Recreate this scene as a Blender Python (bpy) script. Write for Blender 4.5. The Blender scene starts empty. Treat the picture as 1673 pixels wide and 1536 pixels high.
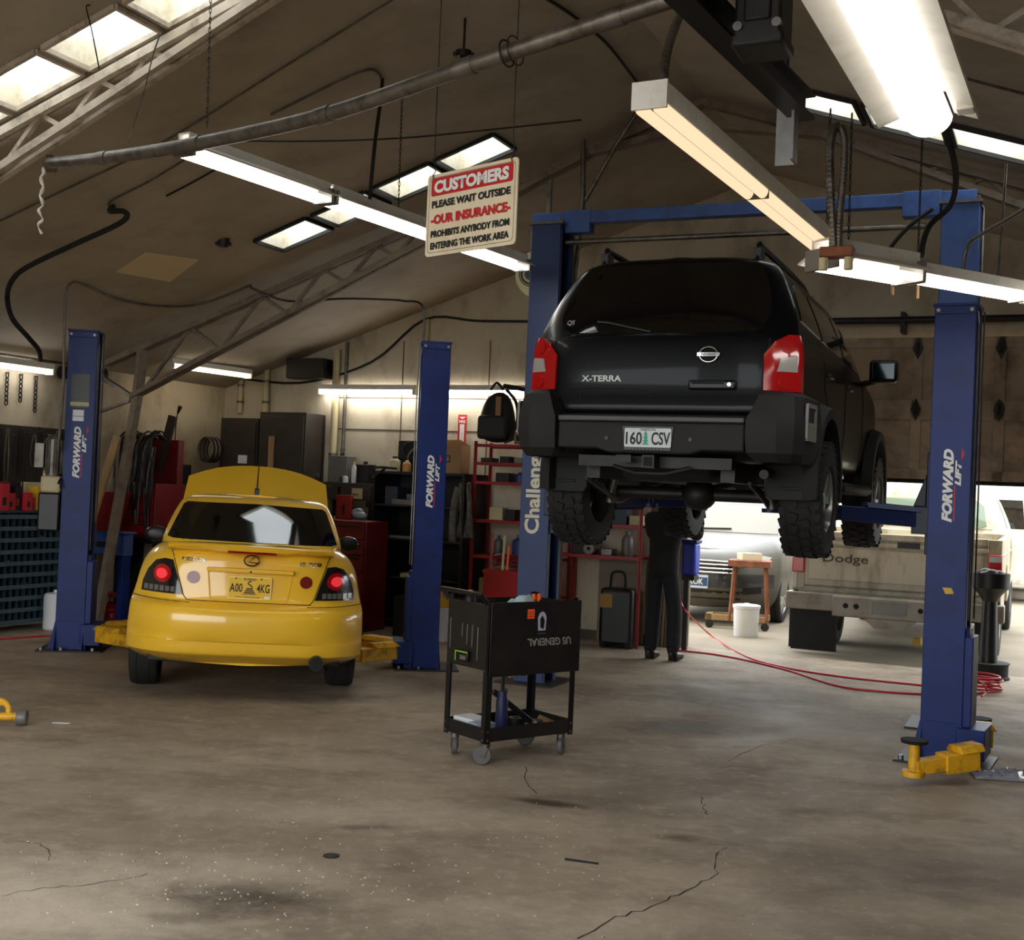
import bpy, bmesh, math, random
from mathutils import Vector, Matrix
from mathutils.bvhtree import BVHTree
R = math.radians
sc = bpy.context.scene
COL = sc.collection
rnd = random.Random(7)

# ---------------------------------------------------------------- camera, sky, exposure
F_PX = 2000.0
ROLL, PITCH, CAM_Z = R(2.4), math.atan(32 / 2000), 1.6
cd = bpy.data.cameras.new('camera'); cam = bpy.data.objects.new('camera', cd); COL.objects.link(cam)
cd.sensor_fit = 'HORIZONTAL'; cd.sensor_width = 36.0; cd.lens = 36.0 * F_PX / 1673.0
cd.clip_start = 0.05; cd.clip_end = 300
CAM_M = Matrix.Translation((0, 0, CAM_Z)) @ Matrix.Rotation(R(90) + PITCH, 4, 'X') @ Matrix.Rotation(ROLL, 4, 'Z')
cam.matrix_world = CAM_M
sc.camera = cam
w = bpy.data.worlds.new('overcast_sky'); sc.world = w; w.use_nodes = True
bg = w.node_tree.nodes['Background']
bg.inputs[0].default_value = (0.93, 0.97, 1.0, 1); bg.inputs[1].default_value = 3.0
sc.view_settings.view_transform = 'Standard'; sc.view_settings.look = 'None'
sc.view_settings.gamma = 1.0; sc.view_settings.use_curve_mapping = False
sc.view_settings.exposure = 0.8
cy = sc.cycles
cy.use_denoising = True; cy.max_bounces = 7; cy.diffuse_bounces = 4; cy.glossy_bounces = 3
cy.transmission_bounces = 4; cy.transparent_max_bounces = 8; cy.caustics_reflective = False; cy.caustics_refractive = False
cy.sample_clamp_indirect = 4.0; cy.blur_glossy = 0.6
try: cy.use_light_tree = True
except Exception: pass

# building frame: p runs along the trusses, q towards the back wall
ANG = -24.0
BO = Vector((-3.9, 12.7, 0)); BU = Vector((math.cos(R(24)), -math.sin(R(24)), 0)); BV = Vector((math.sin(R(24)), math.cos(R(24)), 0))
def B(p, q, z=0.0): return BO + BU * p + BV * q + Vector((0, 0, z))
def at(px, py, d):                      # photo point at distance d in front of the camera
    v = CAM_M.to_3x3() @ Vector(((px - 836.5) / F_PX, -(py - 768) / F_PX, -1))
    return Vector((0, 0, CAM_Z)) + v * (d / v.y)
def on_floor(px, py, z=0.0):
    v = CAM_M.to_3x3() @ Vector(((px - 836.5) / F_PX, -(py - 768) / F_PX, -1))
    return Vector((0, 0, CAM_Z)) + v * ((z - CAM_Z) / v.z)

# ---------------------------------------------------------------- materials
def lin(c):
    f = lambda v: v / 12.92 if v <= 0.04045 else ((v + 0.055) / 1.055) ** 2.4
    return tuple(f(x / 255.0) for x in c)
def mat(name, rgb, rough=0.5, metal=0.0, coat=0.0, vary=0.0, scale=4.0, dirt=None, dirt_amt=0.0, dirt_scale=3.0, bump=0.0, bump_scale=40.0, spec=0.5, emit=None, emit_s=0.0, stretch=None):
    m = bpy.data.materials.new(name); m.use_nodes = True
    nt = m.node_tree; b = nt.nodes['Principled BSDF']; L = nt.links
    c = lin(rgb)
    b.inputs['Base Color'].default_value = (*c, 1); b.inputs['Roughness'].default_value = rough
    b.inputs['Metallic'].default_value = metal; b.inputs['Coat Weight'].default_value = coat
    b.inputs['Coat Roughness'].default_value = 0.06; b.inputs['Specular IOR Level'].default_value = spec
    tc = None
    def coords():
        nonlocal tc
        if tc is None:
            t = nt.nodes.new('ShaderNodeTexCoord'); tc = t.outputs['Object']
            if stretch:
                mp = nt.nodes.new('ShaderNodeMapping'); mp.inputs['Scale'].default_value = stretch
                L.new(tc, mp.inputs['Vector']); tc = mp.outputs[0]
        return tc
    out = None
    if vary > 0:
        n = nt.nodes.new('ShaderNodeTexNoise'); n.inputs['Scale'].default_value = scale; n.inputs['Detail'].default_value = 6
        L.new(coords(), n.inputs['Vector'])
        r = nt.nodes.new('ShaderNodeMapRange'); r.inputs['From Min'].default_value = 0.3; r.inputs['From Max'].default_value = 0.7
        r.inputs['To Min'].default_value = 1 - vary; r.inputs['To Max'].default_value = 1 + vary
        L.new(n.outputs[0], r.inputs[0])
        mx = nt.nodes.new('ShaderNodeMix'); mx.data_type = 'RGBA'; mx.blend_type = 'MULTIPLY'; mx.inputs[0].default_value = 1
        mx.inputs[6].default_value = (*c, 1); L.new(r.outputs[0], mx.inputs[7]); out = mx.outputs[2]
    if dirt is not None:
        n = nt.nodes.new('ShaderNodeTexNoise'); n.inputs['Scale'].default_value = dirt_scale; n.inputs['Detail'].default_value = 8; n.inputs['Roughness'].default_value = 0.65
        L.new(coords(), n.inputs['Vector'])
        r = nt.nodes.new('ShaderNodeMapRange'); r.inputs['From Min'].default_value = 0.48; r.inputs['From Max'].default_value = 0.68
        r.inputs['To Max'].default_value = dirt_amt; L.new(n.outputs[0], r.inputs[0])
        mx = nt.nodes.new('ShaderNodeMix'); mx.data_type = 'RGBA'; L.new(r.outputs[0], mx.inputs[0])
        if out: L.new(out, mx.inputs[6])
        else: mx.inputs[6].default_value = (*c, 1)
        mx.inputs[7].default_value = (*lin(dirt), 1); out = mx.outputs[2]
    if out: L.new(out, b.inputs['Base Color'])
    if bump > 0:
        n = nt.nodes.new('ShaderNodeTexNoise'); n.inputs['Scale'].default_value = bump_scale; n.inputs['Detail'].default_value = 4
        L.new(coords(), n.inputs['Vector'])
        bp = nt.nodes.new('ShaderNodeBump'); bp.inputs['Strength'].default_value = bump; bp.inputs['Distance'].default_value = 0.01
        L.new(n.outputs[0], bp.inputs['Height']); L.new(bp.outputs[0], b.inputs['Normal'])
    if emit:
        b.inputs['Emission Color'].default_value = (*emit, 1); b.inputs['Emission Strength'].default_value = emit_s
    return m
def lamp_mat(name, rgb, s):
    m = bpy.data.materials.new(name); m.use_nodes = True; nt = m.node_tree
    nt.nodes.clear(); e = nt.nodes.new('ShaderNodeEmission'); o = nt.nodes.new('ShaderNodeOutputMaterial')
    e.inputs[0].default_value = (*rgb, 1); e.inputs[1].default_value = s; nt.links.new(e.outputs[0], o.inputs[0]); return m

TUBE = lamp_mat('fluorescent_tube', (1.0, 0.93, 0.80), 6.5)
TUBE_WARM = lamp_mat('warm_tube', (1.0, 0.70, 0.44), 0.66)
TUBE_COOL = lamp_mat('cool_tube', (1.0, 0.96, 0.90), 6.5)
TUBE_WALL = lamp_mat('wall_tube', (1.0, 0.96, 0.90), 14)
M_ = dict(
    blue=mat('blue_enamel', (20, 42, 106), 0.42, vary=0.12, scale=3, dirt=(18, 26, 54), dirt_amt=0.5, dirt_scale=5, spec=0.25),
    blue_pale=mat('pale_blue_enamel', (52, 86, 150), 0.45, vary=0.12, scale=3, dirt=(30, 40, 66), dirt_amt=0.5, dirt_scale=5),
    yellow_arm=mat('yellow_lift_paint', (226, 168, 28), 0.45, vary=0.1, dirt=(60, 44, 20), dirt_amt=0.75, dirt_scale=9),
    steel=mat('worn_steel', (120, 118, 114), 0.4, 0.9, vary=0.2, scale=10),
    dark_steel=mat('dark_steel', (44, 43, 42), 0.5, 0.6, vary=0.25, scale=8),
    galv=mat('galvanised_pipe', (112, 106, 98), 0.45, 0.7, vary=0.3, scale=9, dirt=(50, 42, 34), dirt_amt=0.6, dirt_scale=12),
    chrome=mat('chrome', (215, 215, 215), 0.12, 1.0),
    black=mat('black_enamel', (14, 14, 14), 0.42, vary=0.2),
    black_matte=mat('black_rubber', (17, 17, 16), 0.8, vary=0.15, scale=12),
    rubber=mat('tire_rubber', (25, 24, 23), 0.78, vary=0.2, scale=20, bump=0.2, bump_scale=60),
    white_fix=mat('white_fixture_enamel', (214, 210, 200), 0.45, vary=0.08, dirt=(160, 146, 122), dirt_amt=0.3, dirt_scale=9),
    truss_dim=mat('dim_truss_paint', (122, 110, 96), 0.65, vary=0.15, scale=7, dirt=(70, 56, 44), dirt_amt=0.6, dirt_scale=8),  # darker copy of the truss paint, the far truss's dimness put into it
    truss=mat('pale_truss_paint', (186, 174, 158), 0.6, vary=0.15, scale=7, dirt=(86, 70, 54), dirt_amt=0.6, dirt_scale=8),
    red=mat('red_enamel', (158, 22, 24), 0.42, vary=0.2, dirt=(60, 20, 16), dirt_amt=0.5),
    red_dark=mat('dark_red_enamel', (112, 14, 20), 0.42, vary=0.2, dirt=(40, 14, 12), dirt_amt=0.6),
    hose=mat('red_air_hose', (196, 22, 42), 0.45),
    wood=mat('bare_timber', (150, 122, 86), 0.75, vary=0.25, scale=3, stretch=(12, 12, 1)),
    card=mat('cardboard', (150, 116, 78), 0.85, vary=0.1),
    white=mat('white_plastic', (222, 224, 226), 0.5, vary=0.05),
    grey=mat('grey_metal', (110, 108, 102), 0.5, 0.3, vary=0.2),
    cream=mat('cream_plastic', (190, 178, 140), 0.6, vary=0.12),
    ink=mat('black_ink', (16, 16, 16), 0.6),
    ink_red=mat('red_ink', (186, 28, 32), 0.55),
    ink_white=mat('white_vinyl', (226, 226, 222), 0.5),
    orange=mat('orange_plastic', (240, 92, 24), 0.5),
    teal=mat('teal_bin_paint', (38, 56, 66), 0.55, vary=0.2),
    blue_plastic=mat('blue_plastic', (52, 72, 190), 0.45),
    yellow_plastic=mat('yellow_plastic', (220, 176, 40), 0.5),
    rust=mat('rusty_steel', (128, 78, 54), 0.75, 0.2, vary=0.3, scale=12),
    wire=mat('thin_dark_wire', (30, 28, 26), 0.6, 0.3),
    glass_dark=mat('tinted_glass', (9, 10, 10), 0.04, spec=0.6, coat=0.2),
    brown=mat('dark_brown_cabinet', (52, 44, 38), 0.55, vary=0.2, dirt=(30, 25, 20), dirt_amt=0.6),
)

# ---------------------------------------------------------------- object helpers
def link(o, parent=None):
    COL.objects.link(o)
    if parent is not None: o.parent = parent
    return o
def tag(o, label=None, cat=None, group=None, kind=None):
    for k, v in (('label', label), ('category', cat), ('group', group), ('kind', kind)):
        if v: o[k] = v
    return o
def root(name, label, cat, loc=(0, 0, 0), rz=0.0, group=None, rot=None):
    o = bpy.data.objects.new(name, None); o.empty_display_size = 0.1; link(o)
    o.location = loc; o.rotation_euler = rot if rot else (0, 0, R(rz)); return tag(o, label, cat, group)
def rootB(name, label, cat, p, q, z=0.0, rz=0.0, group=None):
    return root(name, label, cat, B(p, q, z), ANG + rz, group)
def copy_tree(o, parent=None):
    c = o.copy(); COL.objects.link(c)
    if parent is not None: c.parent = parent
    for ch in list(o.children): copy_tree(ch, c)
    return c

class MB:
    def __init__(s): s.v = []; s.f = []; s.mi = []; s.m = 0
    def add(s, vs, fs):
        n = len(s.v); s.v += [Vector(v) for v in vs]; s.f += [tuple(i + n for i in f) for f in fs]; s.mi += [s.m] * len(fs); return s
    def box(s, c, d, rot=None):
        x, y, z = d[0] / 2, d[1] / 2, d[2] / 2
        vs = [Vector((i, j, k)) for i in (-x, x) for j in (-y, y) for k in (-z, z)]
        if rot is not None: vs = [rot @ v for v in vs]
        return s.add([v + Vector(c) for v in vs], [(0, 1, 3, 2), (4, 6, 7, 5), (0, 4, 5, 1), (2, 3, 7, 6), (0, 2, 6, 4), (1, 5, 7, 3)])
    def b2(s, a, b):                      # box between two corners
        return s.box([(a[i] + b[i]) / 2 for i in range(3)], [abs(a[i] - b[i]) for i in range(3)])
    def bar(s, a, b, wd, ht, up=(0, 0, 1)):   # rectangular bar from a to b
        a, b = Vector(a), Vector(b); d = (b - a).normalized(); sd = d.cross(Vector(up))
        sd = sd.normalized() if sd.length > 1e-5 else Vector((1, 0, 0)); u = sd.cross(d)
        vs = [p + sd * (i * wd / 2) + u * (j * ht / 2) for p in (a, b) for i, j in ((-1, -1), (1, -1), (1, 1), (-1, 1))]
        return s.add(vs, [(3, 2, 1, 0), (4, 5, 6, 7), (0, 1, 5, 4), (1, 2, 6, 5), (2, 3, 7, 6), (3, 0, 4, 7)])
    def cyl(s, a, b, r, r2=None, n=16):
        a, b = Vector(a), Vector(b); r2 = r if r2 is None else r2; d = (b - a).normalized()
        x = d.cross(Vector((0, 0, 1))); x = x.normalized() if x.length > 1e-4 else Vector((1, 0, 0)); y = d.cross(x)
        an = [2 * math.pi * i / n for i in range(n)]
        vs = [a + (x * math.cos(t) + y * math.sin(t)) * r for t in an] + [b + (x * math.cos(t) + y * math.sin(t)) * r2 for t in an]
        fs = [((i + 1) % n, i, n + i, n + (i + 1) % n)[::-1] for i in range(n)] + [tuple(range(n))[::-1], tuple(range(n, 2 * n))]
        return s.add(vs, fs)
    def tube(s, pts, r, n=8, closed=False, smooth=0):
        pts = [Vector(p) for p in pts]
        if smooth: pts = curve(pts, smooth, closed)
        m = len(pts); vs = []; prev = None
        for i, p in enumerate(pts):
            t = (pts[(i + 1) % m] - pts[i - 1]) if closed else (pts[min(i + 1, m - 1)] - pts[max(i - 1, 0)])
            t = t.normalized() if t.length > 1e-9 else Vector((0, 0, 1))
            if prev is None:
                x = t.cross(Vector((0.13, 0.31, 0.94))); x.normalize()
            else:
                x = prev - t * prev.dot(t)
                x = x.normalized() if x.length > 1e-6 else t.orthogonal().normalized()
            prev = x; y = t.cross(x); rr = r(i / (m - 1)) if callable(r) else r
            vs += [p + (x * math.cos(2 * math.pi * k / n) + y * math.sin(2 * math.pi * k / n)) * rr for k in range(n)]
        fs = []
        for i in range(m if closed else m - 1):
            j = (i + 1) % m
            fs += [(i * n + k, i * n + (k + 1) % n, j * n + (k + 1) % n, j * n + k) for k in range(n)]
        if not closed: fs += [tuple(range(n))[::-1], tuple((m - 1) * n + k for k in range(n))]
        return s.add(vs, fs)
    def lathe(s, prof, c=(0, 0, 0), axis=(0, 0, 1), n=24, cap=True):
        ax = Vector(axis).normalized(); x = ax.cross(Vector((0, 1, 0))); x = x.normalized() if x.length > 1e-4 else Vector((1, 0, 0)); y = ax.cross(x); c = Vector(c)
        vs = [c + ax * z + (x * math.cos(2 * math.pi * k / n) + y * math.sin(2 * math.pi * k / n)) * r for r, z in prof for k in range(n)]
        fs = [(i * n + k, i * n + (k + 1) % n, (i + 1) * n + (k + 1) % n, (i + 1) * n + k) for i in range(len(prof) - 1) for k in range(n)]
        if cap:
            if prof[0][0] > 1e-4: fs.append(tuple(range(n))[::-1])
            if prof[-1][0] > 1e-4: fs.append(tuple((len(prof) - 1) * n + k for k in range(n)))
        return s.add(vs, fs)
    def prism(s, poly, o, ux, uy, d):     # polygon (a,b) in the plane o,ux,uy extruded by the vector d
        o, ux, uy, d = Vector(o), Vector(ux), Vector(uy), Vector(d); n = len(poly)
        vs = [o + ux * a + uy * b for a, b in poly]; vs += [v + d for v in vs]
        return s.add(vs, [tuple(range(n))[::-1], tuple(range(n, 2 * n))] + [(i, (i + 1) % n, n + (i + 1) % n, n + i) for i in range(n)])
    def torus(s, c, r, t, axis=(0, 0, 1), n=24, k=8):
        ax = Vector(axis).normalized(); x = ax.orthogonal().normalized(); y = ax.cross(x)
        return s.tube([Vector(c) + (x * math.cos(2 * math.pi * i / n) + y * math.sin(2 * math.pi * i / n)) * r for i in range(n)], t, k, True)
    def ball(s, c, r, n=12, sq=(1, 1, 1)):
        pr = [(max(1e-5, math.sin(math.pi * i / n)), -math.cos(math.pi * i / n)) for i in range(n + 1)]
        i0 = len(s.v); s.lathe(pr, n=n + 4, cap=False)
        for i in range(i0, len(s.v)):
            v = s.v[i]; s.v[i] = Vector((v.x * r * sq[0], v.y * r * sq[1], v.z * r * sq[2])) + Vector(c)
        return s
    def mesh(s, name):
        me = bpy.data.meshes.new(name); me.from_pydata([tuple(v) for v in s.v], [], s.f)
        bm = bmesh.new(); bm.from_mesh(me); bmesh.ops.remove_doubles(bm, verts=bm.verts, dist=1e-6)
        bmesh.ops.recalc_face_normals(bm, faces=bm.faces); bm.to_mesh(me); bm.free(); return me
    def build(s, name, material, parent=None, bevel=0.0, sharp=38, loc=None, rot=None, keep=False):
        me = bpy.data.meshes.new(name); me.from_pydata([tuple(v) for v in s.v], [], s.f)
        ms = material if isinstance(material, (list, tuple)) else [material]
        for m in ms: me.materials.append(m)
        if len(ms) > 1: me.polygons.foreach_set('material_index', s.mi)
        if not keep:
            bm = bmesh.new(); bm.from_mesh(me); bmesh.ops.recalc_face_normals(bm, faces=bm.faces); bm.to_mesh(me); bm.free()
        me.shade_smooth(); me.set_sharp_from_angle(angle=R(sharp))
        o = bpy.data.objects.new(name, me); link(o, parent)
        if loc is not None: o.location = loc
        if rot is not None: o.rotation_euler = rot
        if bevel > 0:
            b = o.modifiers.new('bevel', 'BEVEL'); b.width = bevel; b.segments = 2; b.limit_method = 'ANGLE'; b.angle_limit = R(40)
        return o

def curve(pts, k=6, closed=False):        # Catmull-Rom
    pts = [Vector(p) for p in pts]; n = len(pts); out = []
    g = (lambda i: pts[i % n]) if closed else (lambda i: pts[min(max(i, 0), n - 1)])
    for i in range(n if closed else n - 1):
        p0, p1, p2, p3 = g(i - 1), g(i), g(i + 1), g(i + 2)
        for j in range(k):
            t = j / k
            out.append(0.5 * ((2 * p1) + (p2 - p0) * t + (2 * p0 - 5 * p1 + 4 * p2 - p3) * t * t + (3 * p1 - p0 - 3 * p2 + p3) * t ** 3))
    if not closed: out.append(pts[-1])
    return out

def text_mesh(s, size=1.0, bold=0.0, depth=0.0, shear=0.0, width=None, height=None, align='CENTER'):
    cu = bpy.data.curves.new('lettering', 'FONT'); cu.body = s; cu.size = size; cu.offset = bold; cu.extrude = depth; cu.shear = shear; cu.align_x = align; cu.resolution_u = 3
    o = bpy.data.objects.new('lettering', cu); COL.objects.link(o)
    dg = bpy.context.evaluated_depsgraph_get(); me = bpy.data.meshes.new_from_object(o.evaluated_get(dg))
    bpy.data.objects.remove(o); bpy.data.curves.remove(cu)
    xs = [v.co.x for v in me.vertices]; ys = [v.co.y for v in me.vertices]
    cx, cyy = (min(xs) + max(xs)) / 2, (min(ys) + max(ys)) / 2
    kx = width / (max(xs) - min(xs)) if width else 1.0; ky = height / (max(ys) - min(ys)) if height else kx
    if not width: kx = ky
    for v in me.vertices: v.co = ((v.co.x - cx) * kx, (v.co.y - cyy) * ky, v.co.z)
    return me
def text(name, s, o, ux, uy, material, parent=None, bvh=None, direction=None, off=0.002, **kw):
    """lettering centred at o, reading along ux with uy up; with bvh it is laid onto that surface along direction"""
    me = text_mesh(s, **kw); o, ux, uy = Vector(o), Vector(ux).normalized(), Vector(uy).normalized(); nz = ux.cross(uy)
    for v in me.vertices:
        p = o + ux * v.co.x + uy * v.co.y
        if bvh:
            h = bvh.ray_cast(p - Vector(direction) * 3, Vector(direction))
            if h[0] is not None:
                nn = h[1] if h[1].dot(Vector(direction)) < 0 else -h[1]; p = h[0] + nn * (off + v.co.z)
        else: p = p + nz * (off + v.co.z)
        v.co = p
    me.materials.clear(); me.materials.append(material)
    ob = bpy.data.objects.new(name, me); return link(ob, parent)

def bvh_of(*objs):                         # surface lookup in the objects' own (shared parent) space
    vs, fs = [], []
    for o in objs:
        n = len(vs); vs += [v.co.copy() for v in o.data.vertices]; fs += [tuple(i + n for i in p.vertices) for p in o.data.polygons]
    return BVHTree.FromPolygons(vs, fs)
def panel(name, bvh, poly, o, ux, uy, d, material, parent, off=0.004, cell=0.05, skirt=0.012):
    """a shell with the outline poly laid onto a surface by looking along d"""
    o, ux, uy, d = Vector(o), Vector(ux).normalized(), Vector(uy).normalized(), Vector(d).normalized()
    bm = bmesh.new(); vs = [bm.verts.new((a, b, 0)) for a, b in poly]; bm.faces.new(vs)
    for ax in (0, 1):
        lo, hi = min(p[ax] for p in poly), max(p[ax] for p in poly); k = max(1, int((hi - lo) / cell))
        for i in range(1, k):
            c = [0, 0, 0]; c[ax] = lo + (hi - lo) * i / k; n = [0, 0, 0]; n[ax] = 1
            bmesh.ops.bisect_plane(bm, geom=bm.verts[:] + bm.edges[:] + bm.faces[:], plane_co=c, plane_no=n)
    nrm = {}
    for v in bm.verts:
        p = o + ux * v.co.x + uy * v.co.y; h = bvh.ray_cast(p - d * 4, d)
        if h[0] is None: h = bvh.find_nearest(p)
        nn = h[1] if h[1].dot(d) < 0 else -h[1]
        v.co = h[0] + nn * off; nrm[v] = nn
    if skirt > 0:
        ed = [e for e in bm.edges if e.is_boundary]; nv = {}
        for e in ed:
            for v in e.verts:
                if v not in nv: nv[v] = bm.verts.new(v.co - nrm[v] * skirt)
        for e in ed: bm.faces.new((e.verts[0], e.verts[1], nv[e.verts[1]], nv[e.verts[0]]))
    bmesh.ops.recalc_face_normals(bm, faces=bm.faces)
    me = bpy.data.meshes.new(name); bm.to_mesh(me); bm.free(); me.materials.append(material); me.shade_smooth(); me.set_sharp_from_angle(angle=R(40))
    return link(bpy.data.objects.new(name, me), parent)
def seam(mb, bvh, pts, o, ux, uy, d, r=0.004, step=0.03, off=0.0):
    o, ux, uy, d = Vector(o), Vector(ux), Vector(uy), Vector(d); out = []
    for (a0, b0), (a1, b1) in zip(pts, pts[1:]):
        k = max(1, int(math.hypot(a1 - a0, b1 - b0) / step))
        out += [(a0 + (a1 - a0) * i / k, b0 + (b1 - b0) * i / k) for i in range(k)]
    out.append(pts[-1]); q = []
    for a, b in out:
        p = o + ux * a + uy * b; h = bvh.ray_cast(p - d * 4, d)
        if h[0] is not None:
            nn = h[1] if h[1].dot(d) < 0 else -h[1]; q.append(h[0] + nn * off)
    if len(q) > 1: mb.tube(q, r, 6)
    return mb
def circle(cx, cy_, r, n=24, ry=None): return [(cx + r * math.cos(2 * math.pi * i / n), cy_ + (ry or r) * math.sin(2 * math.pi * i / n)) for i in range(n)]
def boolean_cut(o, cutter_mb, cut_mat):
    me = cutter_mb.mesh('cutter'); me.materials.append(cut_mat); c = bpy.data.objects.new('cutter', me); COL.objects.link(c)
    m = o.modifiers.new('cut', 'BOOLEAN'); m.object = c; m.operation = 'DIFFERENCE'; m.solver = 'EXACT'; m.material_mode = 'TRANSFER'
    dg = bpy.context.evaluated_depsgraph_get(); nm = bpy.data.meshes.new_from_object(o.evaluated_get(dg))
    o.modifiers.clear(); old = o.data; o.data = nm; nm.name = old.name; bpy.data.objects.remove(c)
    nm.shade_smooth(); nm.set_sharp_from_angle(angle=R(38))
# ---------------------------------------------------------------- the building shell
P0, P1, Q0, Q1, RIDGE = -0.93, 12.73, -10.35, 2.65, 5.9
def roof(p): return 3.04 + 0.333 * (RIDGE - abs(p - RIDGE))
SHELL_ROT = (0, 0, R(ANG))
def shell(name, mb, m, **kw):
    o = mb.build(name, m, None, **kw); o.location = BO; o.rotation_euler = SHELL_ROT; o['kind'] = 'structure'; return o

def floor_material():
    m = bpy.data.materials.new('stained_concrete_floor'); m.use_nodes = True; nt = m.node_tree; L = nt.links; b = nt.nodes['Principled BSDF']
    g = nt.nodes.new('ShaderNodeNewGeometry'); P = g.outputs['Position']
    def noise(s, d=6, ro=0.6, vec=None):
        n = nt.nodes.new('ShaderNodeTexNoise'); n.inputs['Scale'].default_value = s; n.inputs['Detail'].default_value = d; n.inputs['Roughness'].default_value = ro
        L.new(vec or P, n.inputs['Vector']); return n.outputs[0]
    def ramp(v, a, b_, lo=0.0, hi=1.0):
        r = nt.nodes.new('ShaderNodeMapRange'); r.inputs['From Min'].default_value = a; r.inputs['From Max'].default_value = b_
        r.inputs['To Min'].default_value = lo; r.inputs['To Max'].default_value = hi; L.new(v, r.inputs[0]); return r.outputs[0]
    def mix(f, a, b_):
        x = nt.nodes.new('ShaderNodeMix'); x.data_type = 'RGBA'
        L.new(f, x.inputs[0])
        for i, c in ((6, a), (7, b_)):
            if isinstance(c, tuple): x.inputs[i].default_value = (*lin(c), 1)
            else: L.new(c, x.inputs[i])
        return x.outputs[2]
    def math_(op, a, b_):
        x = nt.nodes.new('ShaderNodeMath'); x.operation = op
        for i, c in ((0, a), (1, b_)):
            if isinstance(c, (int, float)): x.inputs[i].default_value = c
            else: L.new(c, x.inputs[i])
        return x.outputs[0]
    mp = nt.nodes.new('ShaderNodeMapping'); mp.inputs['Scale'].default_value = (0.7, 1.15, 1); mp.inputs['Rotation'].default_value = (0, 0, R(28)); L.new(P, mp.inputs[0])
    c = mix(ramp(noise(0.55, 8), 0.35, 0.65), (140, 126, 109), (178, 163, 142))
    c = mix(ramp(noise(2.2, 9, 0.7, mp.outputs[0]), 0.48, 0.7, 0, 0.6), c, (94, 81, 68))
    c = mix(ramp(noise(9, 8, 0.7), 0.52, 0.72, 0, 0.5), c, (198, 184, 162))
    c = mix(ramp(noise(38, 4), 0.6, 0.8, 0, 0.4), c, (60, 52, 44))
    wob = noise(3.5, 7, 0.7)
    for px, py, rx, ry, rot, s in ((400, 1468, 0.36, 0.2, 0, 0.75), (300, 1500, 0.2, 0.07, 0, 0.6), (895, 1312, 0.22, 0.07, -18, 0.85), (590, 1352, 0.14, 0.05, 10, 0.7), (1120, 1190, 0.5, 0.35, 0, 0.5), (1180, 1130, 0.9, 0.7, 0, 0.4), (1260, 1160, 0.35, 0.5, 20, 0.35), (1105, 1368, 0.12, 0.08, 0, 0.6), (420, 1130, 0.9, 0.5, 0, 0.45), (1000, 1300, 1.1, 0.25, 30, 0.3), (1560, 1420, 0.9, 0.5, 0, 0.35), (540, 1400, 0.035, 0.02, 0, 0.9), (820, 1120, 1.6, 0.6, 0, 0.3)):
        q = on_floor(px, py)
        mpn = nt.nodes.new('ShaderNodeMapping'); mpn.vector_type = 'TEXTURE'; mpn.inputs['Location'].default_value = (q.x, q.y, 0); mpn.inputs['Rotation'].default_value = (0, 0, R(rot)); mpn.inputs['Scale'].default_value = (rx, ry, 1)
        L.new(P, mpn.inputs[0]); ln = nt.nodes.new('ShaderNodeVectorMath'); ln.operation = 'LENGTH'; L.new(mpn.outputs[0], ln.inputs[0])
        d = math_('ADD', ln.outputs['Value'], math_('MULTIPLY', wob, 1.6))
        c = mix(ramp(d, 1.25, 1.95, s, 0.0), c, (52, 43, 33))
    for px, py, rx, ry, s in ((140, 1500, 0.55, 0.3, 0.5), (330, 1425, 0.6, 0.25, 0.35), (20, 1450, 0.5, 0.5, 0.5), (560, 1330, 0.9, 0.3, 0.35), (900, 1500, 0.5, 0.25, 0.3)):  # pale dust patches, also standing in for door daylight on the near floor
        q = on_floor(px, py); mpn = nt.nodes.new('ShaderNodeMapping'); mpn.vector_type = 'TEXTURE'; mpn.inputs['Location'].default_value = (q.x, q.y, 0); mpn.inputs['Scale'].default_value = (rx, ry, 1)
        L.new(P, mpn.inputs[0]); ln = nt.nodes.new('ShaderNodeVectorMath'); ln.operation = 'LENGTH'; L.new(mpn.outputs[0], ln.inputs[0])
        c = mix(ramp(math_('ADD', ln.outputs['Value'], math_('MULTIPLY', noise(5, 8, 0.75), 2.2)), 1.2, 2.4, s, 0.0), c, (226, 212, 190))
    L.new(c, b.inputs['Base Color'])
    L.new(ramp(noise(1.6, 6), 0.3, 0.7, 0.55, 0.85), b.inputs['Roughness']); b.inputs['Specular IOR Level'].default_value = 0.15
    bp = nt.nodes.new('ShaderNodeBump'); bp.inputs['Strength'].default_value = 0.25; bp.inputs['Distance'].default_value = 0.01
    L.new(noise(14, 8, 0.7), bp.inputs['Height']); L.new(bp.outputs[0], b.inputs['Normal'])
    return m
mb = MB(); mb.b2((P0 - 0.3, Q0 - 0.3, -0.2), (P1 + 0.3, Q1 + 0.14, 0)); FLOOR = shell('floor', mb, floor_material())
FLOOR_INV = Matrix.Translation(BO) @ Matrix.Rotation(R(ANG), 4, 'Z'); FLOOR_INV.invert()
crack_m = mat('dark_crack_concrete', (30, 26, 22), 0.9)  # one dark tone for every floor crack
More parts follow.
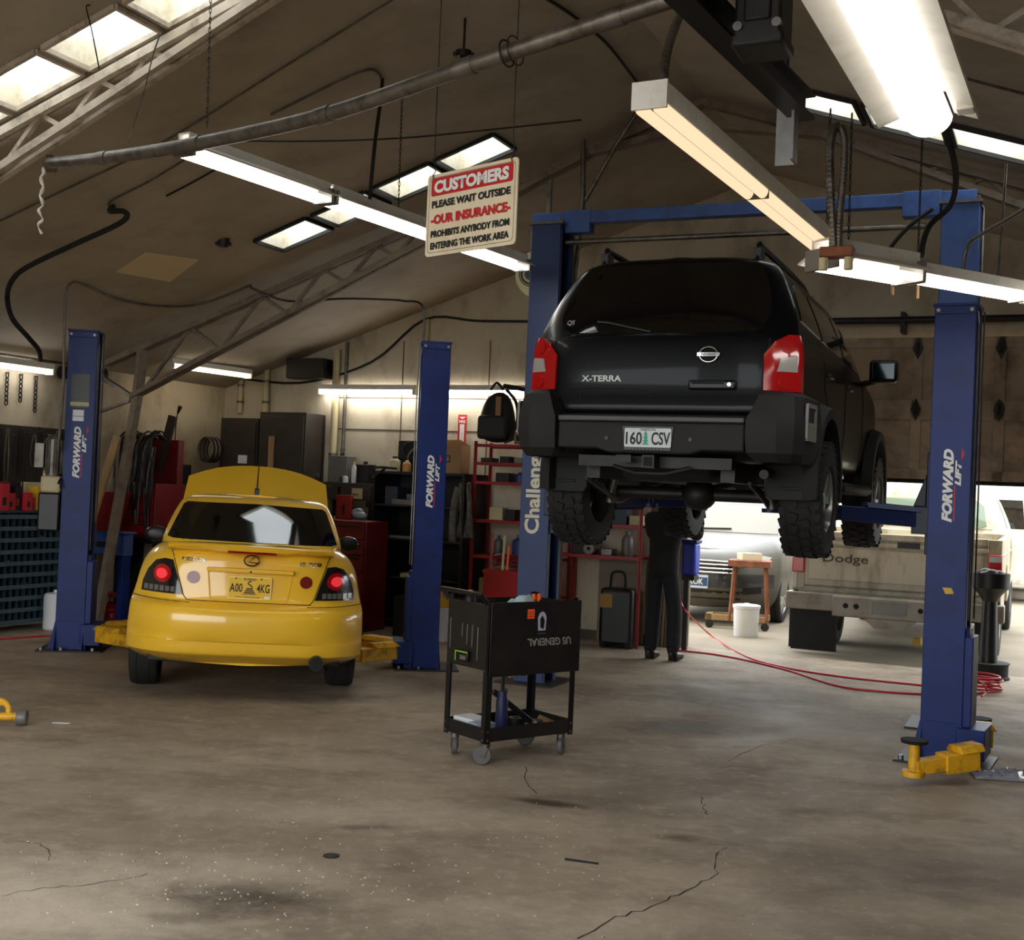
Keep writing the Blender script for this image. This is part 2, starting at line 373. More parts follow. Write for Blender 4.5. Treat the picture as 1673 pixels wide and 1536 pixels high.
def crack(pts, wd, jag):
    q = []
    for (x0, y0), (x1, y1) in zip(pts, pts[1:]):
        for i in range(5): q.append((x0 + (x1 - x0) * i / 5 + rnd.uniform(-jag, jag), y0 + (y1 - y0) * i / 5 + rnd.uniform(-jag, jag) * 0.6))
    w3 = [FLOOR_INV @ on_floor(*p) for p in q]; vs = []; mb = MB()
    for i, p in enumerate(w3):
        t = (w3[min(i + 1, len(w3) - 1)] - w3[max(i - 1, 0)]).normalized(); n = Vector((-t.y, t.x, 0)); k = wd * rnd.uniform(0.35, 1.3)
        vs += [p + n * k + Vector((0, 0, 0.0012)), p - n * k + Vector((0, 0, 0.0012))]
    mb.add(vs, [(2 * i, 2 * i + 1, 2 * i + 3, 2 * i + 2) for i in range(len(w3) - 1)]); mb.build('floor_crack', crack_m, FLOOR)
crack([(945, 1536), (1010, 1500), (1075, 1478), (1135, 1450), (1172, 1430), (1165, 1405), (1190, 1380)], 0.0035, 5)
crack([(1145, 1300), (1150, 1320), (1160, 1335)], 0.003, 4); crack([(1190, 1245), (1250, 1220), (1320, 1205)], 0.003, 5)
crack([(0, 1465), (60, 1452), (115, 1448), (190, 1440), (250, 1425)], 0.002, 3); crack([(0, 1375), (60, 1377), (80, 1390), (82, 1410)], 0.002, 3)
crack([(860, 1255), (856, 1275), (880, 1300)], 0.003, 3)

wall_m = mat('grimy_cream_wall', (196, 184, 160), 0.75, vary=0.08, scale=1.5, dirt=(120, 104, 82), dirt_amt=0.55, dirt_scale=2.2, stretch=(1, 1, 0.6))
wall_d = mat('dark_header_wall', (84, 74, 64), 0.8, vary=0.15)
def wall_poly(p0, p1, z0=0.0):
    pts = [(p0, z0), (p1, z0), (p1, roof(p1))]
    if p0 < RIDGE < p1: pts.append((RIDGE, roof(RIDGE)))
    return pts + [(p0, roof(p0))]
DP0, DP1, DZ = 5.14, 9.75, 3.21
mb = MB()
mb.prism(wall_poly(P0 - 0.12, DP0), (0, Q1, 0), (1, 0, 0), (0, 0, 1), (0, 0.14, 0)); mb.prism(wall_poly(DP1, P1 + 0.12), (0, Q1, 0), (1, 0, 0), (0, 0, 1), (0, 0.14, 0))
shell('wall_back', mb, wall_m)
mb = MB(); mb.prism(wall_poly(DP0, DP1, DZ), (0, Q1, 0), (1, 0, 0), (0, 0, 1), (0, 0.14, 0)); shell('wall_header', mb, wall_m)
mb = MB(); mb.b2((P0 - 0.12, Q0, 0), (P0, Q1, roof(P0))); shell('wall_left', mb, wall_m)
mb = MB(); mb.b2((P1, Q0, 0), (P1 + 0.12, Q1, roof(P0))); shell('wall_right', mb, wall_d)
mb = MB()
FD = ((1.4, 8.2),); FZ = 4.0           # the open bay door behind the camera, to its left
for a, b in ((P0 - 0.12, FD[0][0]), (FD[0][1], P1 + 0.12)): mb.prism(wall_poly(a, b), (0, Q0, 0), (1, 0, 0), (0, 0, 1), (0, -0.14, 0))
for a, b in FD: mb.prism(wall_poly(a, b, FZ), (0, Q0, 0), (1, 0, 0), (0, 0, 1), (0, -0.14, 0))
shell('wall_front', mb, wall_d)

# roof underside with the skylight openings
ceil_m = mat('brown_painted_ceiling', (170, 160, 144), 0.75, vary=0.1, scale=1.2, dirt=(132, 120, 104), dirt_amt=0.5, dirt_scale=1.6)
SKY = [(a, a + 0.54, -4.63, -4.24) for a in (2.01, 2.60, 3.19, 3.79, 4.38)] + [(a, a + 0.53, -1.02, -0.57) for a in (2.11, 2.70, 3.31, 3.90)] + [(a, a + 0.55, -0.95, -0.40) for a in (6.74, 7.35, 7.96, 8.57, 9.18)]
mb = MB()
ps = sorted({P0 - 0.12, RIDGE, P1 + 0.12} | {s[0] for s in SKY} | {s[1] for s in SKY}); qs = sorted({Q0 - 0.2, Q1 + 0.2} | {s[2] for s in SKY} | {s[3] for s in SKY})
for a, b in zip(ps, ps[1:]):
    for c, d in zip(qs, qs[1:]):
        m_, n_ = (a + b) / 2, (c + d) / 2
        if any(s[0] < m_ < s[1] and s[2] < n_ < s[3] for s in SKY): continue
        mb.add([(a, c, roof(a)), (b, c, roof(b)), (b, d, roof(b)), (a, d, roof(a))], [(0, 1, 2, 3)])
CEIL = shell('ceiling', mb, ceil_m)
well_m = mat('stained_skylight_well', (226, 218, 200), 0.8, vary=0.08, dirt=(176, 150, 116), dirt_amt=0.5, dirt_scale=9)
gm = bpy.data.materials.new('milky_skylight_sheet'); gm.use_nodes = True; nt = gm.node_tree; nt.nodes.clear()
mxs, tr, tl, ou = (nt.nodes.new(n) for n in ('ShaderNodeMixShader', 'ShaderNodeBsdfTransparent', 'ShaderNodeBsdfTranslucent', 'ShaderNodeOutputMaterial'))
tr.inputs[0].default_value = (0.92, 0.95, 0.94, 1); tl.inputs[0].default_value = (0.8, 0.82, 0.8, 1); mxs.inputs[0].default_value = 0.2
nt.links.new(tr.outputs[0], mxs.inputs[1]); nt.links.new(tl.outputs[0], mxs.inputs[2]); nt.links.new(mxs.outputs[0], ou.inputs[0])
for i, (a, b, c, d) in enumerate(SKY):
    H = 0.17; r0 = lambda p: roof(p) - 0.02
    mb = MB()
    for (pa, qa), (pb, qb) in (((a, c), (b, c)), ((b, c), (b, d)), ((b, d), (a, d)), ((a, d), (a, c))):
        mb.add([(pa, qa, r0(pa)), (pb, qb, r0(pb)), (pb, qb, roof(pb) + H), (pa, qa, roof(pa) + H)], [(0, 1, 2, 3)])
    o = shell('window_%d' % (i + 1), mb, well_m)
    mb = MB()
    for k in range(4):
        q = c + (d - c) * (k + 0.5) / 4; mb.add([(a, q - (d - c) / 8, roof(a) + H), (b, q - (d - c) / 8, roof(b) + H), (b, q, roof(b) + H + 0.015), (a, q, roof(a) + H + 0.015), (b, q + (d - c) / 8, roof(b) + H), (a, q + (d - c) / 8, roof(a) + H)], [(0, 1, 2, 3), (3, 2, 4, 5)])
    mb.build('skylight_sheet', gm, o)
    mb = MB()
    for (pa, qa), (pb, qb) in (((a, c), (b, c)), ((b, c), (b, d)), ((b, d), (a, d)), ((a, d), (a, c))): mb.bar((pa, qa, r0(pa)), (pb, qb, r0(pb)), 0.03, 0.03)
    mb.build('window_frame', M_['truss'] if i < 5 else M_['dark_steel'], o)

# sectional overhead door stuck part way up, and its jamb
door_m = mat('weathered_door_panels', (186, 164, 138), 0.75, vary=0.2, scale=2, dirt=(92, 76, 60), dirt_amt=0.6, dirt_scale=3)
mb = MB()
for z0, z1 in ((1.87, 2.553), (2.547, 3.26)):
    mb.b2((DP0 - 0.05, Q1 - 0.09, z0), (DP1 + 0.05, Q1 - 0.06, z1))
    for z in (z0 + 0.05, z1 - 0.05): mb.b2((DP0 - 0.05, Q1 - 0.12, z - 0.05), (DP1 + 0.05, Q1 - 0.09, z + 0.05))
    for k in range(7): x = DP0 + 0.03 + k * (DP1 - DP0 - 0.06) / 6; mb.b2((x - 0.05, Q1 - 0.12, z0), (x + 0.05, Q1 - 0.09, z1))
door = shell('door_1', mb, door_m, bevel=0.004)
for k in range(7):
    x = DP0 + 0.03 + k * (DP1 - DP0 - 0.06) / 6
    for z in (2.55, 3.15):
        mb = MB(); mb.prism([(-0.05, 0), (0, -0.11), (0.05, 0), (0, 0.11)], (x, Q1 - 0.14, z), (1, 0, 0), (0, 0, 1), (0, 0.02, 0)); mb.cyl((x, Q1 - 0.15, z - 0.05), (x, Q1 - 0.15, z + 0.05), 0.012); mb.build('door_hinge', M_['dark_steel'], door)
mb = MB(); mb.b2((DP0 - 0.05, Q1 - 0.1, 1.83), (DP1 + 0.05, Q1 - 0.07, 1.88)); mb.build('bottom_seal', M_['black_matte'], door)
mb = MB(); mb.cyl((8.62, Q1 - 0.11, 1.85), (8.62, Q1 - 0.11, 1.80), 0.02); mb.build('pull_handle', M_['black'], door)
mb = MB(); mb.cyl((DP0, Q1 - 0.2, 3.42), (DP1, Q1 - 0.2, 3.42), 0.02); mb.cyl((6.3, Q1 - 0.2, 3.42), (8.6, Q1 - 0.2, 3.42), 0.035, n=12)
for x in (DP0 + 0.1, 7.3, DP1 - 0.1): mb.b2((x - 0.02, Q1 - 0.22, 3.3), (x + 0.02, Q1, 3.5))
mb.build('spring_shaft', M_['dark_steel'], door)
jm = mat('pale_jamb_timber', (150, 134, 110), 0.75, vary=0.2)
mb = MB(); mb.b2((DP0 - 0.02, Q1 - 0.03, 0), (DP0 + 0.03, Q1 + 0.17, DZ)); shell('trim_1', mb, jm)
mb = MB(); mb.b2((DP1 - 0.03, Q1 - 0.03, 0), (DP1 + 0.02, Q1 + 0.17, DZ)); shell('trim_2', mb, jm)
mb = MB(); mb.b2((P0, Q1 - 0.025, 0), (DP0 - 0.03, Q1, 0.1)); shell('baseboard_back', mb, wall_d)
mb = MB()
for z in (2.24, 2.62): mb.b2((0.75, Q1 - 0.006, z), (4.9, Q1, z + 0.012))
for x in (1.62, 2.75, 3.9): mb.b2((x, Q1 - 0.006, 1.4), (x + 0.012, Q1, 3.3))
shell('trim_3', mb, wall_d)

# the yard outside
yard_m = mat('pale_yard_concrete', (138, 127, 108), 0.85, vary=0.12, scale=0.8, dirt=(96, 85, 68), dirt_amt=0.5, dirt_scale=0.7)
mb = MB(); mb.b2((-40, Q1 + 0.14, -0.22), (60, 60, -0.02)); mb.b2((-40, -45, -0.22), (60, Q0 - 0.3, -0.02)); shell('ground_outside', mb, yard_m)
hedge_m = mat('mottled_hedge_leaves', (72, 100, 44), 0.7, vary=0.35, scale=3)  # plain mottled leaf green
mb = MB(); mb.b2((-10, 22.2, -0.02), (40, 22.9, 2.6)); hb = mb.build('hedge', mat('hedge_inside', (40, 58, 28), 0.9))
hb.location = BO; hb.rotation_euler = SHELL_ROT; tag(hb, 'leafy green hedge along the far side of the yard', 'hedge', kind='stuff')
mb = MB()
for i in range(2600):
    c = Vector((rnd.uniform(4, 30), rnd.uniform(21.8, 22.3), rnd.uniform(0, 3.2))); a = Vector((rnd.uniform(-1, 1), rnd.uniform(-1, 1), rnd.uniform(-1, 1))).normalized() * 0.1; b = a.orthogonal() * 0.6
    mb.add([c - a, c + b, c + a, c - b], [(0, 1, 2, 3)])
mb.build('leaves', hedge_m, hb, keep=True)

# ---------------------------------------------------------------- steel trusses on slanted legs
def truss(q, label, group='roof trusses'):
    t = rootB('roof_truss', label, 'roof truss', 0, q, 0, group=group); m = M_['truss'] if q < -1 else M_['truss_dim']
    top = lambda p: 2.90 + 0.345 * p; bot = lambda p: 2.44 + 0.437 * p if p < 4.9 else 4.58 + 0.16 * (p - 4.9)
    for s in (1, -1):
        if s < 0 and q < -1: bot = lambda p: 2.24 + 0.437 * p if p < 4.9 else 4.38 + 0.2 * (p - 4.9)
        X = lambda p: p if s > 0 else 2 * RIDGE - p
        mb = MB()
        for dq in (-0.035, 0.035): mb.bar((X(-0.45), dq, top(-0.45)), (X(RIDGE), dq, top(RIDGE)), 0.045, 0.055)
        mb.build('top_chord', m, t)
        mb = MB()
        for dq in (-0.04, 0.04): mb.bar((X(-0.08), dq, bot(-0.08)), (X(4.9), dq, bot(4.9)), 0.045, 0.05); mb.bar((X(4.9), dq, bot(4.9)), (X(RIDGE), dq, bot(RIDGE)), 0.045, 0.05)
        mb.build('bottom_chord', m, t)
        p = 0.05; k = 0
        while p < 4.6:
            d = (top(p) - bot(p)) * 1.15 + 0.05
            a, b = ((p, bot(p)), (p + d, top(p + d))) if k % 2 == 0 else ((p, top(p)), (p + d * 0.75, bot(p + d * 0.75)))
            mb = MB(); mb.bar((X(a[0]), 0, a[1]), (X(b[0]), 0, b[1]), 0.035, 0.03); mb.build('web_brace', m, t); p = b[0]; k += 1
        mb = MB(); mb.bar((X(0.02), -0.03, top(0.02)), (X(-0.02), -0.03, bot(-0.05)), 0.05, 0.06, (0, 1, 0)); mb.bar((X(-0.02), 0, bot(-0.05)), (X(-0.42), 0, 0), 0.07, 0.09, (0, 1, 0)); mb.bar((X(0.02), 0.03, top(0.02)), (X(-0.02), 0.03, bot(-0.05)), 0.05, 0.06, (0, 1, 0)); mb.build('leg', m, t)
        mb = MB(); mb.bar((X(-0.1), 0, 2.4), (X(-0.75), 0, 2.72), 0.05, 0.05); mb.build('knee_brace', M_['galv'], t)
        mb = MB(); mb.bar((X(-0.12), 0, 2.36), (X(-0.9), 0, 2.12), 0.03, 0.03); mb.build('knee_brace', M_['galv'], t)
    return t
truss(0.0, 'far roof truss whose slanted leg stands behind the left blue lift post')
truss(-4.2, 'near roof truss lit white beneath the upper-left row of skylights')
# ---------------------------------------------------------------- lamps
def lamp(name, label, a, b, kind, group='ceiling lamps', tube=TUBE):
    """a, b: building-frame ends (p, q, z); local x runs from a to b"""
    A, Bb = B(*a), B(*b); d = Bb - A; Ln = d.length
    t = root(name, label, 'ceiling lamp', (A + Bb) / 2, 0, group); t.rotation_euler = (0, -math.asin(d.z / Ln), math.atan2(d.y, d.x)); h = Ln / 2
    wf = M_['white_fix']
    if kind == 'strip':                    # open reflector with two tubes
        mb = MB(); mb.prism([(-0.11, -0.035), (-0.035, 0.0), (-0.035, 0.05), (0.035, 0.05), (0.035, 0.0), (0.11, -0.035), (0.115, -0.028), (0.045, 0.01), (0.045, 0.06), (-0.045, 0.06), (-0.045, 0.01), (-0.115, -0.028)], (-h, 0, 0.02), (0, 1, 0), (0, 0, 1), (2 * h, 0, 0)); mb.build('reflector', wf, t)
        for y in (-0.045, 0.045): mb = MB(); mb.cyl((-h + 0.02, y, -0.03), (h - 0.02, y, -0.03), 0.018, n=10); mb.build('tube', tube, t)
        for x in (-h + 0.01, h - 0.01): mb = MB(); mb.b2((x - 0.012, -0.075, -0.05), (x + 0.012, 0.075, 0.04)); mb.build('socket', M_['grey'], t)
    elif kind == 'twin':                   # slim box with two ribbed glowing covers
        mb = MB(); mb.b2((-h, -0.062, 0.0), (h, 0.062, 0.075)); mb.build('housing', wf, t, bevel=0.004)
        for y in (-0.033, 0.033):
            for x0, x1 in ((-h + 0.01, -0.004), (0.004, h - 0.01)):
                mb = MB(); mb.prism([(0.026 * math.cos(math.pi * i / 8), -0.036 * math.sin(math.pi * i / 8)) for i in range(9)], (x0, y, -0.002), (0, 1, 0), (0, 0, 1), (x1 - x0, 0, 0)); mb.build('tube', tube, t)
        mb = MB(); mb.b2((-h + 0.01, -0.0065, -0.012), (h - 0.01, 0.0065, 0.0)); mb.b2((-0.005, -0.06, -0.038), (0.005, 0.06, 0)); mb.build('gap_shade', M_['brown'], t)  # dark strips laid in the bright gaps to read as shade
        for x in (-h, h): mb = MB(); mb.b2((x - 0.006, -0.066, -0.04 if x > 0 else -0.02), (x + 0.006, 0.066, 0.078)); mb.build('end_cap', M_['white_fix'], t); 
    elif kind == 'wrap':                   # wide glowing wraparound lens between white wings
        mb = MB(); mb.prism([(0.085 * math.cos(math.pi * i / 14), -0.085 * math.sin(math.pi * i / 14) * 0.8) for i in range(15)], (-h, 0, -0.01), (0, 1, 0), (0, 0, 1), (2 * h, 0, 0)); mb.build('lens', tube, t)
        mb = MB(); mb.prism([(-0.17, -0.03), (-0.09, 0.0), (-0.06, 0.08), (0.06, 0.08), (0.09, 0.0), (0.17, -0.03), (0.175, -0.02), (0.1, 0.015), (0.07, 0.095), (-0.07, 0.095), (-0.1, 0.015), (-0.175, -0.02)], (-h, 0, 0), (0, 1, 0), (0, 0, 1), (2 * h, 0, 0)); mb.build('reflector', wf, t)
        for x in (-h * 0.1, h * 0.9):
            mb = MB(); mb.box((x, -0.14, -0.01), (0.07, 0.06, 0.05)); mb.build('bracket', wf, t, bevel=0.005)
    elif kind == 'bare':                   # small housing with one or two bare tubes
        mb = MB(); mb.b2((-h, -0.05, 0.0), (h, 0.05, 0.06)); mb.build('housing', wf, t, bevel=0.004)
        for y in (-0.03, 0.03): mb = MB(); mb.cyl((-h + 0.03, y, -0.03), (h - 0.03, y, -0.03), 0.018, n=10); mb.build('tube', tube, t)
        for x in (-h + 0.015, h - 0.015): mb = MB(); mb.b2((x - 0.012, -0.055, -0.055), (x + 0.012, 0.055, 0.01)); mb.build('socket', wf, t)
    return t
def lp(a, b, f): return tuple(a[i] + (b[i] - a[i]) * f for i in range(3))
La, Lb = (4.30, -4.69, 3.4), (4.77, -1.06, 3.4)
for i, s in enumerate(('nearest fluorescent lamp of the row above the yellow car', 'middle fluorescent lamp of the row running behind the hanging sign', 'farthest fluorescent lamp of the row, ending beside the white hose reel')):
    lamp('fluorescent_lamp', s, lp(La, Lb, i / 3 + 0.004), lp(La, Lb, (i + 1) / 3 - 0.004), 'strip', tube=TUBE_COOL)
lamp('fluorescent_lamp', 'slim white lamp with warm yellow tubes sloping above the dark SUV', (7.385, -5.95, 2.97), (7.55, -3.36, 2.97), 'twin', tube=TUBE_WARM)
lamp('fluorescent_lamp', 'big glowing wraparound lamp at the top right of the photo', (8.18, -7.7, 3.0), (8.265, -5.45, 3.0), 'wrap', tube=lamp_mat('wrap_lens_glow', (1.0, 0.95, 0.86), 2.2))
lamp('fluorescent_lamp', 'dusty reflector lamp end under two flexible conduits right of the SUV roof', (7.60, -3.75, 2.84), (7.98, -3.25, 2.84), 'strip', tube=TUBE_COOL).scale = (1, 1.5, 1.2)
lamp('fluorescent_lamp', 'bare tube lamp crossing in front of the tall right lift post', (8.0, -3.22, 2.84), (8.5, -2.52, 2.84), 'bare', tube=TUBE_COOL)
lamp('fluorescent_lamp', 'lamp with pinkish white tubes at the right edge over the garage door', (8.52, -2.48, 2.83), (9.6, -2.96, 2.86), 'bare', tube=TUBE_COOL)
WZ = 2.71
lamp('wall_lamp', 'left half of the long white tube lamp on the back wall', (0.55, Q1 - 0.12, WZ), (1.88, Q1 - 0.12, WZ), 'bare', 'wall lamps', TUBE_WALL)
lamp('wall_lamp', 'right half of the long back wall tube lamp, above the backpack', (1.94, Q1 - 0.12, WZ), (3.3, Q1 - 0.12, WZ), 'bare', 'wall lamps', TUBE_WALL)
lamp('fluorescent_lamp', 'short white tube lamp at the left edge above the hanging chains', (-0.78, -1.6, 2.63), (-0.74, -0.48, 2.63), 'bare', tube=TUBE_COOL)
lamp('fluorescent_lamp', 'warm tube lamp in the back left corner near the cream wall', (-0.42, 0.95, 2.86), (-0.3, 2.28, 2.87), 'bare', tube=lamp_mat('corner_tube', (1.0, 0.84, 0.58), 3.5))

# ---------------------------------------------------------------- pipes, rails, cables, chains
def on_roof(px, py, drop=0.03):
    v = CAM_M.to_3x3() @ Vector(((px - 836.5) / F_PX, -(py - 768) / F_PX, -1)); o = Vector((0, 0, CAM_Z)); best = None
    for s in (1, -1):
        n = Vector((0, 0, 1)) - BU * (0.333 * s); P = B(RIDGE, 0, roof(RIDGE) - drop); t = (P - o).dot(n) / v.dot(n)
        if t > 0 and (best is None or t < best): best = t
    return o + v * best
def ur(px, py, k=0.97): o = Vector((0, 0, CAM_Z)); return o + (on_roof(px, py) - o) * k     # hanging a little under the roof
def line(name, label, cat, pts, r, m, n=6, smooth=5, group=None):
    mb = MB(); mb.tube(pts, r, n, smooth=smooth); return tag(mb.build(name, m), label, cat, group)
PZ = 3.55
t = root('exhaust_pipe', 'long grey galvanised pipe slung across under the trusses', 'pipe', B(4.5, -4.3, PZ))
mb = MB(); O = B(4.5, -4.3, PZ); pp = [at(78, 267, 7.75) - O, at(170, 258, 7.2) - O, at(320, 235, 6.5) - O, at(530, 188, 5.75) - O, at(760, 110, 5.15) - O, at(1000, 30, 4.75) - O, at(1120, -10, 4.6) - O, at(1250, -60, 4.45) - O]
mb.tube(pp, 0.036, 14, smooth=8); mb.build('pipe', M_['galv'], t)
for i in (1, 2, 3, 4, 5):
    d = (pp[i + 1] - pp[i]).normalized(); mb = MB(); mb.cyl(pp[i] - d * 0.05, pp[i] + d * 0.05, 0.041, n=14); mb.build('coupling', M_['galv'], t)
mb = MB(); mb.torus(pp[4] + (pp[5] - pp[4]) * 0.3, 0.055, 0.004, (pp[5] - pp[4])); mb.torus(pp[4] + (pp[5] - pp[4]) * 0.36, 0.06, 0.003, (pp[5] - pp[4])); mb.build('wire_loop', M_['wire'], t)
t = root('tie_rope', 'frayed pale rope end dangling from the left end of the grey pipe', 'rope', at(78, 267, 7.75))
mb = MB()
for k in range(4): mb.torus((0.012 * k, 0, 0.0), 0.046, 0.012, (1, 0.2, 0.1 * k), 14, 6)
mb.build('knot', M_['galv'], t)
mb = MB(); mb.tube([(-0.03 + 0.012 * math.sin(k * 1.9), 0.01 * math.cos(k * 2.3), -0.03 - 0.03 * k) for k in range(15)], lambda f: 0.012 - 0.006 * f + 0.003 * math.sin(f * 40), 6, smooth=4); mb.build('tail', M_['white_fix'], t)

t = root('overhead_rail', 'black steel rail hanging at the top centre with a gearbox', 'hoist rail', B(7.5, -5.4, 3.3)); O = B(7.5, -5.4, 3.3); a, b = B(7.36, -7.2, 3.32) - O, B(7.66, -4.62, 3.28) - O
mb = MB(); mb.bar(a, b, 0.1, 0.012); mb.bar(a + Vector((0, 0, 0.1)), b + Vector((0, 0, 0.1)), 0.1, 0.012); mb.bar(a + Vector((0, 0, 0.05)), b + Vector((0, 0, 0.05)), 0.012, 0.1); mb.build('beam', M_['black'], t)
c = B(7.70, -5.62, 3.37) - O; rm = Matrix.Rotation(R(ANG), 3, 'Z')
mb = MB(); mb.box(c, (0.17, 0.2, 0.24), rm); mb.box(c + Vector((0, 0, -0.12)), (0.19, 0.2, 0.05), rm); mb.box(c + Vector((0, 0, 0.16)), (0.14, 0.16, 0.1), rm); mb.build('gearbox', M_['dark_steel'], t, bevel=0.012)
mb = MB()
for sx in (-0.07, 0.07): e = c + rm @ Vector((sx, -0.11, -0.075)); mb.cyl(e, e + rm @ Vector((0, 0.03, 0)), 0.018, n=8)
mb.build('bolt', M_['steel'], t)
mb = MB(); mb.box(c + Vector((0, 0, 0.02)), (0.1, 0.22, 0.16), rm); mb.build('cover', M_['dark_steel'], t, bevel=0.01)
for k in (0.15, 0.9):
    mb = MB(); e = a + (b - a) * k; mb.cyl(e + Vector((0, 0, 0.1)), e + Vector((0, 0, 1.5)), 0.012, n=8); mb.build('hanger_rod', M_['dark_steel'], t)
mb = MB(); e = b + Vector((-0.06, -0.1, -0.09)); mb.box(e, (0.012, 0.1, 0.25), rm); mb.box(e + rm @ Vector((-0.045, 0.05, 0)), (0.09, 0.012, 0.25), rm); mb.build('bracket', M_['steel'], t)

wr = M_['wire']; cond = M_['galv']
line('ceiling_conduit', 'long thin conduit running down the left ceiling behind the grey pipe', 'conduit', [on_roof(640, 0), on_roof(450, 118), on_roof(268, 231), on_roof(110, 308), on_roof(0, 361)], 0.009, cond)
line('ceiling_conduit', 'bowed conduit on the ceiling above the middle of the grey pipe', 'conduit', [on_roof(624, 134), on_roof(618, 120), on_roof(600, 114), on_roof(550, 134), on_roof(443, 187)], 0.011, cond)
line('lamp_cable', 'thick dark cable dropping to the joint of the lamp row', 'cable', [on_roof(625, 130), at(621, 170, 8.3), at(612, 240, 8.0), at(604, 325, 7.95)], 0.013, wr)
line('strung_wire', 'thin horizontal cord strung below the roof across the photo centre', 'cord', [at(300, 228, 8.2), at(480, 231, 8.3), at(650, 226, 8.4), at(800, 212, 8.5), at(950, 196, 8.6)], 0.006, wr)
for s, x0, y0, d0, x1, y1, d1 in (('chain holding the near end of the lamp row above the grey pipe', 346, -60, 7.0, 338, 208, 7.0), ('chain holding the lamp row left of the hanging sign', 657, 155, 8.3, 651, 338, 8.3), ('chain left of the two flexible conduits over the SUV', 1357, 178, 6.6, 1350, 400, 6.6), ('chain right of the two flexible conduits over the SUV', 1392, 185, 6.7, 1386, 405, 6.7), ('fine chain reaching the bare tube lamp by the tall right post', 1507, 215, 7.0, 1499, 440, 7.0)):
    a, b = at(x0, y0, d0), at(x1, y1, d1); mb = MB(); n = int((b - a).length / 0.028)
    for k in range(n):
        c = a + (b - a) * ((k + 0.5) / n); x = Vector((1, 0.3, 0)).normalized() if k % 2 else Vector((-0.3, 1, 0)).normalized(); u = (b - a).normalized()
        mb.tube([c + x * (0.006 * math.cos(j * math.pi / 3)) + u * (0.02 * math.sin(j * math.pi / 3)) for j in range(6)], 0.0028, 4, True)
    tag(mb.build('hanging_chain', wr), s, 'chain', 'lamp chains')
line('hook_wire', 'thin wire with a small hook hanging beside the upper-left skylights', 'wire', [at(141, -20, 6.9), at(142, 5, 6.9), at(147, 9, 6.9), at(141, 12, 6.9), at(150, 50, 6.9), at(162, 112, 6.9)], 0.004, wr)
line('pull_wire', 'pale drooping wire between the upper-left truss and the grey pipe', 'wire', [at(262, 55, 6.9), at(250, 90, 7.0), at(235, 150, 7.5), at(210, 232, 7.5)], 0.004, cond)
line('hanger_pipe', 'vertical galvanised pipe hanging down beside the dark blue lift post', 'pipe', [at(952, 182, 10.6), at(953, 320, 10.6), at(947, 380, 10.5), at(936, 470, 10.4)], 0.022, cond, 10, 3)
line('brace_pipe', 'slanting galvanised pipe meeting the vertical pipe left of the SUV', 'pipe', [at(1056, 160, 10.2), at(1005, 240, 10.4), at(956, 328, 10.6)], 0.02, cond, 10, 0)
def flex(label, pts, r, m=M_['galv']):
    P = curve(pts, 10); mb = MB(); mb.tube(P, r * 0.85, 8); 
    for i in range(0, len(P) - 1, 1):
        d = P[i + 1] - P[i]; k = max(1, int(d.length / (r * 0.9)))
        for j in range(k): mb.cyl(P[i] + d * (j / k), P[i] + d * ((j + 0.5) / k), r, n=8)
    return tag(mb.build('flexible_conduit', m), label, 'conduit', 'flexible conduits')
flex('ribbed conduit rising from the near end of the warm yellow lamp', [at(1083, 150, 5.15), at(1087, 100, 5.2), at(1097, 60, 5.3), at(1112, 20, 5.5), at(1130, -30, 5.7)], 0.021)
flex('left ribbed conduit looping above the dusty reflector lamp', [at(1362, 402, 6.05), at(1358, 330, 6.05), at(1356, 250, 6.05), at(1362, 212, 6.05), at(1372, 206, 6.05)], 0.022)
flex('right ribbed conduit looping above the dusty reflector lamp', [at(1372, 206, 6.05), at(1380, 230, 6.05), at(1378, 290, 6.05), at(1372, 350, 6.05), at(1370, 404, 6.05)], 0.02)
t = root('junction_box', 'rusty junction plate under the flexible conduits beside the warm lamp end', 'junction box', at(1368, 413, 5.98), ANG)
mb = MB(); mb.box((0, 0, 0), (0.16, 0.09, 0.05)); mb.build('box', M_['rust'], t, bevel=0.006)
for x in (-0.06, 0.06): mb = MB(); mb.cyl((x, -0.03, -0.03), (x, -0.03, -0.09), 0.022, n=10); mb.build('socket', M_['cream'], t)
line('power_cable', 'thick black cable sagging from the top right to the tall blue post', 'cable', [at(1497, -30, 6.0), at(1508, 60, 6.2), at(1520, 120, 6.7), at(1533, 180, 6.8), at(1553, 240, 6.9), at(1562, 290, 7.2), at(1553, 335, 7.5), at(1522, 365, 7.5), at(1510, 390, 7.4), at(1505, 418, 7.3)], 0.018, M_['black_matte'], 8)
line('heavy_cable', 'heavy black cable dropping at the top right beside the big lamp', 'cable', [at(1502, -40, 5.6), at(1505, 40, 5.8), at(1507, 100, 6.0), at(1514, 135, 6.2)], 0.024, M_['black_matte'], 8)
line('ceiling_conduit', 'thin bent conduit on the dark right ceiling', 'conduit', [on_roof(1530, 160), on_roof(1532, 130), on_roof(1548, 121), on_roof(1610, 137), on_roof(1700, 160)], 0.01, cond)
for s_, x_, y0, y1 in (('left', 1459, 448, 482), ('right', 1500, 452, 488)): line('spring_cord', '%s of two short beaded cords dangling under the dusty reflector lamp' % s_, 'cord', [at(x_, y0, 6.75), at(x_ - 1, y1, 6.75)], 0.008, M_['card'], 6, 0, 'beaded lamp cords')
line('drop_cable', 'grey cable sweeping from the right edge to the tall blue post', 'cable', [at(1700, 325, 6.9), at(1640, 362, 7.2), at(1592, 390, 7.5), at(1578, 410, 7.6), at(1572, 450, 7.6)], 0.012, cond, 8)
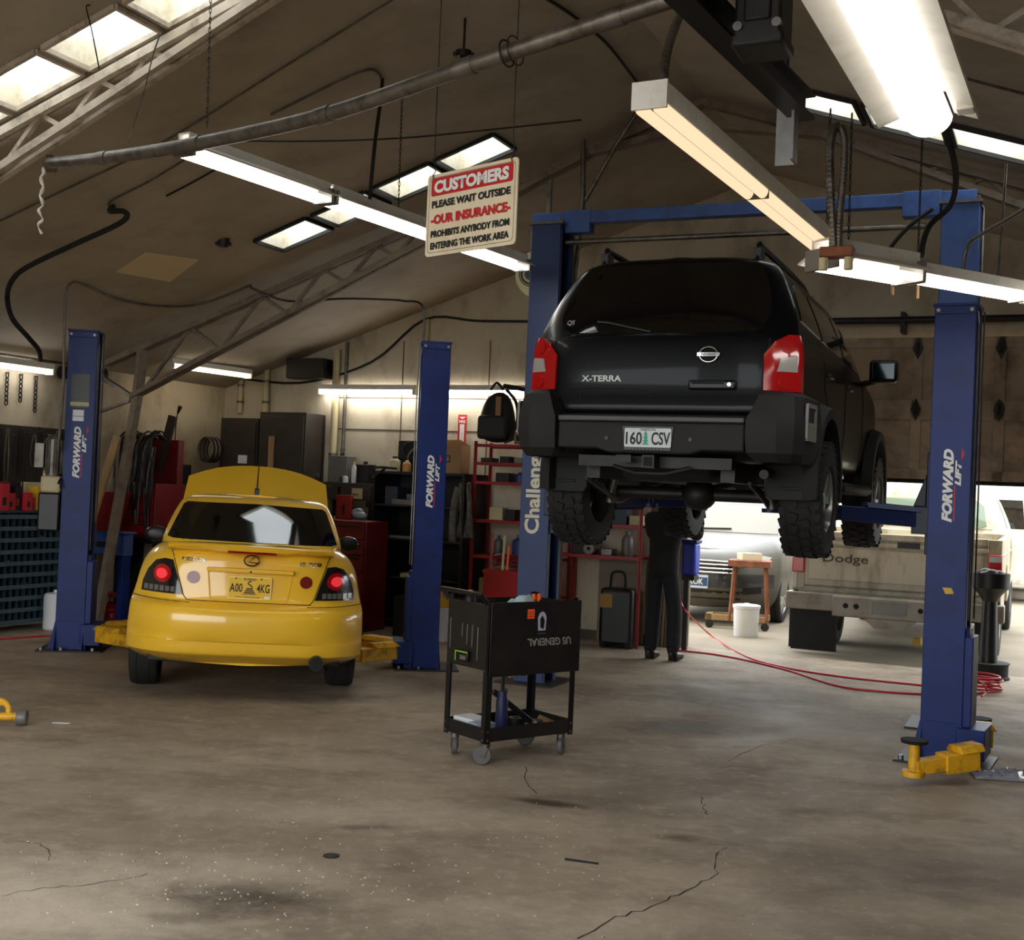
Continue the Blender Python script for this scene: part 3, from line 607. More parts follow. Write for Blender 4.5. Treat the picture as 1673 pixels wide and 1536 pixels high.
line('hanger_rod', 'thin vertical rod near the right edge holding the pinkish lamp', 'rod', [at(1644, 268, 8.4), at(1637, 370, 8.3), at(1628, 478, 8.2)], 0.009, cond, 6, 0)
line('air_hose_drop', 'dark hose hooked on the left ceiling and curling down to the wall', 'hose', [on_roof(185, 338), ur(180, 345), ur(200, 345), ur(208, 353), ur(190, 368), ur(120, 400), ur(45, 436), ur(20, 458), ur(12, 485), ur(20, 520, .9), ur(45, 550, .9), ur(63, 572, .9), ur(66, 588, .9)], 0.022, M_['black_matte'], 8)
line('ceiling_conduit', 'conduit leading along the left ceiling to the hooked hose', 'conduit', [on_roof(300, 262), on_roof(240, 298), on_roof(192, 322), on_roof(178, 332), on_roof(180, 342)], 0.009, cond)
line('ceiling_conduit', 'short dark conduit end on the ceiling left of the lamp row', 'conduit', [on_roof(360, 272), on_roof(320, 295), on_roof(272, 320)], 0.009, wr)
line('motor_conduit', 'thin conduit arching off the ceiling down to the lift motor', 'conduit', [on_roof(410, 466), on_roof(330, 496), on_roof(260, 500), on_roof(190, 488), at(135, 464, 10.8), at(118, 462, 10.7), at(108, 480, 10.7), at(105, 560, 10.7), at(103, 640, 10.75), at(95, 735, 10.8)], 0.012, cond, 8)
line('truss_cable', 'dark cable drooping along the far truss over the yellow car', 'cable', [ur(410, 470), ur(470, 492), ur(560, 488), ur(640, 490), ur(660, 492, .96), ur(688, 497, .92), ur(693, 530, .9), ur(690, 580, .86)], 0.012, wr)
line('ridge_cable', 'twin dark cable crossing the ceiling left of the black rail', 'cable', [on_roof(880, -10), on_roof(935, 25), on_roof(990, 70), on_roof(1030, 120), on_roof(1060, 160)], 0.012, wr)
t = root('sprinkler_head', 'small ceiling fitting on a stub above the grey pipe', 'ceiling fitting', on_roof(760, 30, 0.0)); mb = MB(); mb.cyl((0, 0, 0.02), (0, 0, -0.22), 0.008, n=8); mb.build('stem', wr, t); mb = MB(); mb.cyl((0, 0, -0.22), (0, 0, -0.26), 0.055, 0.05, n=14); mb.cyl((0, 0, -0.26), (0, 0, -0.3), 0.025, n=10); mb.cyl((-0.07, 0, -0.24), (0.07, 0, -0.24), 0.014, n=8); mb.build('cap', M_['dark_steel'], t)
t = root('sprinkler_head', 'small ceiling fitting near the tan ceiling patch at left', 'ceiling fitting', on_roof(365, 393, 0.0)); mb = MB(); mb.cyl((0, 0, 0.02), (0, 0, -0.06), 0.06, 0.04, n=14); mb.cyl((-0.07, 0, -0.03), (0.07, 0, -0.03), 0.016, n=8); mb.build('cap', M_['dark_steel'], t)
a, b, c, d = on_roof(190, 445, 0.004), on_roof(238, 413, 0.004), on_roof(325, 425, 0.004), on_roof(278, 461, 0.004)
mb = MB(); vs = [a, b, c, d]; mb.add(vs + [v + Vector((0, 0, 0.01)) for v in vs], [(0, 1, 2, 3), (7, 6, 5, 4), (0, 4, 5, 1), (1, 5, 6, 2), (2, 6, 7, 3), (3, 7, 4, 0)]); o = mb.build('ceiling_patch', mat('tan_patch_board', (214, 196, 160), 0.8)); tag(o, 'tan rectangular patch board on the left ceiling', 'ceiling patch')

# ---------------------------------------------------------------- the hanging customers sign
SD = 5.4; sc_c = at(768, 341, SD)
t = root('hanging_sign', 'cream warning sign with red and black lettering hanging from wires', 'sign', sc_c, -44)
SW, SH = 0.575, 0.375
def rr(wd, ht, r=0.02, k=5):
    return [(sx * (wd / 2 - r) + r * math.cos(a0 + math.pi / 2 * i / k), sy * (ht / 2 - r) + r * math.sin(a0 + math.pi / 2 * i / k)) for sx, sy, a0 in ((1, 1, 0), (-1, 1, math.pi / 2), (-1, -1, math.pi), (1, -1, 1.5 * math.pi)) for i in range(k + 1)]
mb = MB(); mb.prism(rr(SW, SH), (0, 0, 0), (1, 0, 0), (0, 0, 1), (0, 0.006, 0)); mb.build('board', mat('aged_cream_sign', (226, 210, 180), 0.45, vary=0.05, dirt=(170, 146, 110), dirt_amt=0.3), t)
mb = MB(); n_ = rr(SW - 0.03, SH - 0.03, 0.02); i_ = rr(SW - 0.034, SH - 0.034, 0.019); k = len(n_)
mb.add([(a, -0.001, b) for a, b in n_] + [(a, -0.001, b) for a, b in i_], [(j, (j + 1) % k, k + (j + 1) % k, k + j) for j in range(k)]); mb.build('border', M_['ink'], t)
mb = MB(); mb.prism(rr(SW - 0.055, 0.082, 0.012), (0, -0.0012, 0.128), (1, 0, 0), (0, 0, 1), (0, 0.002, 0)); mb.build('red_band', M_['ink_red'], t)
for s, z, wd, ht, m, bold in (('CUSTOMERS', 0.127, 0.475, 0.058, M_['ink_white'], 0.05), ('PLEASE WAIT OUTSIDE', 0.048, 0.50, 0.034, M_['ink'], 0.045), ('-OUR INSURANCE-', -0.022, 0.505, 0.044, M_['ink_red'], 0.05), ('PROHIBITS ANYBODY FROM', -0.088, 0.50, 0.032, M_['ink'], 0.045), ('ENTERING THE WORK AREA', -0.142, 0.50, 0.032, M_['ink'], 0.045)):
    text('lettering', s, (0, -0.0022, z), (1, 0, 0), (0, 0, 1), m, t, width=wd, height=ht, bold=bold)
for x in (-0.25, 0.25):
    mb = MB(); mb.tube([(x, 0.003, 0.165), (x + 0.004, -0.01, 0.18), (x + 0.01, 0.0, 0.2), (x - 0.005, 0.004, 0.3), (x, 0.0, 1.45)], 0.0025, 5); mb.build('hanging_wire', wr, t)
# ---------------------------------------------------------------- vehicle shells
FR = [0, .14, .28, .42, .54, .64, .73, .80, .86, .91, .95, .98, 1]
def cr_levels(lv, k):
    out = []
    for i in range(len(lv) - 1):
        p0, p1, p2, p3 = lv[max(i - 1, 0)], lv[i], lv[i + 1], lv[min(i + 2, len(lv) - 1)]
        for j in range(k):
            t = j / k; out.append(tuple(0.5 * (2 * b + (c - a) * t + (2 * a - 5 * b + 4 * c - d) * t * t + (3 * b - a - 3 * c + d) * t ** 3) for a, b, c, d in zip(p0, p1, p2, p3)))
    return out + [lv[-1]]
def hull(levels, k=3, sides=26, warp=None, crown=0.015, straight=False):
    """stack of plan outlines; level = (z, half width, rear y, front y, rear corner depth, front corner depth, squareness)"""
    lv = levels if straight else cr_levels(levels, k)
    rings = []; K = 0
    for z, wd, yr, yf, cr, cf, n in lv:
        half = [(f * wd, yr + cr * f ** n) for f in FR]
        y0, y1 = yr + cr, yf - cf
        half += [(wd, y0 + (y1 - y0) * (i + 1) / (sides + 1)) for i in range(sides)]
        half += [(f * wd, yf - cf * f ** n) for f in reversed(FR)]
        K = len(half); rings.append([(x, y, z) for x, y in half] + [(-x, y, z) for x, y in half[1:-1]][::-1])
    N = len(rings[0]); vs = [v for r in rings for v in r]; fs = []
    for i in range(len(rings) - 1):
        for j in range(N): fs.append((i * N + j, i * N + (j + 1) % N, (i + 1) * N + (j + 1) % N, (i + 1) * N + j))
    for ri, up in ((0, -1), (len(rings) - 1, 1)):
        base = ri * N; cols = [.75, .5, .25, 0, -.25, -.5, -.75]; idx = []
        for j in range(K):
            if j in (0, K - 1): idx.append([base + j] * (len(cols) + 2)); continue
            x, y, z = rings[ri][j]; row = [base + j]
            for f in cols: vs.append((x * f, y, z + up * crown * (1 - f * f))); row.append(len(vs) - 1)
            row.append(base + (N - j)); idx.append(row)
        for j in range(K - 1):
            for c in range(len(cols) + 1):
                q = [idx[j][c], idx[j][c + 1], idx[j + 1][c + 1], idx[j + 1][c]]; q = [a for n_, a in enumerate(q) if a not in q[:n_]]
                if len(q) >= 3: fs.append(tuple(q))
    mb = MB(); mb.add([warp(Vector(v)) if warp else v for v in vs], fs); return mb
def sstep(a, b, x): t = min(1, max(0, (x - a) / (b - a))); return t * t * (3 - 2 * t)

def wheel(par, side, x, y, z, Rr, W, rr, rim_m, tread=0, spokes=5, yaw=0.0):
    """side +1 = right of the car; x is the wheel centre"""
    h = W / 2; mb = MB()
    prof = [(rr * 0.97, -h * 0.82), (rr * 1.04, -h * 0.96), (rr + (Rr - rr) * 0.5, -h), (Rr * 0.955, -h * 0.93), (Rr * 0.985, -h * 0.8), (Rr, -h * 0.55)]
    for g in ((-0.45, -0.4), (0.4, 0.45)) if not tread else (): prof += [(Rr, h * g[0]), (Rr - 0.008, h * g[0] + .003), (Rr - 0.008, h * g[1] - .003), (Rr, h * g[1])]
    if tread: prof[-1] = (Rr - 0.012, -h * 0.55)
    prof += [(a, -b) for a, b in prof[5::-1]]
    mb.lathe(prof, axis=(1, 0, 0), n=48, cap=False)
    if tread:
        for i in range(tread):
            for k, (x0, x1) in enumerate(((-.98, -.62), (-.5, -.08), (.08, .5), (.62, .98))):
                a = 2 * math.pi * (i + (0.5 if k % 2 else 0)) / tread; rad = Rr if k in (1, 2) else Rr - 0.008
                c = Vector((h * (x0 + x1) / 2, math.cos(a) * (rad - 0.008), math.sin(a) * (rad - 0.008)))
                mb.box(c, (h * (x1 - x0), Rr * 2 * math.pi / tread * 0.62, 0.022), Matrix.Rotation(a - math.pi / 2, 3, 'X') @ Matrix.Rotation(0.25 * (1 if k in (0, 2) else -1), 3, 'Z'))
    t = mb.build('tire', M_['rubber'], par, loc=(x, y, z))
    if yaw: t.rotation_euler = (0, 0, yaw)
    s = side; mb = MB(); mb.lathe([(rr, -h * 0.8 * s), (rr * 1.0, h * 0.86 * s), (rr * 0.93, h * 0.9 * s), (rr * 0.9, h * 0.6 * s), (rr * 0.9, -h * 0.2 * s)], axis=(1, 0, 0), n=36, cap=False)
    mb.lathe([(0.0001, h * 0.74 * s), (rr * 0.2, h * 0.74 * s), (rr * 0.24, h * 0.6 * s), (rr * 0.24, h * 0.1 * s)], axis=(1, 0, 0), n=20, cap=False)
    for i in range(spokes):
        a = 2 * math.pi * i / spokes; u = Vector((0, math.cos(a), math.sin(a)))
        mb.bar(u * rr * 0.15 + Vector((h * 0.6 * s, 0, 0)), u * rr * 0.93 + Vector((h * 0.68 * s, 0, 0)), rr * 0.26, 0.03, (1, 0, 0))
    mb.build('rim', rim_m, t)
    mb = MB(); mb.lathe([(0.0001, 0), (rr * 0.88, 0)], c=(h * 0.0 * s, 0, 0), axis=(1, 0, 0), n=24, cap=False); mb.build('brake_disc', M_['dark_steel'], t)
    return t
RIM = mat('alloy_rim', (160, 160, 158), 0.3, 0.9); RIM_DARK = mat('dusty_alloy_rim', (96, 94, 90), 0.4, 0.8)
WELL = mat('black_wheel_well', (9, 9, 9), 0.9)
def wells(o, wd, spots, rad):
    mb = MB()
    for y, z in spots:
        for s in (-1, 1): mb.cyl((s * (wd - 0.3), y, z), (s * (wd + 0.3), y, z), rad, n=40)
    boolean_cut(o, mb, WELL)
RED_LENS = mat('red_tail_lens', (176, 14, 20), 0.12, coat=0.6); RED_GLOW = mat('lit_red_lens', (236, 30, 44), 0.2, coat=0.4, emit=(1, 0.07, 0.09), emit_s=0.25)
CLEAR = mat('clear_lens', (186, 184, 180), 0.15, 0.3, coat=0.5); SMOKE = mat('smoked_lamp_housing', (34, 33, 34), 0.15, 0.3, coat=0.6)
GREYLENS = mat('grey_lens', (112, 108, 104), 0.2, 0.2, coat=0.5)
GAP = mat('panel_gap', (8, 8, 8), 0.8)

# ---------------------------------------------------------------- the yellow sedan
YEL = mat('yellow_car_paint', (240, 188, 44), 0.32, coat=0.9, vary=0.04, scale=2); YELD = mat('yellow_bumper_paint', (214, 168, 40), 0.36, coat=0.7, vary=0.05)
lx = root('sedan', 'yellow four-door sedan parked with its hood raised, seen from behind', 'car', (-1.857, 8.75, 0), 11.6)
def lwarp(v):
    y, z = v.y, v.z
    if z > 0.75:
        top = 1.10 - 0.10 * sstep(0.35, 1.1, y) - 0.07 * sstep(2.7, 3.1, y) - 0.24 * sstep(3.1, 4.2, y)
        v.z = 0.75 + (z - 0.75) * (top - 0.75) / 0.35
    k = 1 + 0.025 * math.exp(-((y - 0.83) / 0.45) ** 2) + 0.025 * math.exp(-((y - 3.5) / 0.45) ** 2) - 0.10 * sstep(3.5, 4.4, y)
    v.x *= k; return v
body = hull([(0.27, 0.76, 0.06, 4.05, 0.30, 0.5, 5), (0.335, 0.83, -0.06, 4.22, 0.32, 0.5, 5), (0.36, 0.838, -0.085, 4.26, 0.33, 0.5, 5), (0.435, 0.84, -0.09, 4.28, 0.33, 0.5, 5), (0.445, 0.84, -0.112, 4.29, 0.36, 0.5, 4), (0.56, 0.835, -0.135, 4.3, 0.36, 0.5, 4), (0.655, 0.83, -0.12, 4.28, 0.36, 0.5, 4), (0.69, 0.825, -0.075, 4.26, 0.36, 0.5, 4), (0.715, 0.82, -0.02, 4.25, 0.36, 0.5, 4), (0.80, 0.80, 0.0, 4.24, 0.36, 0.5, 4.5), (0.93, 0.772, 0.01, 4.2, 0.36, 0.5, 5), (1.01, 0.735, 0.02, 4.14, 0.38, 0.5, 5), (1.065, 0.69, 0.04, 4.08, 0.40, 0.5, 5), (1.10, 0.64, 0.08, 4.02, 0.40, 0.5, 5)], 2, warp=lwarp).build('car_body', YEL, lx)
wells(body, 0.84, ((0.83, 0.32), (3.5, 0.32)), 0.36)
cab = hull([(0.96, 0.72, 0.30, 3.2, 0.42, 0.4, 4), (1.06, 0.69, 0.47, 3.0, 0.40, 0.35, 5), (1.12, 0.68, 0.61, 2.86, 0.24, 0.35, 6), (1.25, 0.645, 0.835, 2.55, 0.20, 0.3, 6), (1.38, 0.59, 1.06, 2.25, 0.16, 0.25, 6), (1.425, 0.545, 1.18, 2.1, 0.14, 0.2, 6), (1.445, 0.47, 1.30, 2.0, 0.12, 0.2, 5), (1.452, 0.36, 1.42, 1.9, 0.1, 0.1, 4)], 3).build('roof', YEL, lx)
lv = bvh_of(body); cv = bvh_of(cab); bv = bvh_of(body, cab)
X, Z, FW = (1, 0, 0), (0, 0, 1), (0, 1, 0)
panel('rear_window', cv, [(-0.645, 1.122), (-0.6, 1.112), (0.6, 1.112), (0.645, 1.122), (0.56, 1.365), (0.53, 1.384), (0, 1.395), (-0.53, 1.384), (-0.56, 1.365)], (0, 0, 0), X, Z, FW, M_['glass_dark'], lx, 0.004, 0.06)
panel('windshield', cv, [(-0.66, 1.02), (0.66, 1.02), (0.54, 1.38), (-0.54, 1.38)], (0, 0, 0), X, Z, (0, -1, 0), M_['glass_dark'], lx, 0.004, 0.06)
for s in (-1, 1):
    panel('side_window', cv, [(1.02, 1.08), (2.68, 1.06), (2.32, 1.33), (2.1, 1.375), (1.6, 1.38), (1.35, 1.33)], (0, 0, 0), FW, Z, (-s, 0, 0), M_['glass_dark'], lx, 0.004, 0.08)
mb = MB()
seam(mb, lv, [(-0.575, 1.08), (-0.545, 1.02), (-0.455, 0.745), (-0.43, 0.715), (0.43, 0.715), (0.455, 0.745), (0.545, 1.02), (0.575, 1.08)], (0, 0, 0), X, Z, FW, 0.0035)
for s in (-1, 1):
    seam(mb, lv, [(-0.05, 0.70), (0.45, 0.715)], (0, 0, 0), FW, Z, (-s, 0, 0), 0.003)
    for yy in (1.35, 2.15, 3.0): seam(mb, lv, [(yy - 0.06, 0.35), (yy, 0.6), (yy, 1.0)], (0, 0, 0), FW, Z, (-s, 0, 0), 0.003)
mb.build('panel_seam', GAP, lx)
# lip spoiler over the boot lid
mb = MB(); vs = []; n = 24
for i in range(n + 1):
    f = -1 + 2 * i / n; x = 0.585 * f; e = 1 - abs(f) ** 6; yb = -0.095 + 0.13 * abs(f) ** 3; zt = 1.128 - 0.012 * f * f; sc_ = 1.09 + (0.0 if abs(f) > 0.42 else -0.008) - 0.01 * abs(f) ** 8
    vs += [(x, yb, zt - 0.012), (x, yb + 0.02, zt), (x, yb + 0.13, zt - 0.004), (x, yb + 0.2, zt - 0.03), (x, yb + 0.08, sc_ - 0.02), (x, yb + 0.015, sc_)]
fs = [(i * 6 + k, i * 6 + (k + 1) % 6, i * 6 + 6 + (k + 1) % 6, i * 6 + 6 + k) for i in range(n) for k in range(6)] + [tuple(range(6)), tuple(n * 6 + k for k in range(6))]
mb.add(vs, fs); mb.build('spoiler', YEL, lx)
mb = MB(); mb.b2((-0.17, -0.075, 1.064), (0.17, -0.02, 1.072)); mb.build('brake_light', RED_LENS, lx)
for s in (-1, 1):
    hs = panel('tail_light', lv, [(s * a, b) for a, b in ((0.463, 0.748), (0.50, 0.865), (0.543, 0.985), (0.60, 0.99), (0.665, 0.972), (0.72, 0.905), (0.752, 0.82), (0.758, 0.748))], (0, 0, 0), X, Z, FW, SMOKE, lx, 0.008, 0.03, 0.02)
    panel('red_lens', lv, circle(s * 0.607, 0.885, 0.062, 24), (0, 0, 0), X, Z, FW, RED_LENS, hs, 0.016, 0.02)
    panel('lit_lens', lv, circle(s * 0.607, 0.885, 0.036, 20), (0, 0, 0), X, Z, FW, RED_GLOW, hs, 0.024, 0.02)
    for k in range(6):
        a = 0.515 + k * 0.038; panel('clear_strip', lv, [(s * a, 0.762), (s * (a + 0.028), 0.762), (s * (a + 0.028), 0.80), (s * a, 0.80)], (0, 0, 0), X, Z, FW, CLEAR, hs, 0.013, 0.02, 0.006).data.materials[0] = GREYLENS
    panel('reflector', lv, circle(s * 0.394, 0.876, 0.044, 24), (0, 0, 0), X, Z, FW, mat('dull_red_reflector', (120, 26, 22), 0.3, coat=0.5), lx, 0.008, 0.03)
# plate recess, bar and plate
mb = MB(); mb.b2((-0.305, -0.03, 0.925), (0.305, 0.03, 0.957)); mb.build('garnish_bar', YEL, lx, bevel=0.008)
mb = MB(); seam(mb, lv, [(-0.295, 0.93), (-0.27, 0.74), (-0.25, 0.728), (0.25, 0.728), (0.27, 0.74), (0.295, 0.93)], (0, 0, 0), X, Z, FW, 0.006); mb.build('recess_edge', YEL, lx)
mb = MB(); mb.cyl((0, -0.038, 0.937), (0, -0.02, 0.937), 0.008, n=10); mb.build('key_lock', M_['black'], lx)
pl = MB(); pl.prism(rr(0.305, 0.157, 0.014), (0.0, -0.016, 0.82), X, Z, (0, 0.003, 0)); pl = pl.build('license_plate', mat('yellow_plate', (232, 186, 40), 0.4), lx)
mb = MB(); o1, o2 = rr(0.305, 0.157, 0.014), rr(0.293, 0.145, 0.012); k = len(o1)
mb.add([(a, -0.0168, b + 0.82) for a, b in o1] + [(a, -0.0168, b + 0.82) for a, b in o2], [(j, (j + 1) % k, k + (j + 1) % k, k + j) for j in range(k)]); mb.build('plate_rim', mat('pale_plate_rim', (250, 226, 130), 0.4), pl)
text('plate_letters', 'A00', (-0.095, -0.0165, 0.82), X, Z, M_['ink'], pl, width=0.09, height=0.062, bold=0.015); text('plate_letters', '4KG', (0.095, -0.0165, 0.82), X, Z, M_['ink'], pl, width=0.09, height=0.062, bold=0.015)
text('plate_letters', 'IDAHO', (0, -0.0165, 0.883), X, Z, M_['ink'], pl, width=0.085, height=0.017, bold=0.02)
text('plate_letters', "DON'T TREAD ON ME", (-0.012, -0.0165, 0.755), X, Z, M_['ink'], pl, width=0.17, height=0.008, bold=0.01)
mb = MB(); mb.tube([(0.012, -0.018, 0.87), (-0.008, -0.018, 0.863), (-0.012, -0.018, 0.85), (0.008, -0.018, 0.838), (0.018, -0.018, 0.822)], 0.004, 5, smooth=4)
for k, wd in enumerate((0.022, 0.03, 0.038)): mb.box((0, -0.018, 0.815 - 0.014 * k), (wd * 2, 0.002, 0.009))
mb.box((0, -0.018, 0.776), (0.1, 0.002, 0.004)); mb.build('plate_snake', M_['ink'], pl)
mb = MB(); mb.box((0.125, -0.018, 0.756), (0.035, 0.002, 0.018)); mb.build('plate_sticker', M_['white'], pl)
mb = MB(); mb.cyl((-0.1, -0.02, 0.886), (-0.1, -0.014, 0.886), 0.006, n=8); mb.cyl((0.08, -0.02, 0.886), (0.08, -0.014, 0.886), 0.006, n=8); mb.build('plate_screw', M_['dark_steel'], pl)
BADGE = mat('badge_chrome', (150, 146, 138), 0.2, 1.0)
mb = MB(); mb.tube([(0.052 * math.cos(2 * math.pi * i / 28), -0.018, 1.015 + 0.037 * math.sin(2 * math.pi * i / 28)) for i in range(28)], 0.006, 6, True); mb.tube([(0.022, -0.018, 1.045), (-0.018, -0.018, 1.004), (0.045, -0.018, 1.0)], 0.006, 6); mb.build('badge', BADGE, lx)
text('lettering', 'LEXUS', (-0.40, 0, 1.0), X, Z, BADGE, lx, lv, FW, 0.003, width=0.16, height=0.024, bold=0.02, depth=0.003); text('lettering', 'IS 300', (0.42, 0, 1.005), X, Z, BADGE, lx, lv, FW, 0.003, width=0.155, height=0.026, bold=0.02, depth=0.003)
mb = MB(); mb.cyl((0.5, -0.13, 0.315), (0.5, 0.15, 0.315), 0.052, n=20); mb.build('exhaust_tip', M_['black'], lx); mb = MB(); mb.cyl((0.5, -0.134, 0.315), (0.5, -0.129, 0.315), 0.042, n=20); mb.build('pipe_mouth', GAP, lx)
mb = MB(); mb.cyl((0.15, 0.25, 0.33), (0.62, 0.25, 0.33), 0.095, n=16); mb.b2((-0.68, 0.12, 0.26), (0.68, 3.9, 0.34)); mb.build('underbody', M_['dark_steel'], lx, bevel=0.01)
for s in (-1, 1):
    m_ = MB(); m_.ball((s * 0.87, 2.62, 1.045), 0.1, 12, (1.05, 0.55, 0.72)); m_ = m_.build('wing_mirror', SMOKE, lx); mb = MB(); mb.ball((s * 0.87, 2.575, 1.045), 0.088, 10, (1.0, 0.2, 0.7)); mb.build('mirror_glass', M_['black'], m_)
mb = MB(); mb.prism([(-0.03, -0.02), (0.09, -0.02), (0.06, 0.02), (0.0, 0.075), (-0.025, 0.065)], (-0.02, 1.50, 1.448), FW, Z, (0.04, 0, 0)); mb.build('antenna_base', M_['black'], lx, bevel=0.004)
mb = MB(); mb.tube([(0, 1.49, 1.51), (0.0, 1.47, 1.60), (0.002, 1.44, 1.72)], lambda f: 0.007 - 0.003 * f, 8); mb.build('antenna', M_['black'], lx)
# raised hood
mb = MB(); th = R(51); hn = Vector((0, -math.sin(th), math.cos(th))); hf = Vector((0, math.cos(th), math.sin(th))); g = []; nx, ns = 16, 10
for layer in (0, 1):
    for j in range(ns + 1):
        for i in range(nx + 1):
            f = -1 + 2 * i / nx; sj = j / ns; wd = 0.735 - 0.06 * sj; x = f * wd; lim = 1.01 - 0.15 * abs(f) ** 2.2; d = sj * lim
            off = -0.02 * f * f - 0.02 * max(0, abs(f) - 0.6) / 0.4 - 0.02 * layer - 0.05 * sj ** 4
            g.append(Vector((x, 3.0, 0.975)) + hf * d + hn * off)
N1 = (nx + 1) * (ns + 1); fs = []
for j in range(ns):
    for i in range(nx):
        a = j * (nx + 1) + i; q = (a, a + 1, a + nx + 2, a + nx + 1); fs += [q, tuple(v + N1 for v in q[::-1])]
edge = [i for i in range(nx + 1)] + [j * (nx + 1) + nx for j in range(1, ns + 1)] + [ns * (nx + 1) + i for i in range(nx - 1, -1, -1)] + [j * (nx + 1) for j in range(ns - 1, 0, -1)]
fs += [(edge[i], edge[(i + 1) % len(edge)], edge[(i + 1) % len(edge)] + N1, edge[i] + N1) for i in range(len(edge))]
mb.add(g, fs); mb.build('hood', YEL, lx)
panel('engine_bay', lv, [(-0.62, 3.1), (0.62, 3.1), (0.52, 3.95), (-0.52, 3.95)], (0, 0, 2), X, FW, (0, 0, -1), M_['black_matte'], lx, 0.003, 0.15)
for s in (-1, 1):
    wheel(lx, s, s * 0.735, 0.83, 0.315, 0.315, 0.215, 0.215, RIM, 0, 5); wheel(lx, s, s * 0.735, 3.5, 0.315, 0.315, 0.215, 0.215, RIM, 0, 5)
    mb = MB(); mb.cyl((s * 0.70, 4.1, 0.62), (s * 0.62, 4.3, 0.62), 0.08, n=14); mb.build('headlight', CLEAR, lx)
lx.rotation_euler.y = 0.0
for ch in list(lx.children):
    if not ch.name.startswith('tire'): ch.rotation_euler = (0, R(1.5), 0)

# ---------------------------------------------------------------- the dark SUV up on the lift
CHAR = mat('charcoal_car_paint', (11, 12, 16), 0.3, coat=0.12, spec=0.12, vary=0.05, scale=2); CLAD = mat('grey_plastic_cladding', (40, 40, 39), 0.65, spec=0.25, vary=0.1, scale=6); STEP = mat('silver_grey_bumper_step', (72, 72, 72), 0.5, vary=0.1)
SUV_Z = 1.28
q = at(1060, 720, 7.7); xr = Vector((math.cos(R(23.5)), -math.sin(R(23.5)), 0))
sv = root('suv', 'dark charcoal sport utility vehicle raised high on the blue lift', 'car', (q.x + xr.x * 0.03, q.y + xr.y * 0.03, SUV_Z), -23.5)
def swarp(v):
    if v.z > 1.0 and v.y > 2.9: v.z = 1.0 + (v.z - 1.0) * (1 - 0.45 * sstep(3.0, 4.3, v.y))
    if v.y > 3.7: v.x *= 1 - 0.10 * sstep(3.7, 4.45, v.y)
    return v
sb = hull([(0.55, 0.78, 0.10, 4.35, 0.12, 0.3, 6), (0.60, 0.84, 0.04, 4.4, 0.12, 0.3, 7), (0.80, 0.865, 0.01, 4.42, 0.11, 0.3, 7), (0.86, 0.87, -0.02, 4.42, 0.11, 0.3, 7), (0.98, 0.872, -0.005, 4.4, 0.11, 0.3, 7), (1.15, 0.872, 0.0, 4.36, 0.11, 0.3, 7), (1.28, 0.862, 0.01, 4.3, 0.11, 0.3, 7), (1.33, 0.85, 0.02, 4.2, 0.11, 0.3, 7)], 3, warp=swarp).build('car_body', CHAR, sv)
wells(sb, 0.87, ((0.98, 0.42), (3.68, 0.42)), 0.47)
scb = hull([(1.25, 0.862, 0.012, 3.35, 0.11, 0.3, 7), (1.33, 0.853, 0.03, 3.2, 0.12, 0.3, 7), (1.42, 0.838, 0.06, 3.05, 0.13, 0.3, 7), (1.54, 0.80, 0.11, 2.88, 0.14, 0.3, 7), (1.67, 0.745, 0.17, 2.68, 0.15, 0.25, 7), (1.78, 0.69, 0.225, 2.5, 0.15, 0.25, 7), (1.84, 0.635, 0.26, 2.36, 0.16, 0.25, 6), (1.872, 0.55, 0.32, 2.25, 0.18, 0.25, 5), (1.885, 0.42, 0.42, 2.1, 0.2, 0.2, 4)], 3).build('roof', CHAR, sv)
sl = bvh_of(sb); su = bvh_of(scb)
g = panel('rear_window', su, [(-0.655, 1.385), (-0.60, 1.355), (-0.25, 1.345), (0, 1.325), (0.25, 1.345), (0.60, 1.355), (0.655, 1.385), (0.685, 1.45), (0.67, 1.58), (0.635, 1.70), (0.585, 1.80), (0.555, 1.818), (0, 1.825), (-0.555, 1.818), (-0.585, 1.80), (-0.635, 1.70), (-0.67, 1.58), (-0.685, 1.45)], (0, 0, 0), X, Z, FW, M_['glass_dark'], sv, 0.006, 0.06)
mb = MB(); seam(mb, su, [(-0.05, 1.35), (-0.1, 1.36), (-0.35, 1.415), (-0.42, 1.42)], (0, 0, 0), X, Z, FW, 0.009, off=0.02); mb.build('wiper', M_['black'], sv)
text('window_sticker', 'QS', (-0.61, 0, 1.42), X, Z, mat('pale_sticker', (150, 150, 148), 0.6), sv, su, FW, 0.010, width=0.055, height=0.04, bold=0.03)
for s in (-1, 1):
    for pts in ([(0.32, 1.45), (1.0, 1.42), (1.0, 1.72), (0.62, 1.74), (0.42, 1.62)], [(1.08, 1.42), (1.95, 1.38), (1.95, 1.72), (1.08, 1.72)], [(2.03, 1.38), (2.86, 1.36), (2.62, 1.58), (2.42, 1.70), (2.03, 1.72)]):
        panel('side_window', su, pts, (0, 0, 0), FW, Z, (-s, 0, 0), M_['glass_dark'], sv, 0.006, 0.08)
panel('windshield', su, [(-0.72, 1.36), (0.72, 1.36), (0.6, 1.78), (-0.6, 1.78)], (0, 0, 0), X, Z, (0, -1, 0), M_['glass_dark'], sv, 0.006, 0.1)
mb = MB(); seam(mb, sl, [(-0.70, 1.31), (-0.69, 0.98), (-0.61, 0.825), (0.61, 0.825), (0.69, 0.98), (0.70, 1.31)], (0, 0, 0), X, Z, FW, 0.006)
seam(mb, sl, [(-0.6, 0.99), (-0.12, 0.99), (0.1, 0.93), (0.62, 0.93)], (0, 0, 0), X, Z, FW, 0.003)
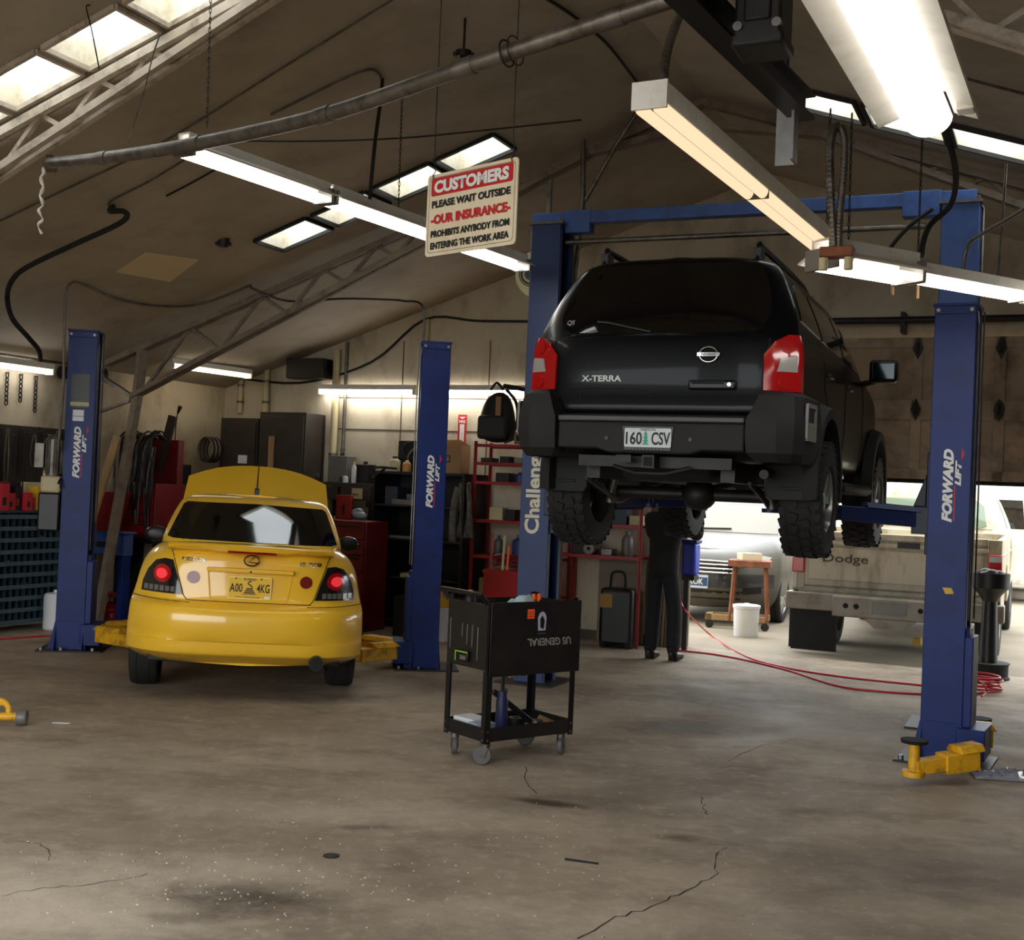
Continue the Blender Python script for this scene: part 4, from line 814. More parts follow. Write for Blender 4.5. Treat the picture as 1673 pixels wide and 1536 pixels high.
for s in (-1, 1):
    for yy in (1.05, 2.0, 2.95): seam(mb, sl, [(yy + (0.3 if yy < 1.1 else 0), 0.62), (yy + (0.3 if yy < 1.1 else 0), 0.85), (yy, 1.1), (yy, 1.3)], (0, 0, 0), FW, Z, (-s, 0, 0), 0.005)
mb.build('panel_seam', GAP, sv)
for s in (-1, 1):
    d = Vector((-s, 1, 0)).normalized(); ux = Vector((s, 1, 0)).normalized(); o = (s * 0.86, 0.0, 0)
    tl = panel('tail_light', sl, [(-0.12, 0.985), (-0.118, 1.205), (-0.06, 1.285), (0.02, 1.325), (0.10, 1.325), (0.115, 0.98)], o, ux, Z, d, RED_LENS, sv, 0.02, 0.03, 0.03)
    panel('clear_lens', sl, [(-0.055, 1.10), (-0.035, 1.185), (0.06, 1.195), (0.06, 1.10)], o, ux, Z, d, CLEAR, tl, 0.028, 0.03)
    panel('lens_ring', sl, circle(0.0, 1.035, 0.042, 18), o, ux, Z, d, RED_LENS, tl, 0.027, 0.03); panel('lens_ring', sl, circle(0.01, 1.255, 0.042, 18), o, ux, Z, d, RED_LENS, tl, 0.027, 0.03)
# rear bumper
bp_ = MB(); bp_.prism([(-0.60, -0.13), (-0.3, -0.15), (0.3, -0.15), (0.60, -0.13), (0.60, 0.06), (-0.60, 0.06)], (0, 0, 0.775), X, FW, (0, 0, 0.035)); bp_ = bp_.build('rear_bumper', STEP, sv, bevel=0.008)
mb = MB(); mb.prism([(-0.60, 0.605), (-0.34, 0.605), (-0.26, 0.58), (0.26, 0.58), (0.34, 0.605), (0.60, 0.605), (0.60, 0.775), (-0.60, 0.775)], (0, -0.115, 0), X, Z, (0, 0.14, 0)); mb.build('lower_face', CLAD, bp_, bevel=0.01)
for s in (-1, 1):
    mb = MB(); rings = [(0.55, .66, -.06, .915), (0.60, .615, -.125, .935), (0.70, .61, -.15, .945), (0.80, .612, -.145, .945), (0.86, .64, -.125, .94), (0.95, .675, -.095, .93), (0.975, .70, -.06, .90)]; vs = []
    for z, xi, yb, xo in rings: vs += [(s * xi, yb, z), (s * (xi + 0.55 * (xo - xi)), yb + 0.01, z), (s * (xo - 0.055), yb + 0.06, z), (s * (xo - 0.01), yb + 0.17, z), (s * xo, yb + 0.36, z), (s * xo, 0.53, z), (s * 0.84, 0.53, z), (s * 0.84, 0.06, z), (s * xi, 0.06, z)]
    n9 = len(rings); mb.add(vs, [(i * 9 + k, i * 9 + (k + 1) % 9, i * 9 + 9 + (k + 1) % 9, i * 9 + 9 + k) for i in range(n9 - 1) for k in range(9)] + [tuple(range(9)), tuple(range(9 * n9 - 9, 9 * n9))]); mb.build('corner_cap', CLAD, bp_, sharp=17)
    mb = MB(); pass
    mb = MB(); A_, B_ = (s * 0.942, 0.04), (s * 0.957, 0.24)
    for (p_, z0), (q_, z1) in (((A_, .70), (A_, .90)), ((B_, .70), (B_, .90)), ((A_, .90), (B_, .90)), ((A_, .785), (B_, .785)), ((A_, .70), (B_, .70))): mb.bar((*p_, z0), (*q_, z1), 0.026, 0.016, (1, 0, 0))
    mb.bar((*A_, .742), (*B_, .742), 0.08, 0.012, (1, 0, 0)); mb.build('step_frame', mat('pale_step_frame', (122, 120, 116), 0.5), bp_)
    mb = MB(); mb.b2((s * 0.93, 0.05, 0.79), (s * 0.951, 0.235, 0.895)); mb.build('step_pocket', M_['black_matte'], bp_)
    mb = MB(); mb.cyl((s * 0.27, -0.118, 0.67), (s * 0.27, -0.125, 0.67), 0.012, n=10); mb.build('bumper_bolt', M_['black'], bp_)
    for yc in (0.98, 3.68):               # arch flares
        mb = MB(); pts = [(s * 0.895, yc + 0.50 * math.cos(a), 0.42 + 0.50 * math.sin(a)) for a in [math.pi * (-0.05 + 1.1 * i / 20) for i in range(21)]]
        vs = []
        for i, p in enumerate(pts):
            a = math.pi * (-0.05 + 1.1 * i / 20); rd = Vector((0, math.cos(a), math.sin(a)))
            c = Vector((0, yc, 0.42)); vs += [Vector((s * 0.84, 0, 0)) + c + rd * 0.46, Vector((s * 0.945, 0, 0)) + c + rd * 0.465, Vector((s * 0.945, 0, 0)) + c + rd * 0.53, Vector((s * 0.86, 0, 0)) + c + rd * 0.57]
        fs = [(i * 4 + k, i * 4 + (k + 1) % 4, i * 4 + 4 + (k + 1) % 4, i * 4 + 4 + k) for i in range(20) for k in range(4)] + [(0, 1, 2, 3), (80, 81, 82, 83)]
        mb.add(vs, fs); mb.build('arch_flare', CLAD, sv)
    mb = MB(); mb.prism([(s * 0.60, 0.62), (s * 0.945, 0.66), (s * 0.945, 0.36), (s * 0.92, 0.325), (s * 0.64, 0.325), (s * 0.615, 0.36)], (0, 0.50, 0), X, Z, (0, 0.02, 0)); mb.box((s * 0.78, 0.497, 0.40), (0.17, 0.01, 0.02)); mb.build('mud_flap', CLAD, sv, bevel=0.006)
    mb = MB(); mb.prism([(s * 0.70, 0.58), (s * 0.94, 0.58), (s * 0.93, 0.3), (s * 0.72, 0.3)], (0, 3.2, 0), X, Z, (0, 0.02, 0)); mb.build('mud_flap', CLAD, sv, bevel=0.006)
    wheel(sv, s, s * 0.81, 0.98, 0.34, 0.395, 0.27, 0.22, RIM, 30, 6); wheel(sv, s, s * 0.81, 3.68, 0.34, 0.395, 0.27, 0.22, RIM, 30, 6)
    m_ = MB(); m_.box((s * 1.04, 2.88, 1.40), (0.22, 0.13, 0.18)); m_.bar((s * 0.85, 2.93, 1.30), (s * 0.99, 2.9, 1.33), 0.06, 0.05); m_ = m_.build('wing_mirror', M_['black'], sv, bevel=0.035); mb = MB(); mb.box((s * 1.045, 2.812, 1.40), (0.17, 0.008, 0.13)); mb.build('mirror_glass', mat('dark_mirror', (40, 44, 46), 0.05, 0.8), m_, bevel=0.003)
    mb = MB(); mb.tube([(s * 0.80, 1.5, 0.5), (s * 0.90, 1.58, 0.44), (s * 0.91, 1.8, 0.43), (s * 0.91, 2.9, 0.43), (s * 0.9, 3.08, 0.44), (s * 0.8, 3.15, 0.5)], 0.045, 10, smooth=4); mb.build('side_step', CLAD, sv)
    mb = MB(); mb.tube([(s * 0.52, 0.42, 1.86), (s * 0.52, 0.47, 1.955), (s * 0.52, 0.6, 1.97), (s * 0.52, 2.0, 1.96), (s * 0.52, 2.2, 1.87)], 0.022, 10, smooth=3); mb.box((s * 0.52, 0.47, 1.905), (0.05, 0.12, 0.08)); mb.build('roof_rail', M_['black'], sv, bevel=0.004)
    for yy in (1.15, 2.1): mb = MB(); mb.bar((s * 0.882, yy, 1.19), (s * 0.882, yy + 0.16, 1.19), 0.03, 0.03); mb.build('door_handle', M_['black'], sv, bevel=0.008)
    panel('headlight', sl, [(s * 0.5, 0.82), (s * 0.76, 0.82), (s * 0.76, 1.0), (s * 0.5, 1.0)], (0, 0, 0), X, Z, (0, -1, 0), CLEAR, sv, 0.01)
    mb = MB(); mb.b2((s * 0.40, 0.15, 0.42), (s * 0.49, 4.2, 0.56)); mb.build('frame_rail', M_['dark_steel'], sv)
    mb = MB()
    for k in range(4): mb.tube([(s * 0.55, 0.30 + 0.1 * k, 0.42 - 0.008 * k), (s * 0.55, 0.98, 0.27 - 0.012 * k + 0.03), (s * 0.55, 1.75 - 0.1 * k, 0.40 - 0.008 * k)], 0.014, 6, smooth=5)
    mb.build('leaf_spring', M_['dark_steel'], sv)
    mb = MB(); mb.cyl((s * 0.5, 0.86, 0.62), (s * 0.58, 0.9, 0.26), 0.03, n=12); mb.build('shock_absorber', M_['galv'], sv)
mb = MB(); mb.prism([(0.0, 0.0), (0.305, 0.0), (0.32, 0.155), (-0.015, 0.155)], (-0.155, -0.122, 0.595), X, Z, (0, 0.008, 0)); PF = mb.build('plate_frame', M_['black'], bp_, bevel=0.003)
pl = MB(); pl.prism(rr(0.30, 0.118, 0.01), (0, -0.126, 0.676), X, Z, (0, 0.004, 0)); pl = pl.build('license_plate', mat('pale_plate', (206, 212, 214), 0.4), sv)
text('plate_letters', '160', (-0.088, -0.1265, 0.672), X, Z, M_['ink'], pl, width=0.105, height=0.08, bold=0.02); text('plate_letters', 'CSV', (0.085, -0.1265, 0.672), X, Z, M_['ink'], pl, width=0.12, height=0.08, bold=0.02)
text('plate_letters', 'OREGON', (0, -0.1265, 0.726), X, Z, M_['ink'], pl, width=0.10, height=0.014, bold=0.01)
mb = MB()
for k in range(4): mb.prism([(-0.022 + 0.003 * k, 0), (0.022 - 0.003 * k, 0), (0, 0.03)], (-0.012, -0.1275, 0.632 + 0.02 * k), X, Z, (0, 0.001, 0))
mb.build('plate_tree', mat('green_ink', (70, 176, 140), 0.6), pl)
mb = MB()
for k in range(9): mb.box((-0.09 + 0.0225 * k, -0.124, 0.606), (0.014, 0.006, 0.012))
mb.build('frame_emboss', STEP, PF)
CHR = M_['chrome']
mb = MB(); mb.tube([(0.335 + 0.057 * math.cos(2 * math.pi * i / 28), -0.012, 1.205 + 0.047 * math.sin(2 * math.pi * i / 28)) for i in range(28)], 0.006, 8, True); mb.b2((0.263, -0.022, 1.192), (0.407, -0.008, 1.218)); mb.build('badge', CHR, sv, bevel=0.003)
text('badge_letters', 'NISSAN', (0.335, -0.0225, 1.205), X, Z, M_['ink'], sv, width=0.085, height=0.014, bold=0.01)
text('lettering', 'X-TERRA', (-0.36, 0, 1.055), X, Z, mat('dull_badge', (120, 118, 112), 0.3, 0.9), sv, sl, FW, 0.004, width=0.27, height=0.04, bold=0.03, depth=0.003)
hd = MB(); hd.b2((0.215, -0.03, 0.985), (0.515, -0.002, 1.045)); hd = hd.build('gate_handle', M_['black'], sv, bevel=0.014)
mb = MB(); mb.cyl((0.475, -0.034, 1.018), (0.475, -0.028, 1.018), 0.012, n=12); mb.build('key_lock', CHR, hd); mb = MB(); mb.b2((0.24, -0.034, 1.02), (0.44, -0.028, 1.04)); mb.build('grip', M_['black_matte'], hd)
h_ = MB(); h_.bar((-0.5, 0.05, 0.53), (0.5, 0.05, 0.53), 0.07, 0.07); h_.b2((-0.04, -0.1, 0.49), (0.04, 0.05, 0.57)); h_ = h_.build('tow_hitch', M_['dark_steel'], sv); mb = MB(); mb.b2((-0.028, -0.102, 0.502), (0.028, -0.1, 0.558)); mb.build('receiver_hole', GAP, h_)
mb = MB(); mb.tube([(-0.25, -0.02, 0.50), (-0.1, -0.05, 0.46), (0.1, -0.05, 0.46), (0.25, -0.02, 0.5)], 0.012, 6); mb.box((-0.16, -0.09, 0.545), (0.1, 0.02, 0.045)); mb.build('hitch_loop', M_['dark_steel'], h_)
mb = MB(); mb.cyl((-0.7, 0.98, 0.34), (0.7, 0.98, 0.34), 0.045, n=14); mb.ball((0.05, 0.98, 0.34), 0.125, 12, (1, 0.9, 0.9)); mb.build('rear_axle', M_['dark_steel'], sv)
mb = MB(); mb.cyl((0.05, 1.1, 0.36), (0.05, 2.6, 0.46), 0.04, n=12); mb.build('drive_shaft', M_['dark_steel'], sv)
mb = MB(); mb.b2((-0.3, 0.25, 0.42), (0.32, 0.72, 0.58)); mb.build('spare_carrier', M_['black_matte'], sv, bevel=0.05)
mb = MB(); mb.b2((-0.42, 1.35, 0.44), (-0.02, 2.2, 0.62)); mb.build('fuel_tank', M_['dark_steel'], sv, bevel=0.04)
mb = MB(); mb.cyl((0.28, 1.4, 0.46), (0.28, 2.1, 0.46), 0.1, n=16); mb.tube([(0.28, 1.4, 0.46), (0.3, 1.1, 0.58), (0.36, 0.8, 0.6), (0.62, 0.45, 0.5), (0.66, 0.2, 0.48)], 0.03, 10, smooth=5); mb.build('muffler', M_['dark_steel'], sv)
mb = MB(); mb.b2((-0.18, 2.5, 0.42), (0.18, 3.3, 0.62)); mb.cyl((-0.7, 3.68, 0.36), (0.7, 3.68, 0.36), 0.04, n=10); mb.b2((-0.55, 3.3, 0.5), (0.55, 4.2, 0.6)); mb.build('drivetrain', M_['dark_steel'], sv, bevel=0.02)
mb = MB(); mb.prism([(-0.8, 4.25), (0.8, 4.25), (0.6, 4.5), (-0.6, 4.5)], (0, 0, 0.55), X, FW, (0, 0, 0.25)); mb.build('front_bumper', CLAD, sv, bevel=0.03)

# ---------------------------------------------------------------- vehicles out in the yard
SIL = mat('dusty_silver_paint', (92, 90, 84), 0.4, 0.0, coat=0.1, spec=0.3, vary=0.06, dirt=(120, 108, 84), dirt_amt=0.4, dirt_scale=2)
q = at(1138, 955, 15.8)
ss = root('sedan', 'dusty silver sedan facing the open garage door', 'car', (q.x, q.y, -0.02), ANG); ss.scale = (1.05, 1.05, 1.09)
def sw(v):
    y, z = v.y, v.z
    if z > 0.72: v.z = 0.72 + (z - 0.72) * (1.0 - 0.62 * (1 - sstep(-0.1, 1.2, y)) + 0.1 * sstep(3, 4, y))
    v.x *= 1 - 0.08 * (1 - sstep(0, 0.8, y)); return v
b_ = hull([(0.2, 0.78, 0.16, 4.6, 0.5, 0.4, 3), (0.32, 0.86, 0.02, 4.7, 0.55, 0.4, 3), (0.5, 0.885, -0.03, 4.74, 0.6, 0.4, 3), (0.7, 0.89, 0.0, 4.72, 0.6, 0.4, 3), (0.9, 0.87, 0.05, 4.66, 0.6, 0.4, 3), (1.0, 0.82, 0.12, 4.6, 0.6, 0.4, 3), (1.04, 0.74, 0.25, 4.5, 0.6, 0.4, 3)], 3, warp=sw).build('car_body', SIL, ss)
wells(b_, 0.89, ((0.98, 0.33), (3.7, 0.33)), 0.37)
c_ = hull([(0.95, 0.8, 0.95, 4.1, 0.3, 0.3, 4), (1.08, 0.74, 1.25, 3.95, 0.3, 0.3, 5), (1.25, 0.67, 1.6, 3.6, 0.25, 0.3, 5), (1.42, 0.59, 1.98, 3.15, 0.2, 0.25, 5), (1.47, 0.48, 2.15, 2.95, 0.2, 0.2, 4)], 3).build('roof', SIL, ss)
v1, v2 = bvh_of(b_), bvh_of(c_); WGL = mat('beige_car_glass', (120, 116, 104), 0.4, spec=0.3); RGHT = (1, 0, 0)  # windshield glass in one even beige
panel('windshield', v2, [(-0.68, 1.06), (0.68, 1.06), (0.57, 1.4), (-0.57, 1.4)], (0, 0, 0), X, Z, FW, WGL, ss, 0.006, 0.08)
for s in (-1, 1):
    panel('side_window', v2, [(1.75, 1.1), (3.6, 1.1), (3.1, 1.4), (2.2, 1.4)], (0, 0, 0), FW, Z, (-s, 0, 0), M_['glass_dark'], ss, 0.006, 0.1)
    h_ = panel('headlight', v1, [(s * 0.46, 0.68), (s * 0.74, 0.72), (s * 0.80, 0.80), (s * 0.72, 0.82), (s * 0.5, 0.745)], (0, 0, 0), X, Z, FW, CLEAR, ss, 0.01, 0.04)
    panel('fog_light', v1, [(s * 0.52, 0.36), (s * 0.72, 0.38), (s * 0.72, 0.46), (s * 0.54, 0.44)], (0, 0, 0), X, Z, FW, M_['black'], ss, 0.006, 0.05)
    wheel(ss, s, s * 0.78, 0.98, 0.325, 0.325, 0.21, 0.225, RIM, 0, 10); wheel(ss, s, s * 0.78, 3.7, 0.325, 0.325, 0.21, 0.225, RIM, 0, 10)
    mb = MB(); mb.ball((s * 0.93, 1.55, 1.04), 0.1, 10, (1.1, 0.6, 0.7)); mb.build('wing_mirror', SIL, ss)
gr = panel('grille', v1, [(-0.42, 0.60), (0.42, 0.60), (0.46, 0.74), (-0.46, 0.74)], (0, 0, 0), X, Z, FW, M_['black'], ss, 0.006, 0.06)
mb = MB()
for z in (0.61, 0.655, 0.70, 0.74): seam(mb, v1, [(-0.45, z), (0.45, z)], (0, 0, 0), X, Z, FW, 0.011, off=0.012)
mb.build('chrome_bar', M_['chrome'], gr)
panel('air_intake', v1, [(-0.5, 0.30), (0.5, 0.30), (0.56, 0.40), (-0.56, 0.40)], (0, 0, 0), X, Z, FW, M_['black'], ss, 0.006, 0.06)
panel('bumper_band', v1, [(-0.84, 0.44), (0.84, 0.44), (0.84, 0.60), (-0.84, 0.60)], (0, 0, 0), X, Z, FW, mat('dark_bumper_band', (40, 42, 46), 0.4, coat=0.4), ss, 0.004, 0.06)
pl = MB(); pl.prism(rr(0.31, 0.155, 0.012), (0, -0.06, 0.50), X, Z, (0, 0.02, 0)); pl = pl.build('license_plate', mat('blue_white_plate', (190, 200, 222), 0.4), ss)
mb = MB(); mb.b2((-0.15, -0.062, 0.45), (0.15, -0.06, 0.55)); mb.build('plate_band', mat('plate_blue', (46, 72, 116), 0.4), pl)
text('plate_letters', '.KOK', (0.0, -0.0635, 0.50), X, Z, M_['ink_white'], pl, width=0.2, height=0.07, bold=0.02)
mb = MB(); seam(mb, v2, [(-0.55, 1.07), (0.1, 1.09)], (0, 0, 0), X, Z, FW, 0.012, off=0.02); mb.build('wiper', M_['black'], ss)

DW = mat('dirty_white_paint', (184, 176, 154), 0.5, coat=0.2, vary=0.08, dirt=(112, 94, 60), dirt_amt=0.75, dirt_scale=3.5, stretch=(1.4, 1.4, 0.5))
DWG = mat('grimy_bumper', (128, 121, 108), 0.5, 0.4, vary=0.2, dirt=(90, 76, 56), dirt_amt=0.6, dirt_scale=6)
q = at(1460, 960, 12.75)
dk = root('pickup_truck', 'dirty white pickup truck parked backed up to the garage door', 'pickup truck', (q.x, q.y, -0.02), ANG)
K = 1.06; dk.scale = (K, K, K); W2 = 0.98
bd = MB()
bd.prism([(-0.06, 0.66), (-0.04, 1.24), (2.2, 1.26), (2.2, 0.6), (1.75, 0.55), (1.68, 0.78), (1.45, 0.95), (1.15, 0.95), (0.92, 0.78), (0.85, 0.56), (0.1, 0.60)], (W2 - 0.05, 0, 0), FW, Z, (0.05, 0, 0)); bd.prism([(-0.06, 0.66), (-0.04, 1.24), (2.2, 1.26), (2.2, 0.6), (1.75, 0.55), (1.68, 0.78), (1.45, 0.95), (1.15, 0.95), (0.92, 0.78), (0.85, 0.56), (0.1, 0.60)], (-W2, 0, 0), FW, Z, (0.05, 0, 0))
bd.b2((-W2 + 0.05, 0, 0.62), (W2 - 0.05, 2.2, 0.72)); bd.b2((-W2 + 0.05, 2.12, 0.72), (W2 - 0.05, 2.2, 1.26))
for s in (-1, 1): bd.b2((s * (W2 - 0.12), -0.04, 0.66), (s * (W2 - 0.02), 0.06, 1.24)); bd.b2((s * W2, -0.02, 1.08), (s * (W2 + 0.012), 2.2, 1.1))
bd = bd.build('truck_bed', DW, dk, bevel=0.02)
tg = MB(); tg.b2((-0.86, -0.05, 0.70), (0.86, 0.02, 1.245)); tg.b2((-0.86, -0.07, 1.18), (0.86, -0.04, 1.245)); tg.b2((-0.86, -0.07, 1.11), (0.86, -0.05, 1.15)); tg.b2((-0.82, -0.065, 0.76), (0.82, -0.05, 1.08)); tg = tg.build('tailgate', DW, dk, bevel=0.012)
text('lettering', 'Dodge', (-0.46, -0.068, 0.97), X, Z, mat('faded_black_letters', (64, 58, 50), 0.6), tg, width=0.44, height=0.11, bold=0.012)
mb = MB(); mb.b2((0.03, -0.075, 1.115), (0.24, -0.06, 1.17)); mb.build('tailgate_latch', M_['black'], tg)
for s in (-1, 1):
    t_ = MB(); t_.b2((s * (W2 - 0.12), -0.075, 0.82), (s * (W2 + 0.005), -0.03, 1.10)); t_ = t_.build('tail_light', RED_LENS, dk, bevel=0.012); mb = MB(); mb.b2((s * (W2 - 0.11), -0.08, 1.03), (s * (W2 + 0.0), -0.072, 1.085)); mb.build('reverse_lens', CLEAR if s > 0 else RED_LENS, t_)
mb = MB(); mb.b2((-0.96, -0.03, 0.64), (0.96, 0.05, 0.69)); mb.build('sill_trim', DW, dk, bevel=0.008)
rb = MB(); rb.prism([(-1.02, -0.16), (1.02, -0.16), (1.02, 0.02), (0.94, 0.04), (0.94, -0.1), (-0.94, -0.1), (-0.94, 0.04), (-1.02, 0.02)], (0, 0, 0.46), X, FW, (0, 0, 0.17)); rb.b2((-0.55, -0.22, 0.42), (0.55, -0.12, 0.62)); rb = rb.build('rear_bumper', DWG, dk, bevel=0.012)
mb = MB(); mb.b2((-0.17, -0.235, 0.47), (0.15, -0.222, 0.60)); mb.build('blank_plate', M_['grey'], rb, bevel=0.004)
for x in (-0.42, -0.32, 0.28, 0.42): mb = MB(); mb.cyl((x, -0.228, 0.53), (x, -0.215, 0.53), 0.026, n=12); mb.build('bumper_hole', GAP, rb)
mb = MB(); mb.prism([(-0.25, 0.42), (0.25, 0.42), (0.15, 0.33), (-0.15, 0.33)], (0, -0.2, 0), X, Z, (0, 0.05, 0)); mb.build('tow_plate', DWG, rb)
cb = hull([(0.45, 0.90, 2.26, 5.1, 0.06, 0.4, 8), (0.9, 0.99, 2.25, 5.15, 0.07, 0.4, 8), (1.22, 0.985, 2.25, 5.1, 0.08, 0.4, 8), (1.27, 0.94, 2.26, 4.2, 0.09, 0.3, 8), (1.45, 0.88, 2.32, 3.95, 0.1, 0.3, 7), (1.68, 0.78, 2.42, 3.7, 0.12, 0.3, 7), (1.77, 0.70, 2.5, 3.55, 0.14, 0.25, 6), (1.80, 0.55, 2.6, 3.4, 0.15, 0.2, 5)], 3).build('cab', DW, dk)
cvb = bvh_of(cb)
rwin = panel('rear_window', cvb, [(-0.72, 1.34), (-0.62, 1.30), (0.62, 1.30), (0.72, 1.34), (0.68, 1.56), (0.60, 1.62), (-0.60, 1.62), (-0.68, 1.56)], (0, 0, 0), X, Z, FW, mat('greenish_cab_glass', (110, 128, 108), 0.08, coat=0.5), dk, 0.006, 0.08)
panel('windshield', cvb, [(-0.78, 1.3), (0.78, 1.3), (0.66, 1.66), (-0.66, 1.66)], (0, 0, 0), X, Z, (0, -1, 0), M_['glass_dark'], dk, 0.006, 0.1)
for s in (-1, 1):
    panel('side_window', cvb, [(2.6, 1.32), (3.7, 1.32), (3.4, 1.62), (2.75, 1.64)], (0, 0, 0), FW, Z, (-s, 0, 0), M_['glass_dark'], dk, 0.006, 0.1)
    wheel(dk, s, s * 0.82, 1.3, 0.37, 0.375, 0.24, 0.24, M_['white_fix'], 0, 6); wheel(dk, s, s * 0.82, 4.5, 0.37, 0.375, 0.24, 0.24, M_['white_fix'], 0, 6)
    if s < 0: mb = MB(); mb.b2((-1.0, 0.10, 0.03), (-0.55, 0.13, 0.44)); mb.build('mud_flap', M_['black_matte'], dk); mb = MB(); mb.b2((-1.10, 0.5, 0.0), (-0.62, 0.53, 0.46)); mb.build('mud_flap', M_['black_matte'], dk)
mb = MB(); mb.b2((-0.4, 0.2, 0.4), (0.4, 4.6, 0.6)); mb.cyl((-0.75, 1.3, 0.37), (0.75, 1.3, 0.37), 0.05, n=10); mb.build('chassis', M_['dark_steel'], dk)
# tall pale van far beyond the pickup
q = at(1605, 830, 21.5)
vn = root('van', 'pale boxy van parked in the yard beyond the pickup cab', 'van', (q.x, q.y, -0.02), ANG)
mb = hull([(0.35, 0.95, 0, 5.2, 0.1, 0.4, 8), (1.0, 1.05, 0, 5.2, 0.1, 0.4, 8), (1.7, 1.03, 0.03, 4.6, 0.12, 0.4, 8), (2.2, 0.95, 0.1, 4.2, 0.15, 0.4, 7), (2.32, 0.8, 0.2, 4.0, 0.2, 0.3, 5)], 3); vb = mb.build('van_body', mat('chalky_van_paint', (190, 186, 172), 0.55, vary=0.05, dirt=(180, 160, 120), dirt_amt=0.5), vn)
vv = bvh_of(vb); panel('rear_window', vv, [(-0.7, 1.3), (0.7, 1.3), (0.65, 1.8), (-0.65, 1.8)], (0, 0, 0), X, Z, FW, M_['glass_dark'], vn, 0.006, 0.1)
for s in (-1, 1):
    wheel(vn, s, s * 0.9, 1.1, 0.36, 0.36, 0.22, 0.23, RIM_DARK, 0, 6); wheel(vn, s, s * 0.9, 4.1, 0.36, 0.36, 0.22, 0.23, RIM_DARK, 0, 6)
q = at(1440, 830, 27.5)
vn2 = root('van', 'cream camper roofed van peeking over the pickup behind the lift arm', 'van', (q.x, q.y, -0.02), ANG)
mb = hull([(0.35, 0.9, 0, 5.0, 0.1, 0.4, 8), (1.0, 1.0, 0, 5.0, 0.1, 0.4, 8), (1.6, 0.96, 0.05, 4.4, 0.14, 0.4, 8), (1.95, 0.8, 0.3, 4.0, 0.2, 0.4, 6), (2.0, 0.6, 0.5, 3.8, 0.2, 0.3, 5)], 3); vb = mb.build('van_body', mat('cream_van_paint', (186, 176, 154), 0.5, vary=0.05), vn2)
vv = bvh_of(vb); panel('rear_window', vv, [(-0.7, 1.2), (0.7, 1.2), (0.65, 1.6), (-0.65, 1.6)], (0, 0, 0), X, Z, FW, WGL, vn2, 0.006, 0.1)
for s in (-1, 1):
    wheel(vn2, s, s * 0.85, 1.0, 0.35, 0.35, 0.22, 0.22, RIM_DARK, 0, 6); wheel(vn2, s, s * 0.85, 4.0, 0.35, 0.35, 0.22, 0.22, RIM_DARK, 0, 6)
# ---------------------------------------------------------------- lift posts
def channel_mb(s, wd, dp, h, th=0.012, z0=0.0):
    a, b = wd / 2, dp / 2
    pts = [(-a, -b), (a, -b), (a, -b + 0.06), (a - th, -b + 0.06), (a - th, -b + th), (-a + th, -b + th), (-a + th, b - th), (a - th, b - th), (a - th, b - 0.06), (a, b - 0.06), (a, b), (-a, b)]
    mb = MB(); mb.prism([(s * x, y) for x, y in pts], (0, 0, z0), X, FW, (0, 0, h)); return mb
def arm(parent, piv, tip, m, padz, stage=True, pad_m=None):
    piv, tip = Vector(piv), Vector(tip); d = tip - piv; mid = piv + d * 0.55
    a = MB(); a.bar(piv, mid, 0.12, 0.11); a.prism([(-0.08, 0.0), (0.08, 0.0), (0.05, 0.04), (-0.05, 0.04)], piv + Vector((0, 0, 0.055)) - d.normalized() * 0.02, d.normalized().cross(Vector(Z)), Z, d * 0.4); a = a.build('lift_arm', m, parent, bevel=0.006)
    mb = MB(); mb.bar(mid - d * 0.1, tip, 0.09, 0.08); mb.build('arm_extension', m, a, bevel=0.004)
    mb = MB(); mb.cyl(tip + Vector((0, 0, -0.05)), tip + Vector((0, 0, -0.02)), 0.065, n=16); mb.cyl(tip + Vector((0, 0, -0.04)), (tip.x, tip.y, padz - 0.02), 0.032, n=14); mb.build('pad_screw', m, a)
    mb = MB(); mb.cyl((tip.x, tip.y, padz - 0.02), (tip.x, tip.y, padz), 0.075, 0.08, n=18); mb.build('arm_pad', pad_m or M_['black_matte'], a); return a
